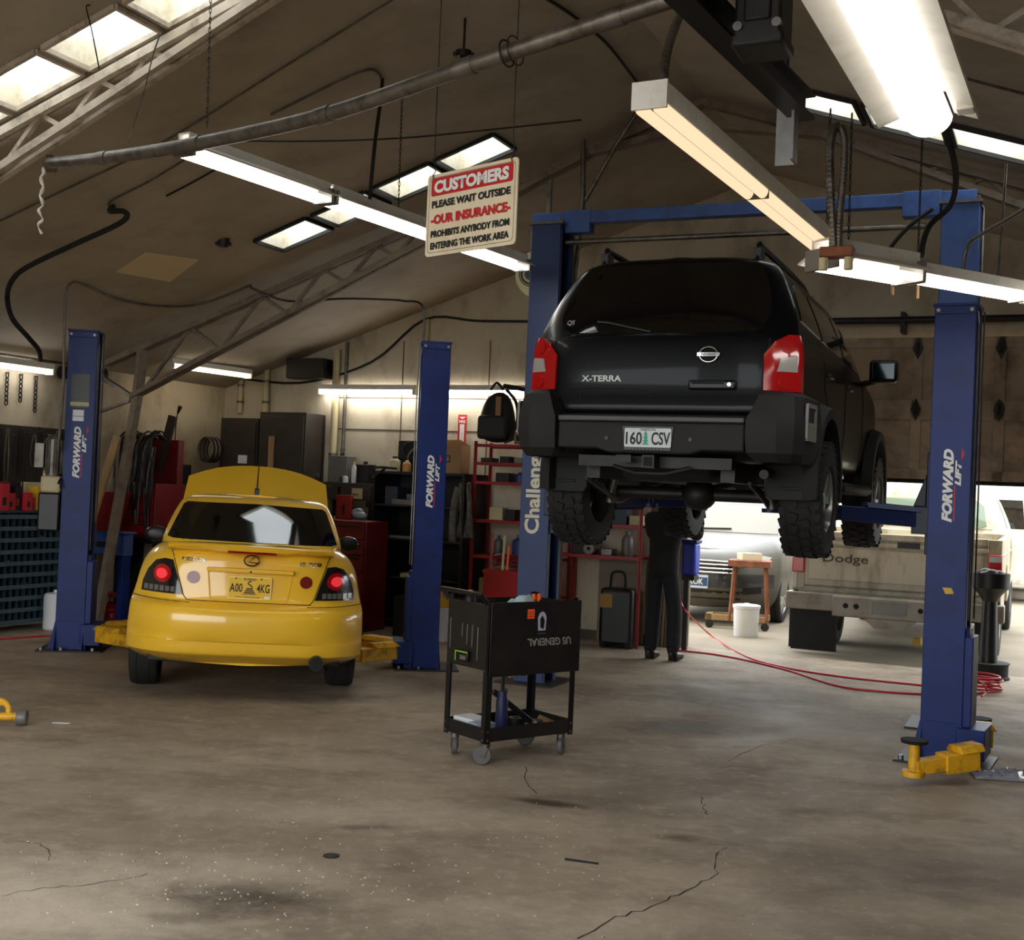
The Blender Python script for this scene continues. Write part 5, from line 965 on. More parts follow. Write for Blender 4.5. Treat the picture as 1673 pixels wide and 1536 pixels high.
def forward_post(label, pos, rz, s, tz, H=2.84, group='open-top blue lift posts', decal=True):
    t = root('lift_post', label, 'car lift post', (pos[0], pos[1], 0), rz, group); wd, dp = 0.25, 0.27
    channel_mb(s, wd, dp, H, z0=0.012).build('column', M_['blue'], t, bevel=0.004)
    mb = MB(); mb.b2((-wd / 2 - 0.01, -dp / 2 - 0.01, H + 0.012), (wd / 2 + 0.01, dp / 2 + 0.01, H + 0.03)); mb.b2((-wd / 2, -dp / 2 - 0.012, H - 0.04), (wd / 2, -dp / 2, H + 0.012)); mb.build('top_cap', M_['blue'], t, bevel=0.003)
    for x in (-0.1, 0.1): mb = MB(); mb.cyl((x, -dp / 2 - 0.022, H - 0.015), (x, -dp / 2 - 0.008, H - 0.015), 0.012, n=8); mb.build('bolt', M_['steel'], t)
    mb = MB(); mb.b2((-0.26, -0.26, 0), (0.3, 0.26, 0.014)); mb.build('base_plate', M_['dark_steel'], t)
    for x, y in ((-0.22, -0.22), (-0.05, -0.22), (0.22, -0.22), (-0.22, 0.22)): mb = MB(); mb.cyl((x, y, 0.014), (x, y, 0.04), 0.018, n=6); mb.build('anchor_bolt', M_['steel'], t)
    mb = MB(); mb.prism([(-wd / 2 - 0.05, 0.014), (wd / 2 + 0.02, 0.014), (wd / 2, 0.26), (-wd / 2, 0.26)], (0, -dp / 2 - 0.012, 0), X, Z, (0, 0.012, 0)); mb.prism([(-dp / 2 - 0.09, 0.014), (-dp / 2, 0.014), (-dp / 2, 0.26)], (-wd / 2, 0, 0), FW, Z, (0.012, 0, 0)); mb.prism([(-dp / 2 - 0.09, 0.014), (-dp / 2, 0.014), (-dp / 2, 0.26)], (wd / 2 - 0.012, 0, 0), FW, Z, (0.012, 0, 0)); mb.build('gusset', M_['blue'], t)
    c = MB(); c.b2((s * (wd / 2 - 0.17), -0.09, 0.06), (s * (wd / 2 + 0.02), 0.09, 0.85)); c.b2((s * (wd / 2 - 0.03), -0.17, 0.05), (s * (wd / 2 + 0.14), 0.17, 0.24)); c.b2((s * (wd / 2 - 0.01), -0.125, 0.24), (s * (wd / 2 + 0.05), 0.125, 0.80)); c = c.build('carriage', M_['blue'], t, bevel=0.006)
    mb = MB(); mb.cyl((s * 0.04, 0.04, 0.3), (s * 0.04, 0.04, H - 0.06), 0.03, n=12); mb.build('hydraulic_ram', M_['galv'], t)
    mb = MB(); mb.tube([(s * (wd / 2 + 0.012), -dp / 2 + 0.03, 0.9), (s * (wd / 2 + 0.012), -dp / 2 + 0.03, H - 0.1), (s * (wd / 2 - 0.01), 0, H)], 0.006, 6); mb.tube([(s * (wd / 2 + 0.02), dp / 2 - 0.05, 0.9), (s * (wd / 2 + 0.02), dp / 2 - 0.05, H)], 0.006, 6); mb.build('equalizer_cable', M_['steel'], t)
    y = -dp / 2 - 0.0005
    text('lettering', 'FORWARD', (-0.01, y, tz), Z, (-1, 0, 0), M_['ink_white'], t, width=0.46, height=0.062, bold=0.055, shear=0.25)
    text('lettering', 'LIFT', (0.05, y, tz + 0.08), Z, (-1, 0, 0), M_['ink_white'], t, width=0.16, height=0.036, bold=0.055, shear=0.25)
    mb = MB(); mb.prism([(0.028, tz - 0.22), (0.036, tz - 0.22), (0.036, tz), (0.028, tz)], (0, y - 0.001, 0), X, Z, (0, 0.001, 0)); mb.build('red_stripe', M_['ink_red'], t); mb = MB(); mb.prism([(0.066, tz + 0.16), (0.085, tz + 0.2), (0.066, tz + 0.24)], (0, y - 0.001, 0), X, Z, (0, 0.001, 0)); mb.build('red_arrow', M_['ink_red'], t)
    return t, c
PL = forward_post('leftmost blue lift post with a grey motor on its left side', (-3.9, 11.07), 8, 1, 1.77)
PM = forward_post('blue lift post between the yellow car and the black tool cart', (-0.72, 10.84), 8, -1, 1.64)
PR = forward_post('nearest blue lift post at right with a yellow arm folded at its foot', (2.81, 7.80), -28, 1, 1.74, H=2.86)
t = PL[0]
mb = MB(); mb.b2((-0.085, -0.138, 2.17), (0.075, -0.136, 2.47)); pl = mb.build('warning_plate', M_['black'], t)
mb = MB()
for k in range(12): mb.box((-0.005, -0.1385, 2.235 + k * 0.018), (0.13, 0.001, 0.004))
mb.build('plate_print', mat('dim_print', (92, 92, 84), 0.6), pl); mb = MB(); mb.b2((-0.085, -0.1395, 2.185), (0.075, -0.138, 2.22)); mb.build('plate_band', M_['cream'], pl)
mb = MB(); mb.b2((-0.06, -0.138, 2.05), (0.035, -0.136, 2.09)); mb.b2((-0.06, -0.138, 2.095), (0.035, -0.137, 2.15)); mb.build('serial_label', M_['white'], t)
pu = MB(); CX = -0.225; pu.cyl((CX, -0.05, 1.55), (CX, -0.05, 1.88), 0.075, n=20); pu.cyl((CX, -0.05, 1.88), (CX, -0.05, 1.92), 0.065, 0.05, n=20)
for k in range(14): a = 2 * math.pi * k / 14; pu.box((CX + 0.077 * math.cos(a), -0.05 + 0.077 * math.sin(a), 1.72), (0.02, 0.006, 0.3), Matrix.Rotation(a, 3, 'Z'))
pu.b2((-0.37, -0.14, 1.62), (-0.29, 0.02, 1.84)); pu = pu.build('power_unit', M_['galv'], t, bevel=0.004)
mb = MB(); mb.b2((-0.31, -0.14, 1.40), (-0.14, 0.05, 1.55)); mb.cyl((-0.28, -0.08, 1.52), (-0.28, -0.08, 1.6), 0.025, n=12); mb.build('pump_block', M_['cream'], pu, bevel=0.02); mb = MB(); mb.b2((-0.32, -0.15, 1.06), (-0.135, 0.06, 1.40)); mb.build('oil_tank', M_['black'], pu, bevel=0.015)
mb = MB(); mb.tube([(-0.16, -0.13, 1.48), (-0.13, -0.17, 1.53), (-0.12, -0.2, 1.45)], 0.01, 8); mb.build('release_lever', M_['black'], pu)
arm(t, (0.24, -0.1, 0.14), (0.95, -0.75, 0.14), M_['yellow_arm'], 0.215); arm(t, (0.24, 0.1, 0.14), (0.85, 0.75, 0.14), M_['yellow_arm'], 0.215)
t = PM[0]
arm(t, (-0.24, -0.1, 0.14), (-0.85, -0.55, 0.14), M_['yellow_arm'], 0.215); arm(t, (-0.24, 0.1, 0.14), (-0.9, 0.75, 0.14), M_['yellow_arm'], 0.215)
t = PR[0]
loc_ = lambda v: Matrix.Rotation(R(28), 3, 'Z') @ (v - Vector((2.81, 7.80, 0)))
a_, b_, c_ = loc_(on_floor(1592, 1240, 0.14)), loc_(on_floor(1493, 1248, 0.12)), loc_(on_floor(1600, 1178, 0.2))
arm(t, a_, (b_.x, b_.y, 0.10), M_['yellow_arm'], 0.26); arm(t, (0.22, 0.14, 0.14), (c_.x, c_.y, 0.14), M_['yellow_arm'], 0.22)
mb = MB(); mb.prism([(0.02, 1.06), (0.07, 1.065), (0.055, 1.1), (0.0, 1.1)], (-0.02, -0.1375, 0), X, Z, (0, 0.001, 0)); mb.build('yellow_sticker', mat('yellow_sticker', (214, 166, 40), 0.5), t)
# tall lift with an overhead beam: the one that carries the SUV
ct = Vector((sv.location.x, sv.location.y, 0)) + Vector((math.sin(R(23.5)), math.cos(R(23.5)), 0)) * 2.15 - xr * 0.02
ch = root('two_post_lift', 'tall dark blue two-post lift with an overhead beam, holding up the SUV', 'car lift', ct, -23.5)
HC = 3.82; HW = 1.66
for s in (1, -1):                          # column on the -s side opens towards the car
    x0 = -s * (HW if s < 0 else HW - 0.07)
    mb = channel_mb(s, 0.26, 0.30, HC); 
    for i in range(len(mb.v)): mb.v[i] = mb.v[i] + Vector((x0, 0, 0))
    mb.build('column', M_['blue_pale'] if s < 0 else mat('navy_lift_paint', (34, 54, 100), 0.45, vary=0.12), ch, bevel=0.004)  # right column in the lighter blue, left column in navy
    mb = MB(); mb.b2((x0 - 0.25, -0.28, 0), (x0 + 0.25, 0.28, 0.015)); mb.build('base_plate', M_['dark_steel'], ch)
    mb = MB(); mb.b2((x0 + s * 0.0, -0.12, 1.25), (x0 + s * 0.17, 0.12, 2.0)); mb.b2((x0 + s * 0.1, -0.2, 1.40), (x0 + s * 0.26, 0.2, 1.60)); mb.prism([(s * 0.17, 1.6), (s * 0.17, 1.85), (s * 0.26, 1.6)], (x0, -0.1, 0), X, Z, (0, 0.2, 0)); c = mb.build('carriage', mat('dark_lift_carriage', (24, 32, 58), 0.45), ch, bevel=0.006)
    for sy, ty in ((-1, -0.62), (1, 0.85)):
        arm(ch, (x0 + s * 0.2, sy * 0.12, 1.50), (-s * 0.46, ty, 1.56), mat('navy_arm', (28, 42, 92), 0.45), 1.70)
    mb = MB(); mb.b2((x0 - 0.15, -0.17, HC), (x0 + 0.15, 0.17, HC + 0.02)); mb.cyl((x0 + 0.12, -0.15, HC + 0.02), (x0 + 0.12, -0.15, HC + 0.05), 0.015, n=8); mb.build('top_plate', M_['galv'], ch)
    mb = MB(); mb.tube([(x0 + s * 0.15, 0.11, 0.4), (x0 + s * 0.15, 0.11, HC + 0.02)], 0.006, 6); mb.tube([(x0 - s * 0.15, -0.08, 2.2), (x0 - s * 0.15, -0.08, HC - 0.03), (x0 - s * 0.1, -0.08, HC + 0.04)], 0.012, 6); mb.build('hydraulic_line', M_['galv'], ch)
mb = MB(); mb.b2((-HW - 0.1, -0.05, HC + 0.02), (HW + 0.1, 0.05, HC + 0.12)); ob = mb.build('overhead_beam', M_['blue_pale'], ch, bevel=0.004)
for xa, xb in ((HW - 0.42, HW - 0.15), (-HW + 0.2, -HW + 0.42)): mb = MB(); mb.b2((xa, -0.06, HC - 0.06), (xb, 0.06, HC + 0.13)); mb.build('beam_bracket', M_['blue_pale'], ob, bevel=0.004)
mb = MB(); mb.cyl((-HW + 0.2, -0.02, HC - 0.13), (HW - 0.25, -0.02, HC - 0.13), 0.022, n=10); mb.build('shutoff_bar', M_['galv'], ch)
mb = MB(); mb.tube([(HW - 0.2, -0.1, HC - 0.02), (HW - 0.35, -0.12, HC - 0.14), (HW - 0.5, -0.1, HC - 0.32), (HW - 0.52, -0.1, HC - 0.5)], 0.016, 8, smooth=5); mb.build('control_cable', M_['black_matte'], ch)
text('lettering', 'Challenger', (-HW + 0.07, -0.151, 1.64), Z, (-1, 0, 0), mat('cream_vinyl', (214, 208, 184), 0.5), ch, width=0.80, height=0.17, bold=0.03)

# white reel housing and box behind the tall left post
def disc(mb, c, r, d, n=32): c = Vector(c); return mb.cyl(c, c + Vector((0, d, 0)), r, n=n)
t = root('hose_reel', 'round off-white reel housing with a dark ring logo by the tall left post', 'hose reel', at(884, 450, 10.9), -14)
mb = disc(MB(), (0, -0.06, 0), 0.225, 0.14); mb.b2((0.0, -0.055, -0.225), (0.30, 0.075, 0.2)); mb.build('housing', M_['cream'], t, bevel=0.012)
mb = MB(); mb.torus((-0.08, -0.064, 0.0), 0.085, 0.008, FW); mb.torus((-0.08, -0.064, 0.0), 0.105, 0.004, FW); mb.build('logo_ring', M_['ink'], t); mb = disc(MB(), (-0.08, -0.068, 0), 0.055, 0.01); mb.build('logo_disc', M_['teal'], t)
mb = MB(); mb.b2((0.02, 0.0, 0.2), (0.06, 0.05, 1.0)); mb.build('bracket', M_['galv'], t)

# ---------------------------------------------------------------- the black tool cart
tc = root('tool_cart', 'black rolling tool cart with upside-down lettering in the middle of the floor', 'tool cart', (0.045, 7.42, 0), 38)
BK = mat('scuffed_black_cart', (19, 18, 18), 0.45, vary=0.25, scale=8, dirt=(58, 44, 34), dirt_amt=0.4, dirt_scale=3)
hx, hy = 0.335, 0.205
for sx in (-1, 1):
    for sy in (-1, 1):
        mb = MB(); a, b = sx * hx, sy * hy; mb.b2((a, b, 0.13), (a - sx * 0.04, b - sy * 0.005, 0.96)); mb.b2((a, b, 0.13), (a - sx * 0.005, b - sy * 0.04, 0.96)); p_ = mb.build('post', M_['black'], tc, bevel=0.001)
        mb = MB()
        for z in (0.15, 0.20, 0.55, 0.86, 0.92): mb.cyl((a + sx * 0.004, b - sy * 0.02, z), (a - sx * 0.003, b - sy * 0.02, z), 0.008, n=8); mb.cyl((a - sx * 0.02, b + sy * 0.004, z), (a - sx * 0.02, b - sy * 0.003, z), 0.008, n=8)
        mb.build('screw', M_['galv'], p_)
        cs = MB(); c = Vector((sx * (hx - 0.05), sy * (hy - 0.05), 0)); yaw = rnd.uniform(-1, 1); rm = Matrix.Rotation(yaw, 3, 'Z')
        cs.cyl(c + Vector((0, 0, 0.105)), c + Vector((0, 0, 0.13)), 0.026, n=12)
        for k in (-1, 1): cs.bar(c + rm @ Vector((k * 0.022, 0, 0.105)), c + rm @ Vector((k * 0.022, 0.02, 0.045)), 0.03, 0.004, rm @ Vector((1, 0, 0)))
        cs = cs.build('caster', M_['galv'], tc); mb = MB(); mb.lathe([(0.022, -0.016), (0.05, -0.016), (0.056, -0.01), (0.056, 0.01), (0.05, 0.016), (0.022, 0.016)], c + rm @ Vector((0, 0.02, 0.056)), rm @ Vector((1, 0, 0)), 24); mb.build('caster_wheel', mat('grey_caster', (88, 86, 84), 0.6), cs)
def tray(mb, z0, z1, th=0.004):
    mb.b2((-hx + .004, -hy + .004, z0), (hx - .004, hy - .004, z0 + 0.005))
    mb.b2((-hx + .004, -hy + .004, z0), (hx - .004, -hy + .004 + th, z1)); mb.b2((-hx + .004, hy - .004 - th, z0), (hx - .004, hy - .004, z1)); mb.b2((-hx + .004, -hy, z0), (-hx + .004 + th, hy, z1)); mb.b2((hx - .004 - th, -hy, z0), (hx - .004, hy, z1))
mb = MB(); tray(mb, 0.14, 0.22); mb.build('lower_tray', BK, tc)
mb = MB(); tray(mb, 0.82, 0.93); mb.build('upper_tray', BK, tc)
mb = MB(); mb.b2((-hx + 0.005, -hy - 0.012, 0.515), (hx + 0.02, -hy - 0.006, 0.945)); mb.build('front_panel', BK, tc, bevel=0.002)
mb = MB(); mb.b2((-hx - 0.004, -hy + 0.01, 0.55), (-hx - 0.001, hy - 0.01, 0.93)); sp_ = mb.build('side_panel', BK, tc)
for y, z0, z1 in ((0.05, 0.72, 0.80), (0.0, 0.68, 0.80), (-0.05, 0.67, 0.80), (-0.105, 0.60, 0.79), (0.17, 0.64, 0.82)): mb = MB(); mb.b2((-hx - 0.006, y - 0.004, z0), (-hx - 0.004, y + 0.004, z1)); mb.build('slot_edge', M_['grey'], sp_)
text('lettering', 'US GENERAL', (0.11, -hy - 0.0125, 0.705), (-1, 0, 0), (0, 0, -1), mat('worn_white_letters', (150, 148, 144), 0.6), tc, width=0.34, height=0.045, bold=0.02, shear=-0.15)
mb = MB(); mb.b2((-0.065, -hy - 0.0135, 0.845), (-0.012, -hy - 0.012, 0.90)); stk = mb.build('price_sticker', mat('orange_sticker', (250, 92, 36), 0.6), tc); mb = MB()
for k in range(3): mb.b2((-0.06, -hy - 0.0142, 0.856 + k * 0.013), (-0.018, -hy - 0.0135, 0.860 + k * 0.013))
mb.build('sticker_lines', M_['rust'], stk)
bd_ = MB(); bd_.prism([(0.02, 0.755), (0.075, 0.755), (0.08, 0.85), (0.068, 0.875), (0.048, 0.885), (0.028, 0.875), (0.015, 0.85)], (0, -hy - 0.0135, 0), X, Z, (0, 0.0015, 0)); bd_ = bd_.build('badge_sticker', mat('pale_sticker_violet', (176, 174, 196), 0.6), tc); mb = MB(); mb.prism([(0.035, 0.79), (0.06, 0.78), (0.066, 0.83), (0.048, 0.862), (0.032, 0.84)], (0, -hy - 0.0145, 0), X, Z, (0, 0.001, 0)); mb.b2((0.018, -hy - 0.0145, 0.757), (0.077, -hy - 0.0135, 0.772)); mb.build('badge_print', M_['black'], bd_)
mb = MB(); mb.tube([(-hx - 0.0, hy + 0.01, 0.93), (-hx - 0.045, hy + 0.02, 0.99), (-hx - 0.045, -hy + 0.02, 0.985), (-hx - 0.0, -hy + 0.03, 0.93)], 0.013, 8); ph = mb.build('push_handle', M_['black'], tc); mb = MB(); mb.bar((-hx - 0.045, hy + 0.02, 1.003), (-hx - 0.045, -hy + 0.03, 0.998), 0.012, 0.004); mb.build('worn_edge', M_['steel'], ph)
def on_cart(name, label, cat, x, y, z, rz=0, group=None):
    p = Matrix.Rotation(R(38), 3, 'Z') @ Vector((x, y, 0)); return root(name, label, cat, (0.045 + p.x, 7.42 + p.y, z), 38 + rz, group)
ty = root('rag', 'crumpled pale blue rag lying on the tool cart', 'rag', on_cart('x', '', '', 0, -0.1, 0.825).location, 38); bpy.data.objects.remove(bpy.data.objects['x'])
mb = MB(); n = 9; g = [(-0.11 + 0.22 * i / n, -0.07 + 0.14 * j / n, 0.05 + 0.07 * math.sin(math.pi * i / n) * math.sin(math.pi * j / n) + rnd.uniform(-0.018, 0.03)) for j in range(n + 1) for i in range(n + 1)]
mb.add(g, [(j * (n + 1) + i, j * (n + 1) + i + 1, (j + 1) * (n + 1) + i + 1, (j + 1) * (n + 1) + i) for j in range(n) for i in range(n)]); o_ = mb.build('cloth', mat('pale_blue_cloth', (170, 190, 194), 0.9), ty, sharp=80); so = o_.modifiers.new('thick', 'SOLIDIFY'); so.thickness = 0.02
for k, x in enumerate((0.055, 0.095)):
    t = on_cart('power_drill_battery', ('left' if k == 0 else 'right') + ' of the two orange tool handles standing on the tool cart', 'tool handle', x, -0.12, 0.825, 0, 'orange tool handles'); t.name = 'screwdriver'
    mb = MB(); mb.lathe([(0.010, 0.0), (0.015, 0.02), (0.014, 0.10), (0.016, 0.135), (0.011, 0.155)], n=10); mb.build('handle', M_['orange'], t); mb = MB(); mb.b2((-0.006, -0.017, 0.05), (0.006, -0.013, 0.12)); mb.build('grip_inlay', M_['black'], t)
t = on_cart('ratchet', 'black ratchet lying behind the rag on the tool cart', 'tool', 0.02, 0.06, 0.84, 20); mb = MB(); mb.cyl((-0.14, 0, 0), (0.1, 0, 0.0), 0.014, n=10); mb.build('handle', M_['black'], t); mb = MB(); mb.cyl((0.12, 0, -0.014), (0.12, 0, 0.03), 0.03, n=14); mb.build('head', M_['chrome'], t)
t = on_cart('spray_can', 'small dark can on the back corner of the tool cart', 'can', -0.27, 0.08, 0.825); mb = MB(); mb.lathe([(0.03, 0), (0.032, 0.01), (0.032, 0.12), (0.02, 0.14)], n=16); mb.build('body', M_['dark_steel'], t); mb = MB(); mb.cyl((0, 0, 0.14), (0, 0, 0.165), 0.018, n=12); mb.build('cap', M_['cream'], t)
t = on_cart('paper_sheet', 'stack of white leaflets on the lower tray at the left of the cart', 'papers', -0.22, 0.09, 0.146, 5); mb = MB(); mb.b2((-0.06, -0.09, 0), (0.08, 0.09, 0.085)); mb.build('sheet', M_['white'], t)
t = on_cart('paper_sheet', 'pale blue booklet stack on the lower tray behind the front post', 'papers', -0.24, -0.06, 0.146, -8); mb = MB(); mb.b2((-0.07, -0.05, 0), (0.06, 0.05, 0.08)); mb.build('sheet', mat('pale_booklet', (150, 160, 172), 0.7), t)
t = on_cart('grease_gun', 'blue cylinder gun standing on the lower tray behind the front post', 'tool', -0.16, -0.13, 0.146); mb = MB(); mb.lathe([(0.03, 0), (0.036, 0.01), (0.036, 0.21), (0.028, 0.24), (0.028, 0.27)], n=16); mb.build('barrel', mat('navy_barrel', (30, 34, 78), 0.45), t); mb = MB(); mb.cyl((0, 0, 0.27), (0, 0, 0.36), 0.012, n=8); mb.bar((0, 0, 0.28), (0.06, 0.04, 0.26), 0.02, 0.02); mb.build('nozzle', M_['black'], t)
t = on_cart('floor_jack_handle', 'dark slanting lever tool leaning on the lower tray', 'tool', 0.02, 0.0, 0.146); t.name = 'pry_bar'; mb = MB(); mb.bar((0.14, -0.05, 0.03), (-0.13, 0.03, 0.24), 0.035, 0.035); mb.build('shaft', M_['black'], t, bevel=0.006); mb = MB(); mb.cyl((0.15, -0.055, 0.0), (0.15, -0.055, 0.06), 0.04, n=14); mb.cyl((0.1, -0.09, 0.02), (0.1, -0.02, 0.02), 0.02, n=10); mb.build('head', M_['steel'], t)
for k, (x, y, r_, m_, s) in enumerate(((0.05, -0.13, 0.025, 'steel', 'small steel ring part at the front of the lower tray'), (0.12, 0.08, 0.05, 'dark_steel', 'dark round part at the back of the lower tray'), (0.24, 0.02, 0.03, 'galv', 'grey socket at the right end of the lower tray'), (0.22, 0.12, 0.035, 'steel', 'steel collar by the back right post of the cart'))):
    t = on_cart('machine_part', s, 'machine part', x, y, 0.146, 0, 'loose parts on the lower tray'); mb = MB(); mb.lathe([(r_ * 0.4, 0), (r_, 0), (r_, r_ * 1.1), (r_ * 0.4, r_ * 1.1), (r_ * 0.4, 0)], n=16, cap=False); mb.build('ring', M_[m_], t)
t = on_cart('wire_brush', 'brownish plastic sheet scrap at the right of the lower tray', 'scrap', 0.27, -0.02, 0.147, 25); t.name = 'plastic_scrap'; mb = MB(); mb.add([(-0.07, -0.06, 0.05), (0.07, -0.05, 0.03), (0.06, 0.07, 0.06), (-0.05, 0.06, 0.01), (-0.07, -0.06, 0.045), (0.07, -0.05, 0.0), (0.06, 0.07, 0.0), (-0.05, 0.06, 0.0)], [(0, 1, 2, 3), (7, 6, 5, 4), (0, 4, 5, 1), (1, 5, 6, 2), (2, 6, 7, 3), (3, 7, 4, 0)]); mb.build('sheet', M_['card'], t)
t = on_cart('hand_light', 'black work light with a green outline stuck to the end of the cart', 'work light', -hx - 0.012, 0.02, 0.58); mb = MB(); mb.b2((-0.016, -0.06, 0), (0.006, 0.06, 0.065)); mb.build('body', M_['black'], t, bevel=0.006); mb = MB(); mb.b2((-0.019, -0.06, 0.054), (-0.015, 0.06, 0.06)); mb.b2((-0.019, 0.054, 0.0), (-0.015, 0.06, 0.06)); mb.build('green_edge', mat('lime_edge', (150, 200, 60), 0.5), t); mb = MB(); mb.b2((-0.018, -0.045, 0.012), (-0.0155, 0.01, 0.036)); mb.build('face_label', M_['grey'], t)
t = on_cart('caulk_box', 'red and black hose fitting hanging under the front panel of the cart', 'fitting', 0.04, -0.02, 0.48); t.name = 'hose_fitting'; mb = MB(); mb.cyl((0, -0.06, 0.03), (0, 0.1, 0.03), 0.028, n=12); mb.b2((-0.02, -0.04, 0.03), (0.02, 0.06, 0.345)); mb.build('body', M_['black'], t, bevel=0.004); mb = MB(); mb.cyl((0, -0.07, 0.03), (0, -0.06, 0.03), 0.02, n=12); mb.build('tip', M_['red'], t)
t = on_cart('rag', 'dirty white rag hanging below the far side of the cart', 'rag', 0.16, 0.17, 0.47); mb = MB()
g = [(-0.035 + 0.07 * i / 4 + rnd.uniform(-.006, .006), 0.012 * math.sin(i * 2 + j), -0.04 + 0.40 * j / 6) for j in range(7) for i in range(5)]; mb.add(g, [(j * 5 + i, j * 5 + i + 1, j * 5 + 6 + i, j * 5 + 5 + i) for j in range(6) for i in range(4)]); o_ = mb.build('cloth', M_['cream'], t, sharp=80); so = o_.modifiers.new('thick', 'SOLIDIFY'); so.thickness = 0.012
# ---------------------------------------------------------------- floor pieces
def hose(label, pts, r=0.009, cat='air hose'):
    mb = MB(); mb.tube(pts, r, 8, smooth=6); return tag(mb.build('air_hose', M_['hose']), label, cat, 'red air hoses')
fz = lambda x, y, z=0.01: on_floor(x, y, z)
hose('red air hose swooping down from the door jamb to the right lift post', [at(1113, 985, 12.6), at(1122, 1000, 12.45), fz(1160, 1037), fz(1200, 1062), fz(1240, 1080), fz(1300, 1094), fz(1370, 1105), fz(1440, 1113), fz(1500, 1119), fz(1545, 1125), fz(1590, 1122)])
cpts = [on_floor(1602, 1128, 0.01) + Vector((0.17 * math.cos(a * 0.7) + 0.015 * math.sin(a), 0.15 * math.sin(a * 0.7), 0.004 + 0.0035 * a)) for a in range(0, 40)]
hose('red air hose running along the floor into a coil behind the right post', [fz(1098, 1062), fz(1130, 1065), fz(1165, 1069), fz(1220, 1079), fz(1290, 1096), fz(1370, 1121), fz(1440, 1130), fz(1500, 1134), fz(1560, 1136)] + cpts)
hose('upright loop of red air hose beside the foot of the black drain stand', [on_floor(1580, 1125, 0.02), on_floor(1590, 1115, 0.1), on_floor(1597, 1112, 0.2), on_floor(1607, 1118, 0.13), on_floor(1612, 1130, 0.05), on_floor(1604, 1138, 0.03)])
hose('red air hose crossing the floor behind the leftmost blue lift post', [fz(-20, 1046), fz(30, 1042), fz(75, 1039), fz(120, 1038), fz(170, 1045), fz(215, 1052)], 0.008)
p = on_floor(1613, 1108)
t = root('oil_drain_stand', 'black oil drain stand behind the right blue lift post', 'oil drain', p); mb = MB(); mb.lathe([(0.20, 0), (0.20, 0.02), (0.185, 0.03), (0.185, 0.13), (0.20, 0.15), (0.19, 0.155), (0.05, 0.15)], n=24); mb.build('base_tank', M_['black_matte'], t); mb = MB(); mb.cyl((0, 0, 0.15), (0, 0, 0.80), 0.085, 0.065, n=16); mb.build('pole', M_['black'], t); mb = MB(); mb.lathe([(0.06, 0.72), (0.11, 0.80), (0.17, 0.86), (0.175, 1.0), (0.165, 1.0), (0.16, 0.88)], n=24); mb.build('funnel', M_['black'], t)
t = root('rag', 'greasy crumpled rag stuffed in the funnel of the drain stand', 'rag', (p.x, p.y, 0.9)); mb = MB()
for k in range(7): mb.ball((rnd.uniform(-.08, .08), rnd.uniform(-.08, .08), 0.06 + rnd.uniform(0, .05)), 0.05, 6, (1.2, 1, .7))
mb.build('cloth', M_['brown'], t)
p = on_floor(1497, 1054, 0); t = root('wheel_chock', 'small yellow wheel chock on the floor left of the right blue post', 'wheel chock', p, -24); mb = MB(); mb.prism([(-0.06, 0), (0.06, 0), (0.05, 0.09), (-0.02, 0.09)], (0, -0.04, 0), X, Z, (0, 0.08, 0)); mb.build('block', M_['yellow_plastic'], t, bevel=0.006)
p = on_floor(1645, 1272, 0.0)
t = root('plastic_bag', 'clear crinkled plastic bag on the floor at the right edge', 'plastic bag', p, -8); mb = MB(); n = 22; g = []
for j in range(12):
    for i in range(n + 1): u, v = i / n, j / 11; g.append((-0.2 + 0.55 * u, -0.09 + 0.18 * v, 0.006 + 0.05 * (math.sin(math.pi * v) ** 0.6) * (1 - 0.7 * abs(2 * u - 1) ** 3) * rnd.uniform(0.4, 1.3)))
mb.add(g, [(j * (n + 1) + i, j * (n + 1) + i + 1, (j + 1) * (n + 1) + i + 1, (j + 1) * (n + 1) + i) for j in range(11) for i in range(n)]); o_ = mb.build('film', mat('crinkled_clear_plastic', (150, 150, 162), 0.12, 0.2, coat=0.8), t, sharp=10); so = o_.modifiers.new('thick', 'SOLIDIFY'); so.thickness = 0.004
p = on_floor(8, 1185)
t = root('wheel_dolly', 'yellow dolly with a grey caster at the left edge of the floor', 'dolly', p, 8); mb = MB(); mb.cyl((-0.6, 0, 0.055), (0.07, 0, 0.055), 0.025, n=12); mb.bar((-0.6, 0.06, 0.10), (-0.02, 0.06, 0.13), 0.05, 0.03); mb.tube([(-0.5, 0.06, 0.13), (-0.1, 0.06, 0.145), (0.0, 0.03, 0.12), (0.02, 0.0, 0.06)], 0.02, 8, smooth=4); mb.build('frame', M_['yellow_arm'], t, bevel=0.004)
for x in (0.10, -0.55): mb = MB(); mb.lathe([(0.01, -0.03), (0.045, -0.03), (0.05, -0.02), (0.05, 0.02), (0.045, 0.03), (0.01, 0.03)], (x, -0.0, 0.05), (1, 0, 0), 20); mb.build('caster_wheel', M_['grey'], t)
p = on_floor(100, 1182, 0); t = root('paper_strip', 'small white paper strip on the floor left of the yellow car', 'paper', p); mb = MB(); mb.b2((-0.055, -0.012, 0.001), (0.055, 0.012, 0.004)); mb.build('strip', M_['white'], t)
p = on_floor(950, 1409, 0); t = root('wiper_strip', 'thin dark rubber strip lying on the near floor', 'rubber strip', p, -18); mb = MB(); mb.b2((-0.075, -0.004, 0.001), (0.075, 0.004, 0.008)); mb.build('strip', M_['black_matte'], t)
p = on_floor(541, 1399, 0); t = root('floor_plug', 'round dark metal plug set in the near floor', 'floor plug', p); mb = MB(); mb.cyl((0, 0, 0), (0, 0, 0.004), 0.035, n=20); mb.build('disc', M_['dark_steel'], t)
mb = MB()
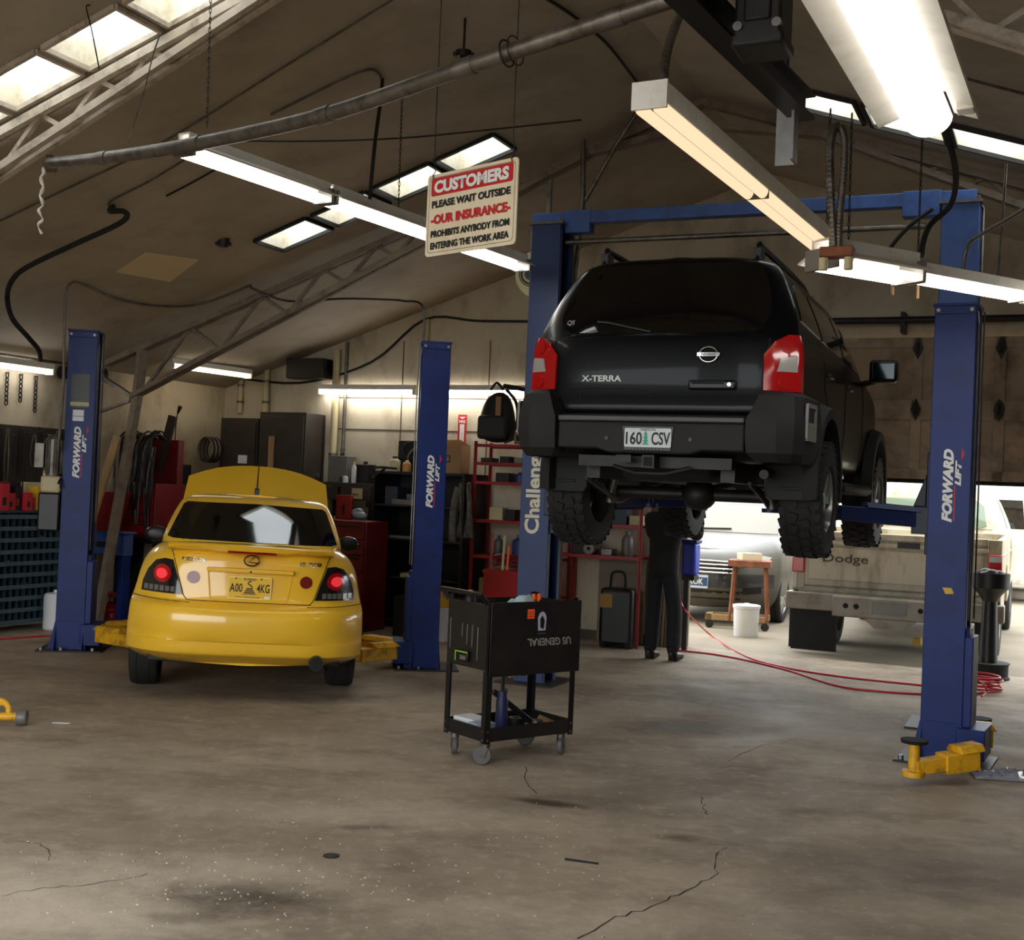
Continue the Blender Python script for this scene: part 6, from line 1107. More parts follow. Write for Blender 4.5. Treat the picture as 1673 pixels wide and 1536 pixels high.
for k in range(330):
    z = rnd.random(); px, py = (rnd.gauss(330, 170), rnd.gauss(1440, 45)) if z < 0.45 else ((rnd.gauss(800, 260), rnd.gauss(1400, 70)) if z < 0.8 else (rnd.uniform(0, 1673), rnd.uniform(1220, 1530)))
    c = on_floor(px, min(py, 1560)); s_ = rnd.uniform(0.002, 0.0055); a = rnd.uniform(0, 3); rm = Matrix.Rotation(a, 3, 'Z')
    mb.box(c + Vector((0, 0, 0.002)), (s_ * rnd.uniform(1, 2.5), s_, 0.003), rm)
tag(mb.build('litter', mat('pale_floor_flecks', (206, 196, 170), 0.8), keep=True), 'pale flecks of debris scattered over the near concrete floor', 'debris', kind='stuff')

# ---------------------------------------------------------------- yard pieces
p = on_floor(1218, 1040, -0.02); t = root('bucket', 'white lidded plastic bucket just outside the garage door', 'bucket', p); mb = MB(); mb.lathe([(0.135, 0), (0.14, 0.01), (0.152, 0.33), (0.16, 0.335), (0.16, 0.36), (0.15, 0.365)], n=28); mb.build('body', M_['white'], t); mb = MB(); mb.lathe([(0.162, 0.345), (0.164, 0.37), (0.14, 0.378)], n=28); mb.cyl((0.0, 0, 0.375), (0.0, 0, 0.395), 0.03, n=12); mb.build('lid', M_['white'], t)
p = on_floor(1219, 1027, -0.02); t = root('work_stand', 'rusty brown rolling work stand behind the white bucket', 'work stand', p, -15)
for x, y in ((-0.2, -0.2), (0.26, -0.2), (-0.2, 0.22), (0.26, 0.22)): mb = MB(); mb.bar((x, y, 0.1), (x * 0.8, y * 0.8, 0.86), 0.028, 0.028); mb.build('leg', M_['rust'], t)
mb = MB(); mb.b2((-0.24, -0.22, 0.78), (0.28, 0.22, 0.86)); mb.build('top_box', M_['rust'], t, bevel=0.006); mb = MB(); mb.b2((-0.5, -0.2, 0.1), (0.28, -0.14, 0.17)); mb.b2((-0.5, 0.14, 0.1), (0.28, 0.2, 0.17)); mb.b2((-0.5, -0.2, 0.1), (-0.42, 0.2, 0.17)); mb.build('base_frame', M_['wood'], t)
for x in (-0.44, 0.24): mb = MB(); mb.cyl((x, -0.21, 0.05), (x, -0.17, 0.05), 0.05, n=16); mb.build('caster_wheel', M_['black'], t)
t = root('parts_box', 'pale cardboard parts box resting on the rusty work stand', 'box', (p.x - 0.02, p.y, 0.84), 10); mb = MB(); mb.b2((-0.1, -0.1, 0), (0.16, 0.1, 0.09)); mb.build('carton', mat('pale_carton', (200, 186, 160), 0.8), t, bevel=0.004)
p = at(1131, 918, 12.75); t = root('plastic_jug', 'blue plastic container on a dark post by the door jamb, beside the mechanic', 'container', (p.x, p.y, 0), ANG); mb = MB(); mb.b2((-0.09, -0.1, 0.79), (0.06, 0.1, 1.13)); mb.build('body', M_['blue_plastic'], t, bevel=0.03); mb = MB(); mb.b2((-0.1, -0.11, 1.12), (0.07, 0.11, 1.16)); mb.build('lid', mat('dark_blue_lid', (30, 40, 110), 0.5), t, bevel=0.01); mb = MB(); mb.b2((-0.08, -0.09, 0.74), (0.05, 0.09, 0.79)); mb.bar((-0.05, 0, 0), (-0.05, 0, 0.76), 0.05, 0.05); mb.build('stand', M_['black'], t)

# ---------------------------------------------------------------- back wall furniture
def cabinet(label, p0, p1, q0, q1, z1, m, cat='cabinet', name='cabinet', z0=0.0):
    t = rootB(name, label, cat, (p0 + p1) / 2, (q0 + q1) / 2, z0); w_, d_ = (p1 - p0) / 2, (q1 - q0) / 2
    mb = MB(); mb.b2((-w_, -d_ + 0.02, 0), (w_, d_, z1 - z0)); mb.build('carcass', m, t, bevel=0.006)
    return t, w_, d_
for s, a, b, z in (('left dark brown tall cabinet in the back corner with a paper on its door', -0.63, -0.08, 2.33), ('taller dark brown cabinet with a wooden slat on its door', -0.06, 0.60, 2.41)):
    t, w_, d_ = cabinet(s, a, b, 2.18, 2.62, z, M_['brown'], 'tall cabinet', 'tall_cabinet'); mb = MB(); mb.b2((-w_ + 0.02, -d_ - 0.002, 0.05), (w_ - 0.02, -d_ + 0.02, z - 0.05)); dd = mb.build('door', M_['brown'], t, bevel=0.004); mb = MB(); mb.b2((w_ - 0.08, -d_ - 0.02, 1.2), (w_ - 0.06, -d_, 1.4)); mb.build('handle', M_['black'], dd)
    if a < -0.1: mb = MB(); mb.b2((0.02, -d_ - 0.006, 1.78), (0.15, -d_ - 0.003, 1.88)); mb.build('paper_note', M_['white'], dd)
    else: mb = MB(); mb.b2((-0.16, -d_ - 0.02, 1.2), (-0.08, -d_ - 0.003, 2.12)); mb.build('wooden_slat', M_['wood'], dd)
t, w_, d_ = cabinet('black metal box mounted high on the back wall', 0.13, 0.66, 2.4, 2.645, 3.08, M_['black'], 'wall box', 'wall_box', 2.84)
for x, r_, z0, z1, s in ((-0.66, 0.035, 2.42, 2.97, 'white wall pipe above the left tall cabinet'), (-0.27, 0.04, 2.42, 3.05, 'white wall pipe above the gap between the tall cabinets'), (0.74, 0.045, 0.0, 3.2, 'thick white wall pipe right of the tall cabinets'), (0.86, 0.02, 0.0, 3.3, 'thin conduit beside the thick white wall pipe'), (1.95, 0.022, 1.9, 3.55, 'pale conduit on the back wall behind the middle blue post')):
    t = rootB('wall_pipe', s, 'pipe', x, Q1 - r_ - 0.01, z0, group='wall pipes'); mb = MB(); mb.cyl((0, 0, 0), (0, 0, z1 - z0), r_, n=12); mb.build('pipe', M_['cream'] if r_ > 0.021 else M_['galv'], t)
    for z in (0.12, (z1 - z0) * 0.6): mb = MB(); mb.cyl((0, 0, z), (0, 0, z + 0.03), r_ + 0.008, n=12); mb.build('clamp', M_['galv'], t)
line('wall_cable', 'dark cable along the top of the back wall under the roof', 'cable', [B(-0.9, Q1 - 0.03, 2.88), B(0.2, Q1 - 0.03, 2.8), B(1.2, Q1 - 0.03, 3.05), B(1.9, Q1 - 0.03, 3.55), B(2.6, Q1 - 0.03, 3.52), B(3.4, Q1 - 0.03, 3.5)], 0.014, wr)
line('wall_conduit', 'conduit stepping along the left wall top to the back corner', 'conduit', [B(-0.89, -1.6, 2.72), B(-0.89, -0.4, 2.73), B(-0.89, 0.6, 2.76), B(-0.89, 1.6, 2.77), B(-0.88, 2.5, 2.78)], 0.015, cond, 6, 0)
# bench shelf with drawers right of the yellow car
t = rootB('workbench', 'dark tall workbench shelf behind the yellow car roof', 'workbench', 1.22, 2.3, 0); mb = MB(); mb.b2((-0.45, -0.3, 1.55), (0.45, 0.33, 1.6)); mb.build('top', M_['brown'], t, bevel=0.004)
for x in (-0.42, 0.42):
    for y in (-0.27, 0.3): mb = MB(); mb.b2((x - 0.025, y - 0.025, 0), (x + 0.025, y + 0.025, 1.55)); mb.build('leg', M_['dark_steel'], t)
for k, x in enumerate((-0.22, 0.22)):
    mb = MB(); mb.b2((x - 0.2, -0.3, 1.40), (x + 0.2, 0.2, 1.545)); dr = mb.build('drawer', M_['brown'], t, bevel=0.004); mb = MB(); mb.b2((x - 0.05, -0.315, 1.46), (x + 0.05, -0.3, 1.48)); mb.build('handle', M_['steel'], dr)
mb = MB(); mb.b2((-0.45, -0.25, 0.98), (0.45, 0.3, 1.01)); mb.b2((-0.45, -0.25, 0.5), (0.45, 0.3, 0.53)); mb.build('shelf', M_['grey'], t)
def can(label, p, q, z, w2, d2, h, m, spout=True):
    t = rootB('solvent_can', label, 'can', p, q, z, group='cans and bottles on the benches'); mb = MB(); mb.b2((-w2, -d2, 0), (w2, d2, h)); mb.b2((-w2 - 0.006, -d2 - 0.006, h - 0.015), (w2 + 0.006, d2 + 0.006, h)); mb.build('body', m, t, bevel=0.008)
    if spout: mb = MB(); mb.cyl((0, 0, h), (0, 0, h + 0.035), 0.025, n=12); mb.build('cap', M_['dark_steel'], t)
    return t
can('large grey square can on the dark workbench', 1.06, 2.3, 1.6, 0.13, 0.1, 0.31, M_['grey'])
can('smaller dark grey square can on the dark workbench', 1.38, 2.3, 1.6, 0.09, 0.08, 0.22, M_['dark_steel'])
def bottle(name, label, p, q, z, r_, h, m, capm, rz=0, cat='bottle', group='cans and bottles on the benches'):
    t = rootB(name, label, cat, p, q, z, rz, group); mb = MB(); mb.lathe([(r_ * .9, 0), (r_, h * .03), (r_, h * .68), (r_ * .8, h * .78), (r_ * .35, h * .86), (r_ * .35, h * .9)], n=18); mb.build('body', m, t); mb = MB(); mb.cyl((0, 0, h * .88), (0, 0, h), r_ * .42, n=12); mb.build('cap', capm, t); return t
bottle('caulk_tube', 'white and red caulk tube standing before the small grey can', 1.36, 2.08, 1.6, 0.028, 0.25, M_['white'], M_['cream'], cat='tube')
bottle('spray_bottle', 'dark bottle hanging at the right end of the workbench', 1.60, 2.05, 1.33, 0.04, 0.24, M_['black'], M_['white'])
for k, (p_, m_, s) in enumerate(((0.86, 'dark_steel', 'dark jar at the left end of the workbench top'), (1.19, 'black', 'low black tin between the two grey cans'), (1.24, 'white', 'small white jar between the two grey cans'))):
    bottle('jar', s, p_, 2.1, 1.6, 0.03, 0.09, M_[m_], M_['grey'], cat='jar')
t = rootB('note_card', 'yellowed note card taped under the workbench edge', 'card', 1.47, 1.99, 1.42); mb = MB(); mb.b2((-0.07, -0.004, 0), (0.07, 0, 0.12)); mb.build('card', M_['cream'], t)
can('pale box on the middle shelf under the workbench', 1.05, 2.2, 1.01, 0.14, 0.12, 0.2, M_['cream'], False); can('greyish carton on the middle shelf below the note card', 1.45, 2.2, 1.01, 0.12, 0.12, 0.22, M_['grey'], False)
t = rootB('plastic_bag', 'crumpled pale blue bag on the red cabinet behind the car', 'bag', 1.72, 1.6, 1.2); mb = MB()
for k in range(6): mb.ball((rnd.uniform(-.08, .08), rnd.uniform(-.05, .05), 0.04 + rnd.uniform(0, .05)), 0.055, 6, (1, 1, .8))
mb.build('film', mat('pale_blue_film', (140, 156, 166), 0.4), t)
t, w_, d_ = cabinet('dark red rolling tool cabinet right of the yellow car', 1.47, 1.98, 1.35, 1.85, 1.19, M_['red_dark'], 'tool cabinet', 'tool_cabinet', 0.0)
for k in range(6): z = 0.15 + 0.17 * k; mb = MB(); mb.b2((-w_ + 0.02, -d_ - 0.005, z), (w_ - 0.02, -d_ + 0.02, z + 0.155)); dr = mb.build('drawer', M_['red_dark'], t, bevel=0.004); mb = MB(); mb.b2((-w_ + 0.06, -d_ - 0.012, z + 0.12), (w_ - 0.06, -d_ - 0.004, z + 0.135)); mb.build('handle', M_['dark_steel'], dr)
t = rootB('lid_panel', 'upright bright red cabinet lid right of the raised yellow hood', 'cabinet lid', 1.46, 1.75, 1.19); t.name = 'cabinet_lid'; mb = MB(); mb.b2((-0.1, -0.02, 0), (0.1, 0.02, 0.27)); mb.build('panel', M_['red'], t, bevel=0.006); mb = MB(); mb.b2((-0.015, -0.024, 0.05), (0.015, -0.02, 0.16)); mb.build('latch', M_['black'], t)
# black open cabinet and what stands on it
t = rootB('storage_cabinet', 'black open storage cabinet behind the middle blue lift post', 'cabinet', 2.24, 2.3, 0); BKC = mat('black_cabinet', (15, 15, 16), 0.5, vary=0.2)
mb = MB(); mb.b2((-0.58, -0.3, 0), (-0.55, 0.32, 1.74)); mb.b2((0.55, -0.3, 0), (0.58, 0.32, 1.74)); mb.b2((-0.58, 0.3, 0), (0.58, 0.32, 1.74)); mb.b2((-0.58, -0.3, 1.72), (0.58, 0.32, 1.75)); mb.b2((-0.012, -0.28, 0), (0.012, 0.3, 1.72)); mb.build('carcass', BKC, t)
for z in (0.08, 0.55, 0.98, 1.36): mb = MB(); mb.b2((-0.55, -0.28, z), (0.55, 0.3, z + 0.02)); mb.build('shelf', mat('dull_shelf', (40, 40, 40), 0.5), t)
def block(name, label, cat, p, q, z, w2, d2, h, m, rz=0, group='clutter on the shelves'):
    t = rootB(name, label, cat, p, q, z, rz, group); mb = MB(); mb.b2((-w2, -d2, 0), (w2, d2, h)); mb.build('body', m, t, bevel=0.005); return t
block('plastic_tray', 'flat grey tray on the upper left shelf of the black cabinet', 'tray', 2.08, 2.15, 1.38, 0.17, 0.14, 0.06, M_['grey']); block('plastic_tray', 'stacked pale trays on the upper shelf right of the flat grey tray', 'tray', 2.14, 2.3, 1.44, 0.15, 0.1, 0.06, M_['grey'])
t = block('file_box', 'dark box with a red stripe on the top left shelf of the black cabinet', 'box', 1.86, 2.2, 1.38, 0.08, 0.12, 0.2, M_['teal']); mb = MB(); mb.bar((-0.05, -0.125, 0.17), (0.04, -0.125, 0.03), 0.015, 0.004); mb.build('stripe', M_['ink_red'], t)
block('manual_stack', 'stack of papers on the second shelf of the black cabinet', 'papers', 2.0, 2.1, 1.0, 0.2, 0.12, 0.03, M_['grey']); block('parts_bin', 'pale bin on the third shelf of the black cabinet', 'bin', 2.2, 2.15, 0.57, 0.15, 0.13, 0.05, M_['cream'])
for k, (p_, s) in enumerate(((2.5, 'left pale tag hanging in the black cabinet'), (2.56, 'right pale tag hanging in the black cabinet'))): t = rootB('hang_tag', s, 'tag', p_, 2.0, 1.12, group='hanging tags'); mb = MB(); mb.b2((-0.02, -0.006, 0), (0.02, 0, 0.2 - 0.06 * k)); mb.build('card', M_['cream'], t)
bottle('spray_bottle', 'yellow capped bottle beside the middle blue lift post', 2.52, 1.55, 0.42, 0.045, 0.30, M_['yellow_plastic'], M_['black']); 
t = rootB('side_table', 'small dark crate table under the yellow bottle beside the middle post', 'crate', 2.52, 1.55, 0); mb = MB(); mb.b2((-0.18, -0.16, 0), (0.18, 0.16, 0.42)); mb.build('crate', M_['black_matte'], t, bevel=0.006)
p = on_floor(714, 1046); t = root('bucket', 'white bucket half hidden behind the middle blue lift post', 'bucket', p); mb = MB(); mb.lathe([(0.13, 0), (0.15, 0.34), (0.155, 0.35)], n=24); mb.build('body', M_['white'], t)
t = root('tool_case', 'yellow tool case on the white bucket behind the middle post', 'tool case', (p.x, p.y, 0.352), -10); mb = MB(); mb.b2((-0.16, -0.1, 0), (0.14, 0.1, 0.12)); mb.build('body', M_['yellow_plastic'], t, bevel=0.012); mb = MB(); mb.b2((-0.10, -0.08, 0.12), (0.08, 0.08, 0.2)); mb.build('lid', M_['yellow_plastic'], t, bevel=0.012)
t = rootB('cardboard_box', 'brown cardboard box on top of the black cabinet', 'box', 2.46, 2.25, 1.75, 8); mb = MB(); mb.b2((-0.22, -0.17, 0), (0.22, 0.17, 0.32)); bx = mb.build('carton', M_['card'], t); mb = MB(); mb.prism([(-0.22, 0.32), (0.22, 0.32), (0.1, 0.39), (-0.12, 0.38)], (0, 0.17, 0), X, Z, (0, -0.006, 0)); mb.prism([(-0.17, 0.32), (0.17, 0.32), (0.14, 0.37), (-0.15, 0.37)], (-0.22, 0, 0), FW, Z, (0.006, 0, 0)); mb.build('flap', M_['card'], t)
mb = MB(); mb.b2((0.03, -0.173, 0.12), (0.1, -0.17, 0.2)); mb.b2((-0.2, -0.173, 0.12), (-0.13, -0.17, 0.2)); fr_ = mb.build('box_print', M_['ink'], bx); mb = MB(); mb.b2((0.042, -0.175, 0.132), (0.088, -0.173, 0.188)); mb.b2((-0.188, -0.175, 0.132), (-0.142, -0.173, 0.188)); mb.build('print_window', M_['card'], fr_)
text('box_letter', 'R', (-0.165, -0.1755, 0.16), X, Z, M_['ink'], bx, width=0.022, height=0.032, bold=0.03)
t = rootB('pump_machine', 'dark machine with a dial and cables on the black cabinet', 'machine', 1.97, 2.35, 1.75); mb = MB(); mb.b2((-0.14, -0.1, 0.14), (0.14, 0.1, 0.36)); mb.build('case', M_['dark_steel'], t, bevel=0.01); mb = MB(); mb.b2((-0.16, -0.1, 0), (0.16, 0.1, 0.14)); mb.build('base', M_['black'], t, bevel=0.01); mb = MB(); mb.torus((0, -0.105, 0.26), 0.07, 0.012, FW); mb.build('dial', M_['black'], t)
mb = MB(); mb.tube([(0.0, -0.12, 0.06), (0.05, -0.18, 0.2), (0.16, -0.16, 0.3), (0.24, -0.1, 0.32), (0.3, -0.06, 0.2)], 0.01, 8, smooth=6); mb.build('cable', M_['grey'], t)
bottle('jug', 'yellowish translucent jug on the black cabinet edge', 1.88, 2.1, 1.75, 0.065, 0.17, M_['cream'], M_['black'], cat='jug'); bottle('jug', 'amber plastic jar beside the yellowish jug', 2.05, 2.08, 1.75, 0.05, 0.13, mat('amber_plastic', (190, 140, 70), 0.4), M_['white'], cat='jug')
t = rootB('hose_bundle', 'black looped hose drooping off the left edge of the black cabinet', 'hose', 1.74, 2.1, 1.76); mb = MB(); mb.tube([(0.2, -0.05, 0.02), (0.05, -0.12, 0.03), (-0.06, -0.1, 0.02), (-0.1, -0.06, -0.03), (-0.06, -0.12, -0.1), (0, -0.14, -0.05), (0.08, -0.1, 0.02)], 0.014, 8, smooth=6); mb.build('hose', M_['black_matte'], t)
# fire sign
t = rootB('fire_sign', 'tall narrow red fire extinguisher sign on the back wall', 'sign', 2.44, Q1 - 0.004, 2.03); mb = MB(); mb.b2((-0.055, -0.003, 0), (0.055, 0, 0.41)); mb.build('board', M_['ink_red'], t); mb = MB(); mb.b2((-0.028, -0.004, 0.02), (0.028, -0.003, 0.30)); mb.prism([(-0.045, 0.385), (0.045, 0.385), (0, 0.36)], (0, -0.004, 0), X, Z, (0, 0.001, 0)); mb.build('white_field', M_['ink_white'], t)
text('lettering', 'FIRE', (0, -0.0035, 0.33), X, Z, M_['ink_white'], t, width=0.08, height=0.032, bold=0.03)
for k, c_ in enumerate('EXTINGUISHER'): text('lettering', c_, (0, -0.0045, 0.285 - k * 0.0225), X, Z, M_['ink_red'], t, height=0.015, bold=0.02)

# red shelving racks
def rack(label, p0, p1, q, d2, levels, h):
    t = rootB('shelving_rack', label, 'shelf rack', (p0 + p1) / 2, q, 0, group='red shelving racks'); w_ = (p1 - p0) / 2
    for x in (-w_, w_):
        for y in (-d2, d2): mb = MB(); mb.b2((x - 0.02, y - 0.002, 0), (x + 0.02, y + 0.002, h)); mb.b2((x - 0.002 * (1 if x < 0 else -1), y - 0.02, 0), (x + 0.002, y + 0.02, h)); mb.build('post', M_['red'], t)
    for z in levels: mb = MB(); mb.b2((-w_, -d2, z - 0.006), (w_, d2, z)); mb.b2((-w_, -d2 - 0.003, z - 0.035), (w_, -d2 + 0.003, z)); mb.b2((-w_, d2 - 0.003, z - 0.035), (w_, d2 + 0.003, z)); mb.build('shelf', M_['red'], t)
    return t
rack('tall red shelving rack with a black backpack on top', 2.86, 3.86, 2.36, 0.2, (0.16, 0.46, 0.87, 1.26, 1.68, 1.89, 2.09), 2.12)
rack('lower red shelving rack seen under the raised SUV', 3.92, 4.80, 2.36, 0.2, (0.95, 1.28, 1.62, 1.95), 1.98)
t = rootB('backpack', 'black backpack with dangling straps on the tall red rack', 'backpack', 3.06, 2.3, 2.09, 6); t.scale = (1.2, 1.0, 1.3); mb = MB(); mb.add([(-0.2, -0.16, 0), (0.2, -0.16, 0), (0.2, 0.12, 0), (-0.2, 0.12, 0), (-0.21, -0.18, 0.2), (0.2, -0.17, 0.2), (0.19, 0.1, 0.2), (-0.19, 0.1, 0.2), (-0.12, -0.12, 0.46), (0.13, -0.12, 0.48), (0.12, 0.05, 0.48), (-0.12, 0.05, 0.46)], [(3, 2, 1, 0), (0, 1, 5, 4), (1, 2, 6, 5), (2, 3, 7, 6), (3, 0, 4, 7), (4, 5, 9, 8), (5, 6, 10, 9), (6, 7, 11, 10), (7, 4, 8, 11), (8, 9, 10, 11)]); o_ = mb.build('bag', mat('black_pack_cloth', (27, 26, 25), 0.8, vary=0.3, scale=20), t, sharp=180); o_.modifiers.new('round', 'SUBSURF').render_levels = 2
mb = MB(); mb.b2((-0.15, -0.22, 0.04), (0.13, -0.13, 0.24)); mb.build('pocket', mat('pack_pocket', (34, 33, 31), 0.7), t, bevel=0.03); mb = MB(); mb.tube([(0.1, -0.13, 0.46), (0.2, -0.16, 0.36), (0.22, -0.15, 0.2), (0.16, -0.17, 0.03)], 0.016, 6, smooth=5); mb.tube([(-0.06, -0.1, 0.46), (0.0, -0.12, 0.52), (0.06, -0.1, 0.46)], 0.012, 6, smooth=5); mb.tube([(0.05, -0.05, 0.5), (0.25, -0.08, 0.47), (0.38, -0.06, 0.43)], 0.02, 8, smooth=4); mb.build('strap', M_['black_matte'], t); mb = MB(); mb.b2((0.02, -0.2, 0.24), (0.07, -0.19, 0.4)); mb.build('luggage_tag', M_['card'], t)
t = rootB('headlamp_assembly', 'grey metal bracket parts beside the backpack on the tall rack', 'car part', 3.42, 2.28, 2.09); t.name = 'bracket_parts'; mb = MB()
for k in range(7): a = Vector((rnd.uniform(-.17, .17), rnd.uniform(-.1, .1), 0.02)); mb.tube([a, a + Vector((rnd.uniform(-.1, .1), rnd.uniform(-.06, .06), rnd.uniform(.05, .16))), a + Vector((rnd.uniform(-.15, .15), rnd.uniform(-.06, .06), rnd.uniform(0, .1)))], 0.014, 6, smooth=3)
mb.torus((-0.05, -0.1, 0.07), 0.05, 0.014, FW, 16, 6); mb.build('bracket', M_['galv'], t)
SH = [('dark_parts', 'black elongated part on the second shelf of the tall rack', 2.98, 1.89, .07, .05, 'black'), ('parts_tin', 'dark tin on the second shelf below the bracket parts', 3.2, 1.89, .06, .07, 'dark_steel'), ('parts_tin', 'pale tin at the right of the second shelf of the tall rack', 3.36, 1.89, .05, .06, 'grey'), ('parts_box', 'brown box at the far right of the second shelf, tall rack', 3.5, 1.89, .05, .07, 'card'),
      ('parts_tin', 'black box on the third shelf of the tall rack', 3.18, 1.68, .08, .10, 'black'), ('coolant_jar', 'blue jar on the third shelf of the tall rack', 3.36, 1.68, .06, .12, 'blue'), ('parts_box', 'black crate at the right of the third shelf, tall rack', 3.54, 1.68, .07, .10, 'black'),
      ('parts_box', 'cream box on the fourth shelf of the tall rack', 3.12, 1.26, .08, .14, 'cream'), ('funnel_can', 'small red can on the fourth shelf of the tall rack', 3.4, 1.26, .03, .16, 'red'), ('parts_box', 'dark carton on the fourth shelf beside the red can', 3.55, 1.26, .09, .13, 'teal'), ('parts_box', 'black carton on the fourth shelf left of the red can', 3.29, 1.26, .06, .12, 'black'),
      ('spray_can', 'grey pump can on the fifth shelf of the tall rack', 3.13, .87, .05, .22, 'grey'), ('coolant_jar', 'round blue jug on the fifth shelf of the tall rack', 3.38, .87, .08, .24, 'blue'), ('coolant_jar', 'white jug on the fifth shelf of the tall rack', 3.57, .87, .07, .28, 'white'),
      ('parts_box', 'brown carton on the bottom shelf of the tall rack', 3.02, .46, .07, .16, 'card'), ('coolant_jar', 'tall blue drum on the bottom shelf of the tall rack', 3.34, .46, .08, .3, 'blue'), ('parts_box', 'dark box on the bottom shelf of the tall rack', 3.17, .46, .06, .18, 'black'),
      ('parts_tin', 'white tin on the lower red rack under the SUV', 4.72, 1.28, .06, .1, 'cream'), ('oil_jug', 'white bottle on the lower red rack under the SUV', 4.32, 1.28, .035, .12, 'white'), ('parts_box', 'dark navy carton on the upper level of the lower rack', 4.55, 1.28, .08, .2, 'teal'), ('oil_jug', 'grey oil jug on the bottom level of the lower rack', 4.62, .95, .06, .26, 'grey'), ('parts_tin', 'steel parts tin at the bottom level of the lower rack', 4.42, .95, .06, .07, 'steel'), ('parts_box', 'black bin on the bottom level of the lower rack', 4.12, .95, .1, .2, 'black')]
for nm, s, p_, z, r_, h, m_ in SH:
    if nm in ('coolant_jar', 'oil_jug', 'spray_can', 'funnel_can'): bottle(nm, s, p_, 2.28, z, r_, h, M_[m_ if m_ != 'blue' else 'blue_plastic'] if m_ != 'blue' else mat('dim_blue_plastic', (44, 60, 120), 0.5), M_['grey'], group='clutter on the shelves')
    else: block(nm, s, {'dark_parts': 'car part', 'parts_tin': 'tin', 'parts_box': 'box'}[nm], p_, 2.28, z, r_, 0.09, h, M_[m_])
t = rootB('paper_roll', 'pale paper roll standing on its side on the lower rack', 'roll', 4.25, 2.2, 0.95 + 0.062); mb = MB(); mb.lathe([(0.02, -0.09), (0.06, -0.09), (0.06, 0.09), (0.02, 0.09), (0.02, -0.09)], axis=(0, 1, 0), n=20, cap=False); mb.build('roll', M_['grey'], t)
t = rootB('work_jacket', 'grey camouflage jacket hanging on the left end of the tall rack', 'jacket', 2.8, 2.1, 1.05); mb = MB(); n = 8; g = []
for j in range(9):
    for i in range(n + 1): u = i / n; wv = 0.15 - 0.03 * (j / 8); g.append((-wv / 2 + wv * u, -0.06 + 0.05 * math.sin(u * 9 + j * .4), 0.62 * j / 8 - (0.05 * abs(2 * u - 1) if j == 8 else 0)))
mb.add(g, [(j * (n + 1) + i, j * (n + 1) + i + 1, (j + 1) * (n + 1) + i + 1, (j + 1) * (n + 1) + i) for j in range(8) for i in range(n)]); o_ = mb.build('body', mat('grey_camo_cloth', (96, 92, 84), 0.9, vary=0.5, scale=14), t, sharp=80); so = o_.modifiers.new('thick', 'SOLIDIFY'); so.thickness = 0.05
mb = MB(); mb.tube([(-0.07, -0.06, 0.55), (-0.11, -0.07, 0.35), (-0.12, -0.07, 0.1), (-0.11, -0.07, -0.05)], 0.045, 8, smooth=5); mb.build('sleeve', bpy.data.materials['grey_camo_cloth'], t)
# red hand truck, red can, black tank, shop vac under the SUV
t = rootB('hand_truck', 'red hand truck leaning by the lower rack under the SUV', 'hand truck', 3.86, 1.75, 0)
mb = MB()
for x in (-0.14, 0.14): mb.tube([(x, -0.1, 0.08), (x, 0.02, 0.7), (x, 0.06, 0.96), (x * 1.0, -0.02, 1.04), (x, -0.12, 1.05)], 0.014, 8, smooth=4)
for z in (0.25, 0.5, 0.75): mb.cyl((-0.14, 0.0 - 0.08 * (1 - z), z), (0.14, 0.0 - 0.08 * (1 - z), z), 0.012, n=8)
mb.build('frame', M_['red'], t); mb = MB(); mb.b2((-0.18, -0.32, 0.02), (0.18, -0.08, 0.035)); mb.build('toe_plate', M_['red'], t)
for x in (-0.2, 0.2): mb = MB(); mb.cyl((x - 0.025, 0.02, 0.12), (x + 0.025, 0.02, 0.12), 0.12, n=20); mb.build('wheel', M_['rubber'], t)
t = rootB('parts_washer', 'bright red metal parts bin below the dark blue lift post', 'bin', 3.72, 1.25, 0); t.name = 'parts_bin'; mb = MB(); mb.b2((-0.2, -0.16, 0), (0.2, 0.16, 0.78)); mb.build('bin', M_['red'], t, bevel=0.01); mb = MB(); mb.b2((-0.21, -0.17, 0.76), (0.21, 0.17, 0.79)); mb.build('rim', M_['red'], t)
t = rootB('hose_bundle', 'tangle of dark red hose heaped on the red parts bin', 'hose', 3.72, 1.25, 0.80); mb = MB()
mb.tube([(0.16 * math.cos(a * 0.9) * (0.7 + 0.3 * math.sin(a * 2.1)), 0.11 * math.sin(a * 0.9), 0.03 + 0.004 * a + 0.02 * math.sin(a * 3)) for a in range(30)], 0.018, 6, smooth=3); mb.build('hose', M_['red_dark'], t)
for k, (dx, h, m_, s) in enumerate(((-0.13, 0.36, 'red', 'red handled tool standing in the red parts bin'), (0.0, 0.34, 'cream', 'pale handled tool standing in the red parts bin'), (0.05, 0.24, 'orange', 'orange handled tool standing in the red parts bin'))):
    t = rootB('long_tool', s, 'tool', 3.72 + dx, 1.1, 0.8, group='tools in the red bin'); mb = MB(); mb.cyl((0, 0, 0), (0.01, 0, h), 0.013, n=8); mb.build('handle', M_[m_], t)
p = on_floor(1012, 1058); t = root('air_tank', 'black portable tank with a looped handle under the SUV', 'tank', p, -20); mb = MB(); mb.b2((-0.2, -0.14, 0.03), (0.16, 0.14, 0.62)); mb.build('tank', M_['black'], t, bevel=0.04); mb = MB(); mb.tube([(-0.12, 0, 0.6), (-0.11, 0, 0.76), (-0.04, 0, 0.79), (0.03, 0, 0.76), (0.04, 0, 0.6)], 0.014, 8, smooth=5); mb.build('handle', M_['black_matte'], t); mb = MB(); mb.b2((-0.19, -0.145, 0.42), (-0.06, -0.139, 0.56)); mb.build('yellow_label', mat('dull_yellow_label', (150, 112, 40), 0.6), t)
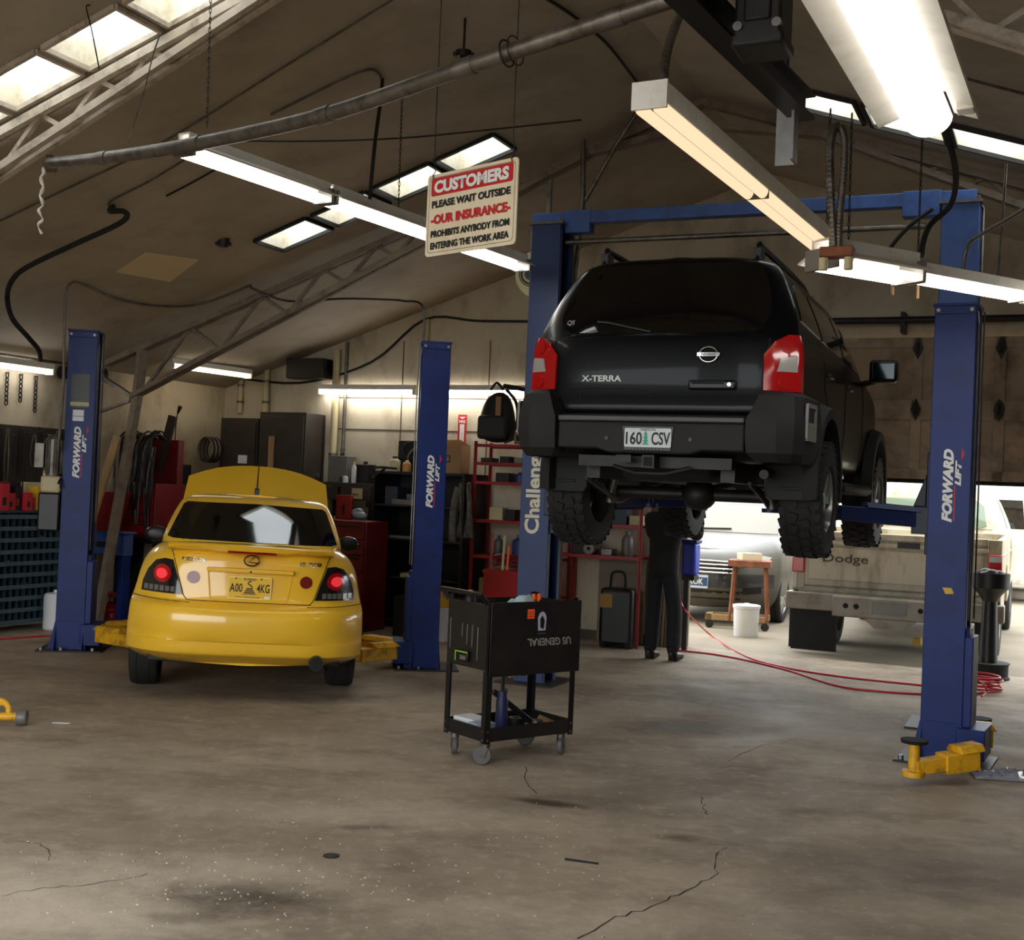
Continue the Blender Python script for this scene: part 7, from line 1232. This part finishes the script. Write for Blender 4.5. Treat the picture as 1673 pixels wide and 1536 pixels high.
for x in (-0.15, 0.12): mb = MB(); mb.cyl((x, -0.14, 0.04), (x, 0.14, 0.04), 0.035, n=12); mb.build('caster_wheel', M_['black_matte'], t)
p = on_floor(985, 1040); t = root('paint_bucket', 'dark bucket with a reddish label left of the black tank', 'bucket', p); mb = MB(); mb.lathe([(0.13, 0), (0.145, 0.32), (0.15, 0.33)], n=20); mb.build('body', M_['black'], t); mb = MB(); mb.lathe([(0.141, 0.08), (0.147, 0.25)], n=20, cap=False); mb.build('label', mat('dull_maroon_label', (96, 52, 48), 0.6), t)
p = on_floor(960, 1030); t = root('shop_vacuum', 'black shop vacuum in the shadow left of the black tank', 'vacuum', p); mb = MB(); mb.lathe([(0.16, 0.06), (0.18, 0.1), (0.18, 0.45), (0.19, 0.47), (0.17, 0.58), (0.08, 0.66)], n=20); mb.build('drum', M_['black'], t); mb = MB(); mb.tube([(0.05, -0.1, 0.55), (0.1, -0.25, 0.4), (0.15, -0.28, 0.15), (0.2, -0.2, 0.04)], 0.022, 8, smooth=5); mb.build('hose', M_['black_matte'], t)
t = rootB('wall_panel_board', 'pale board leaning under the lower red rack', 'board', 4.5, 2.5, 0.02); t.name = 'leaning_board'; mb = MB(); mb.b2((-0.26, -0.01, 0), (0.26, 0.01, 0.86)); mb.build('board', mat('pale_board', (128, 118, 100), 0.8, vary=0.15), t)
for k in range(5):
    x = 4.93 + 0.035 * k; t = rootB('long_stock', 'thin timber strip %s standing against the wall beside the jamb' % ('nearest the rack', 'second from the rack', 'in the middle', 'second from the jamb', 'nearest the jamb')[k], 'timber strip', x, Q1 - 0.07, 0, group='timber strips by the jamb'); mb = MB(); mb.bar((0, -0.04, 0), (0.01, 0.03, 1.5 + 0.1 * (k % 3)), 0.022, 0.022); mb.build('strip', M_['wood'] if k % 2 else M_['galv'], t)

# ---------------------------------------------------------------- left wall: bins, chains, belts, press, tool chest
t = rootB('bin_cabinet', 'blue-grey cabinet of small open bins at the left edge', 'bin cabinet', -0.72, -0.85, 0.08); TE = M_['teal']
mb = MB(); mb.b2((-0.2, -0.5, 0), (-0.18, 0.45, 1.11)); mb.b2((-0.2, -0.5, 0), (0.16, -0.48, 1.11)); mb.b2((-0.2, 0.43, 0), (0.16, 0.45, 1.11)); mb.b2((-0.2, -0.5, 1.09), (0.16, 0.45, 1.11)); mb.build('carcass', TE, t)
for k in range(10): z = 0.0 + k * 0.115; mb = MB(); mb.b2((-0.18, -0.48, z), (0.15, 0.43, z + 0.008)); mb.b2((0.145, -0.48, z - 0.005), (0.16, 0.43, z + 0.035)); mb.build('shelf', mat('bin_lip', (66, 84, 92), 0.5) if k == 0 else bpy.data.materials['bin_lip'], t)
mb = MB()
for k in range(11): y = -0.40 + 0.082 * k; mb.b2((-0.18, y - 0.002, 0), (0.13, y + 0.002, 1.09))
mb.build('divider', TE, t)
for k in range(7):
    mb = MB(); y = rnd.uniform(-0.42, 0.3); z = 0.115 * rnd.randint(0, 8) + 0.01; mb.b2((0.02, y, z), (0.1, y + 0.05, z + 0.04)); mb.build('bin_part', M_['steel'], t)
BX = [(-1.27, 0.02, .05, .20, 'red'), (-1.16, 0.05, .05, .26, 'red'), (-1.05, 0.02, .045, .17, 'red'), (-0.95, 0.0, .045, .24, 'black'), (-0.855, 0.05, .04, .18, 'red'), (-0.77, 0.0, .04, .13, 'red'), (-0.66, 0.0, .05, .24, 'yellow_plastic')]
WHERE = ('at the very left end', 'second from the left end', 'third from the left end', 'in the middle', 'just right of the black one', 'next to the yellow one', 'at the right end')
for k, (q_, dx, w2, h, m_) in enumerate(BX):
    t = rootB('filter_box', '%s filter box on the bin cabinet, %s' % ({'red': 'red', 'black': 'black', 'yellow_plastic': 'yellow'}[m_], WHERE[k]), 'box', -0.68 + dx, q_, 1.19, group='filter boxes on the bin cabinet'); mb = MB(); mb.b2((-0.06, -w2, 0), (0.06, w2, h)); mb.build('carton', M_[m_] if m_ != 'red' else mat('filter_box_red', (190, 34, 50), 0.55), t, bevel=0.003); mb = MB(); mb.b2((0.06, -w2 * .7, h * .2), (0.062, w2 * .2, h * .5)); mb.build('print', M_['ink'] if m_ != 'black' else M_['red'], t)
for k, (q_, dx, w2, h, z) in enumerate(((-1.17, -0.1, .09, .30, 1.34), (-1.0, -0.1, .06, .28, 1.34), (-1.14, -0.1, .06, .14, 1.645))):
    t = rootB('filter_box', ('dark red box stacked behind the front filter boxes', 'reddish carton stacked right of the dark red box', 'topmost red box of the filter box stack')[k], 'box', -0.8 + 0, q_, z - (0.15 if k < 2 else 0.15), group='filter boxes on the bin cabinet'); mb = MB(); mb.b2((-0.05, -w2, 0), (0.05, w2, h)); mb.build('carton', M_['red_dark'] if k else M_['red'], t, bevel=0.003)
for k, q_ in enumerate((-1.02, -0.9, -0.72, -0.52)):
    t = rootB('hanging_chain', 'heavy chain on the left wall, %s' % ('leftmost doubled one', 'second from the left edge', 'third from the left edge', 'nearest the blue post')[k], 'chain', P0 + 0.03, q_, 2.56, group='chains on the left wall'); mb = MB()
    n = (9, 7, 6, 8)[k]
    for j in range(n): mb.tube([(0.012 * math.sin(j % 2 * 1.57) * math.cos(a * math.pi / 4), (0.019 if j % 2 == 0 else 0.006) * math.cos(a * math.pi / 4), -0.03 - j * 0.045 + 0.03 * math.sin(a * math.pi / 4)) for a in range(8)], 0.007, 5, True)
    mb.build('links', M_['dark_steel'], t); mb = MB(); mb.cyl((-0.03, 0, 0), (0.03, 0, 0.0), 0.006, n=6); mb.build('nail', M_['steel'], t)
t = rootB('pegboard', 'dark pegboard on the left wall behind the hanging belts', 'pegboard', P0 + 0.012, -0.72, 1.4); mb = MB(); mb.b2((-0.01, -0.55, 0), (0.01, 0.7, 0.64)); mb.build('board', mat('dark_pegboard', (52, 42, 34), 0.8), t)
for k in range(14):
    q_ = -1.22 + 0.085 * k; t = rootB('drive_belt', 'black drive belt on the pegboard, number %d along from the left edge' % (k + 1), 'belt', P0 + 0.04 + 0.012 * (k % 3), q_, 2.0 - 0.03 * (k % 3), group='drive belts on the pegboard'); L_ = rnd.uniform(0.3, 0.62); w_ = rnd.uniform(0.02, 0.05)
    mb = MB(); mb.tube([(0, -0.012, 0), (0, 0.012, 0), (0, w_, -L_ * .5), (0, w_ * .8, -L_ * .9), (0, 0, -L_), (0, -w_ * .8, -L_ * .9), (0, -w_, -L_ * .5)], 0.007, 5, True, smooth=4); mb.build('belt', M_['black_matte'] if k % 4 else M_['galv'], t); mb = MB(); mb.cyl((-0.05, 0, 0), (0.03, 0, 0.005), 0.004, n=6); mb.build('hook', M_['steel'], t)
line('steel_bar', 'long pale steel bar leaning at the left edge by the belts', 'bar', [B(-0.75, -1.24, 1.2), B(-0.85, -1.2, 2.15)], 0.014, M_['steel'], 8, 0)
p = on_floor(89, 1029); t = root('plastic_jug', 'white plastic drum standing left of the leftmost blue post', 'drum', p); mb = MB(); mb.lathe([(0.10, 0), (0.115, 0.015), (0.118, 0.34), (0.105, 0.365), (0.05, 0.375)], n=24); mb.build('body', M_['white'], t); mb = MB(); mb.cyl((0, 0, 0.37), (0, 0, 0.4), 0.025, n=12); mb.build('cap', M_['white'], t)
# blue hydraulic press
t = rootB('hydraulic_press', 'blue steel hydraulic press frame right of the leftmost post', 'press', -0.60, 0.3, 0); 
for x in (-0.24, 0.24): mb = MB(); mb.b2((x - 0.035, -0.06, 0.0), (x + 0.035, 0.06, 0.95)); mb.build('upright', M_['blue'], t, bevel=0.004)
mb = MB(); mb.b2((-0.29, -0.07, 0.72), (0.29, 0.07, 0.95)); mb.b2((-0.3, -0.1, 0.95), (0.31, 0.1, 0.975)); cr_ = mb.build('crossbeam', mat('dusty_press_blue', (44, 72, 130), 0.5, vary=0.15), t, bevel=0.005); mb = MB(); mb.b2((-0.2, -0.074, 0.80), (0.08, -0.069, 0.86)); mb.build('beam_slot', GAP, cr_)
mb = MB(); mb.b2((-0.22, -0.12, 0.28), (0.22, 0.12, 0.31)); mb.build('bed', M_['red'], t); mb = MB(); mb.b2((-0.3, -0.22, 0), (-0.18, 0.22, 0.04)); mb.b2((0.18, -0.22, 0), (0.3, 0.22, 0.04)); mb.build('foot', M_['blue'], t)
t = rootB('bottle_jack', 'ribbed red bottle jack standing inside the blue press', 'jack', -0.5, 0.3, 0.0); mb = MB(); mb.lathe([(0.09, 0), (0.09, 0.04), (0.075, 0.05), (0.08, 0.08), (0.07, 0.1), (0.08, 0.13), (0.07, 0.15), (0.08, 0.18), (0.06, 0.2), (0.03, 0.22)], n=20); mb.build('body', M_['red'], t); mb = MB(); mb.cyl((0, 0, 0.2), (0, 0, 0.27), 0.025, n=12); mb.build('ram', M_['steel'], t)
bottle('oil_jug', 'yellow plastic jug beyond the press beside the yellow car', 0.22, 0.9, 0.62, 0.09, 0.3, M_['yellow_plastic'], M_['yellow_plastic'], cat='jug')
can('white drum under the yellow jug beside the yellow car', 0.22, 0.9, 0, 0.12, 0.12, 0.62, M_['white'], False)
t = rootB('red_hopper', 'dark red metal hopper on the blue press', 'hopper', -0.70, 0.3, 0.976); mb = MB(); mb.add([(-0.1, -0.12, 0), (0.16, -0.12, 0), (0.16, 0.12, 0), (-0.1, 0.12, 0), (-0.16, -0.16, 0.42), (0.26, -0.16, 0.42), (0.26, 0.16, 0.42), (-0.16, 0.16, 0.42)], [(0, 3, 2, 1), (0, 1, 5, 4), (1, 2, 6, 5), (2, 3, 7, 6), (3, 0, 4, 7), (4, 5, 6, 7)]); mb.build('hopper', M_['red_dark'], t, bevel=0.004)
t = rootB('tool_chest', 'red tool chest buried in hanging hoses behind the slanted truss leg', 'tool chest', -0.60, 0.95, 0.0); mb = MB(); mb.b2((-0.28, -0.25, 0.9), (0.28, 0.25, 1.5)); mb.b2((-0.28, 0.1, 1.5), (0.28, 0.2, 2.0)); mb.build('chest', M_['red_dark'], t, bevel=0.006); mb = MB(); mb.b2((-0.3, -0.3, 0.84), (0.3, 0.28, 0.9)); mb.build('shelf', M_['black'], t)
for x in (-0.26, 0.26): mb = MB(); mb.b2((x - 0.03, -0.2, 0), (x + 0.03, 0.2, 0.84)); mb.build('leg', M_['dark_steel'], t)
for k in range(4): z = 0.95 + 0.135 * k; mb = MB(); mb.b2((-0.25, -0.258, z), (0.25, -0.24, z + 0.12)); dr = mb.build('drawer', M_['red'], t, bevel=0.003); mb = MB(); mb.b2((-0.2, -0.268, z + 0.08), (0.2, -0.256, z + 0.095)); mb.build('handle', M_['steel'], dr)
for k in range(16):
    x = -0.86 + 0.032 * k; t = rootB('hanging_hose', 'dark hose or lead draped over the red tool chest, strand %d from the left' % (k + 1), 'hose', x, 0.67, 2.0, group='hoses draped over the tool chest'); L_ = rnd.uniform(0.45, 1.05); a = rnd.uniform(-0.05, 0.05)
    mb = MB(); mb.tube([(0, 0.28, 0.0), (0.02, 0.1, 0.03 + rnd.uniform(-.05, .06)), (a, 0.0, -0.08), (a * 1.5, -0.02, -L_ * .5), (a * 0.5 + 0.03, -0.02, -L_), (a + 0.07, -0.03, -L_ * .6), (0.06, 0.0, -0.1)], rnd.uniform(0.008, 0.016), 6, smooth=4); mb.build('hose', (M_['black_matte'], M_['dark_steel'], M_['galv'], M_['black'])[k % 4], t)
t = rootB('plank', 'dark timber board end sticking up behind the red tool chest', 'plank', -0.55, 1.0, 1.95); mb = MB(); mb.bar((0, 0.02, -0.3), (0.14, 0.04, 0.32), 0.1, 0.04, (0, 1, 0)); mb.build('board', mat('dark_timber', (60, 44, 32), 0.8), t)
t = rootB('plank', 'pale timber plank leaning along the slanted truss leg', 'plank', -0.36, -0.22, 0); mb = MB(); mb.bar((-0.02, -0.05, 0.9), (0.28, 0.02, 1.98), 0.09, 0.03, (0, 1, 0)); mb.bar((-0.12, -0.1, 0.0), (-0.02, -0.05, 0.9), 0.09, 0.03, (0, 1, 0)); mb.build('board', M_['wood'], t)
t = rootB('parts_rack', 'small dark rack of sloping bins beside the red tool chest', 'bin rack', -0.70, 1.42, 0.95)
for k in range(5): z = 0.05 + 0.15 * k; mb = MB(); mb.prism([(-0.15, 0.0), (0.1, 0.05), (0.1, 0.07), (-0.15, 0.02)], (-0.16, 0, z), FW, Z, (0.32, 0, 0)); mb.b2((-0.16, -0.16, z), (0.16, -0.15, z + 0.04)); mb.build('bin_shelf', M_['galv'], t)
mb = MB(); mb.b2((-0.18, -0.16, 0), (-0.16, 0.12, 0.78)); mb.b2((0.16, -0.16, 0), (0.18, 0.12, 0.78)); mb.b2((-0.18, 0.1, -0.95), (0.18, 0.12, 0.78)); mb.build('frame', M_['black'], t)
t = rootB('gooseneck_lamp', 'thin gooseneck work lamp on the back left corner wall', 'work lamp', -0.62, 1.35, 1.75); mb = MB(); mb.tube([(0, 0, -0.05), (0.0, 0, 0.35), (0.01, 0, 0.5), (0.03, -0.01, 0.58)], 0.006, 6, smooth=4); mb.build('neck', M_['black'], t); mb = MB(); mb.cyl((0.03, -0.01, 0.57), (0.07, -0.02, 0.65), 0.012, 0.026, n=10); mb.build('head', M_['black'], t); mb = MB(); mb.b2((-0.29, -0.03, -0.08), (0.03, 0.03, -0.05)); mb.build('bracket', M_['dark_steel'], t)
for k in range(6):
    t = rootB('hose_coil', 'grey hose coil on the corner wall, loop %s' % ('at the left', 'second from left', 'third from left', 'third from right', 'second from right', 'at the right')[k], 'hose coil', P0 + 0.2 + 0.012 * k, 2.05 + 0.02 * k, 1.93, group='hose coil loops in the corner'); mb = MB(); mb.torus((0, 0, 0), 0.15, 0.009, (0.3, 1, 0), 24, 6); mb.build('loop', M_['black_matte'] if k % 2 else M_['galv'], t)
t = rootB('vertical_duct', 'dark vertical duct pipes behind the leftmost blue post', 'duct', P0 + 0.12, 0.05, 1.2); mb = MB(); mb.cyl((0, 0, 0), (0, 0, 1.45), 0.06, n=14); mb.cyl((0.02, -0.2, 0.2), (0.02, -0.2, 1.45), 0.035, n=12); mb.build('duct', M_['brown'], t); mb = MB(); mb.cyl((-0.02, -0.3, 1.43), (0.05, 0.25, 1.46), 0.07, n=16); mb.build('cross_duct', M_['dark_steel'], t)
t = rootB('wall_box', 'white wall box with pale papers under the lift motor', 'wall box', P0 + 0.04, -0.45, 1.25); mb = MB(); mb.b2((-0.03, -0.2, 0), (0.03, 0.15, 0.22)); mb.build('box', M_['cream'], t, bevel=0.006)

# ---------------------------------------------------------------- the mechanic
def skin(name, joints, edges, m, parent, root_i=0, levels=2):
    me = bpy.data.meshes.new(name); me.from_pydata([j[0] for j in joints], edges, []); o = bpy.data.objects.new(name, me); link(o)
    o.modifiers.new('skin', 'SKIN'); sd = me.skin_vertices[0].data
    for i, j in enumerate(joints): sd[i].radius = (j[1], j[2] if len(j) > 2 else j[1]); sd[i].use_root = (i == root_i)
    o.modifiers.new('sub', 'SUBSURF').levels = levels
    dg = bpy.context.evaluated_depsgraph_get(); nm = bpy.data.meshes.new_from_object(o.evaluated_get(dg)); bpy.data.objects.remove(o)
    nm.materials.clear(); nm.materials.append(m); nm.shade_smooth(); return link(bpy.data.objects.new(name, nm), parent)
SKIN_M = mat('skin', (150, 108, 84), 0.6); CLOTH = mat('black_work_jacket', (17, 17, 19), 0.85, vary=0.2, scale=12); TROU = mat('dark_trousers', (22, 23, 28), 0.85, vary=0.25, scale=10)
q = at(1078, 1083, 11.95)
t = root('person', 'mechanic in black work clothes standing behind the raised SUV, arms lifted forward', 'person', (q.x, q.y, 0), -38)
J = [((0, 0, 0.92), .075), ((0, 0.01, 1.10), .11, .09), ((0, 0.03, 1.30), .12, .09), ((0, 0.05, 1.42), .06), ((0, 0.08, 1.50), .05), ((0, 0.10, 1.58), .085, .075), ((0, 0.11, 1.67), .075, .07),
     ((-0.16, 0.04, 1.38), .05), ((-0.24, 0.18, 1.18), .042), ((-0.18, 0.33, 1.40), .033), ((-0.17, 0.36, 1.47), .026), ((0.16, 0.04, 1.38), .05), ((0.26, 0.18, 1.20), .042), ((0.18, 0.33, 1.44), .033), ((0.17, 0.36, 1.51), .026),
     ((-0.08, 0, 0.84), .06), ((-0.10, 0.02, 0.48), .055), ((-0.10, -0.02, 0.09), .04), ((0.08, 0, 0.84), .06), ((0.11, 0.05, 0.48), .055), ((0.12, 0.04, 0.09), .04)]
Ed = [(0, 1), (1, 2), (2, 3), (3, 4), (4, 5), (5, 6), (2, 7), (7, 8), (8, 9), (9, 10), (2, 11), (11, 12), (12, 13), (13, 14), (0, 15), (15, 16), (16, 17), (0, 18), (18, 19), (19, 20)]
for s in (-1, 1):                          # hands: palm chain plus five fingers
    w_ = 10 if s < 0 else 14; c = Vector(J[w_][0]); J.append((tuple(c + Vector((0, 0.02, 0.05))), .03, .016)); pi_ = len(J) - 1; Ed.append((w_, pi_))
    for k, (dx, L_) in enumerate(((-.03, .055), (-.01, .065), (.01, .062), (.03, .05))):
        a = c + Vector((dx, 0.025, 0.085)); J.append((tuple(a), .0085)); J.append((tuple(a + Vector((0, -0.006, L_ * .6))), .008)); J.append((tuple(a + Vector((0, -0.03, L_))), .007)); n = len(J); Ed += [(pi_, n - 3), (n - 3, n - 2), (n - 2, n - 1)]
    a = c + Vector((-s * 0.035, 0.01, 0.03)); J.append((tuple(a), .010)); J.append((tuple(a + Vector((-s * 0.015, -0.01, 0.035))), .008)); n = len(J); Ed += [(w_, n - 2), (n - 2, n - 1)]
bodyp = skin('body', J, Ed, SKIN_M, t)
mb = MB(); mb.prism([(-0.012, 0), (0.012, 0), (0, 0.03)], (0, 0.185, 1.58), X, Z, (0, 0.02, 0)); mb.build('nose', SKIN_M, t, bevel=0.004)
for s in (-1, 1): mb = MB(); mb.ball((s * 0.03, 0.172, 1.625), 0.011, 8); mb.build('eye', M_['white'], t); mb = MB(); mb.ball((s * 0.082, 0.1, 1.60), 0.028, 8, (0.35, 0.7, 1.1)); mb.build('ear', SKIN_M, t)
mb = MB(); mb.b2((-0.025, 0.168, 1.545), (0.025, 0.18, 1.553)); mb.build('mouth', M_['red_dark'], t)
mb = MB(); mb.ball((0, 0.095, 1.66), 0.1, 12, (0.92, 1.0, 0.85)); mb.prism([(-0.07, 0), (0.07, 0), (0.05, 0.1), (-0.05, 0.1)], (0, 0.16, 1.66), X, FW, (0, 0, 0.01)); mb.build('cap', M_['black_matte'], t)
skin('jacket', [((0, 0, 0.76), .19, .15), ((0, 0.0, 0.98), .165, .125), ((0, 0.01, 1.15), .17, .125), ((0, 0.03, 1.32), .165, .115), ((0, 0.06, 1.43), .075), ((-0.19, 0.04, 1.37), .08), ((-0.25, 0.18, 1.18), .065), ((-0.18, 0.335, 1.41), .048), ((0.19, 0.04, 1.37), .08), ((0.27, 0.18, 1.20), .065), ((0.18, 0.335, 1.45), .048)], [(0, 1), (1, 2), (2, 3), (3, 4), (3, 5), (5, 6), (6, 7), (3, 8), (8, 9), (9, 10)], CLOTH, t)
skin('trousers', [((0, 0, 1.04), .12, .10), ((0, 0, 0.92), .15, .12), ((-0.085, 0, 0.82), .09), ((-0.10, 0.02, 0.48), .078), ((-0.10, -0.02, 0.07), .07), ((0.085, 0, 0.82), .09), ((0.11, 0.05, 0.48), .078), ((0.12, 0.04, 0.07), .07)], [(0, 1), (1, 2), (2, 3), (3, 4), (1, 5), (5, 6), (6, 7)], TROU, t)
for s, dy in ((-1, -0.02), (1, 0.04)): skin('boot', [((s * 0.11, dy - 0.04, 0.05), .05, .05), ((s * 0.115, dy + 0.06, 0.045), .048, .042), ((s * 0.12, dy + 0.17, 0.035), .045, .034), ((s * 0.11, dy - 0.02, 0.14), .05)], [(0, 1), (1, 2), (0, 3)], M_['black'], t)
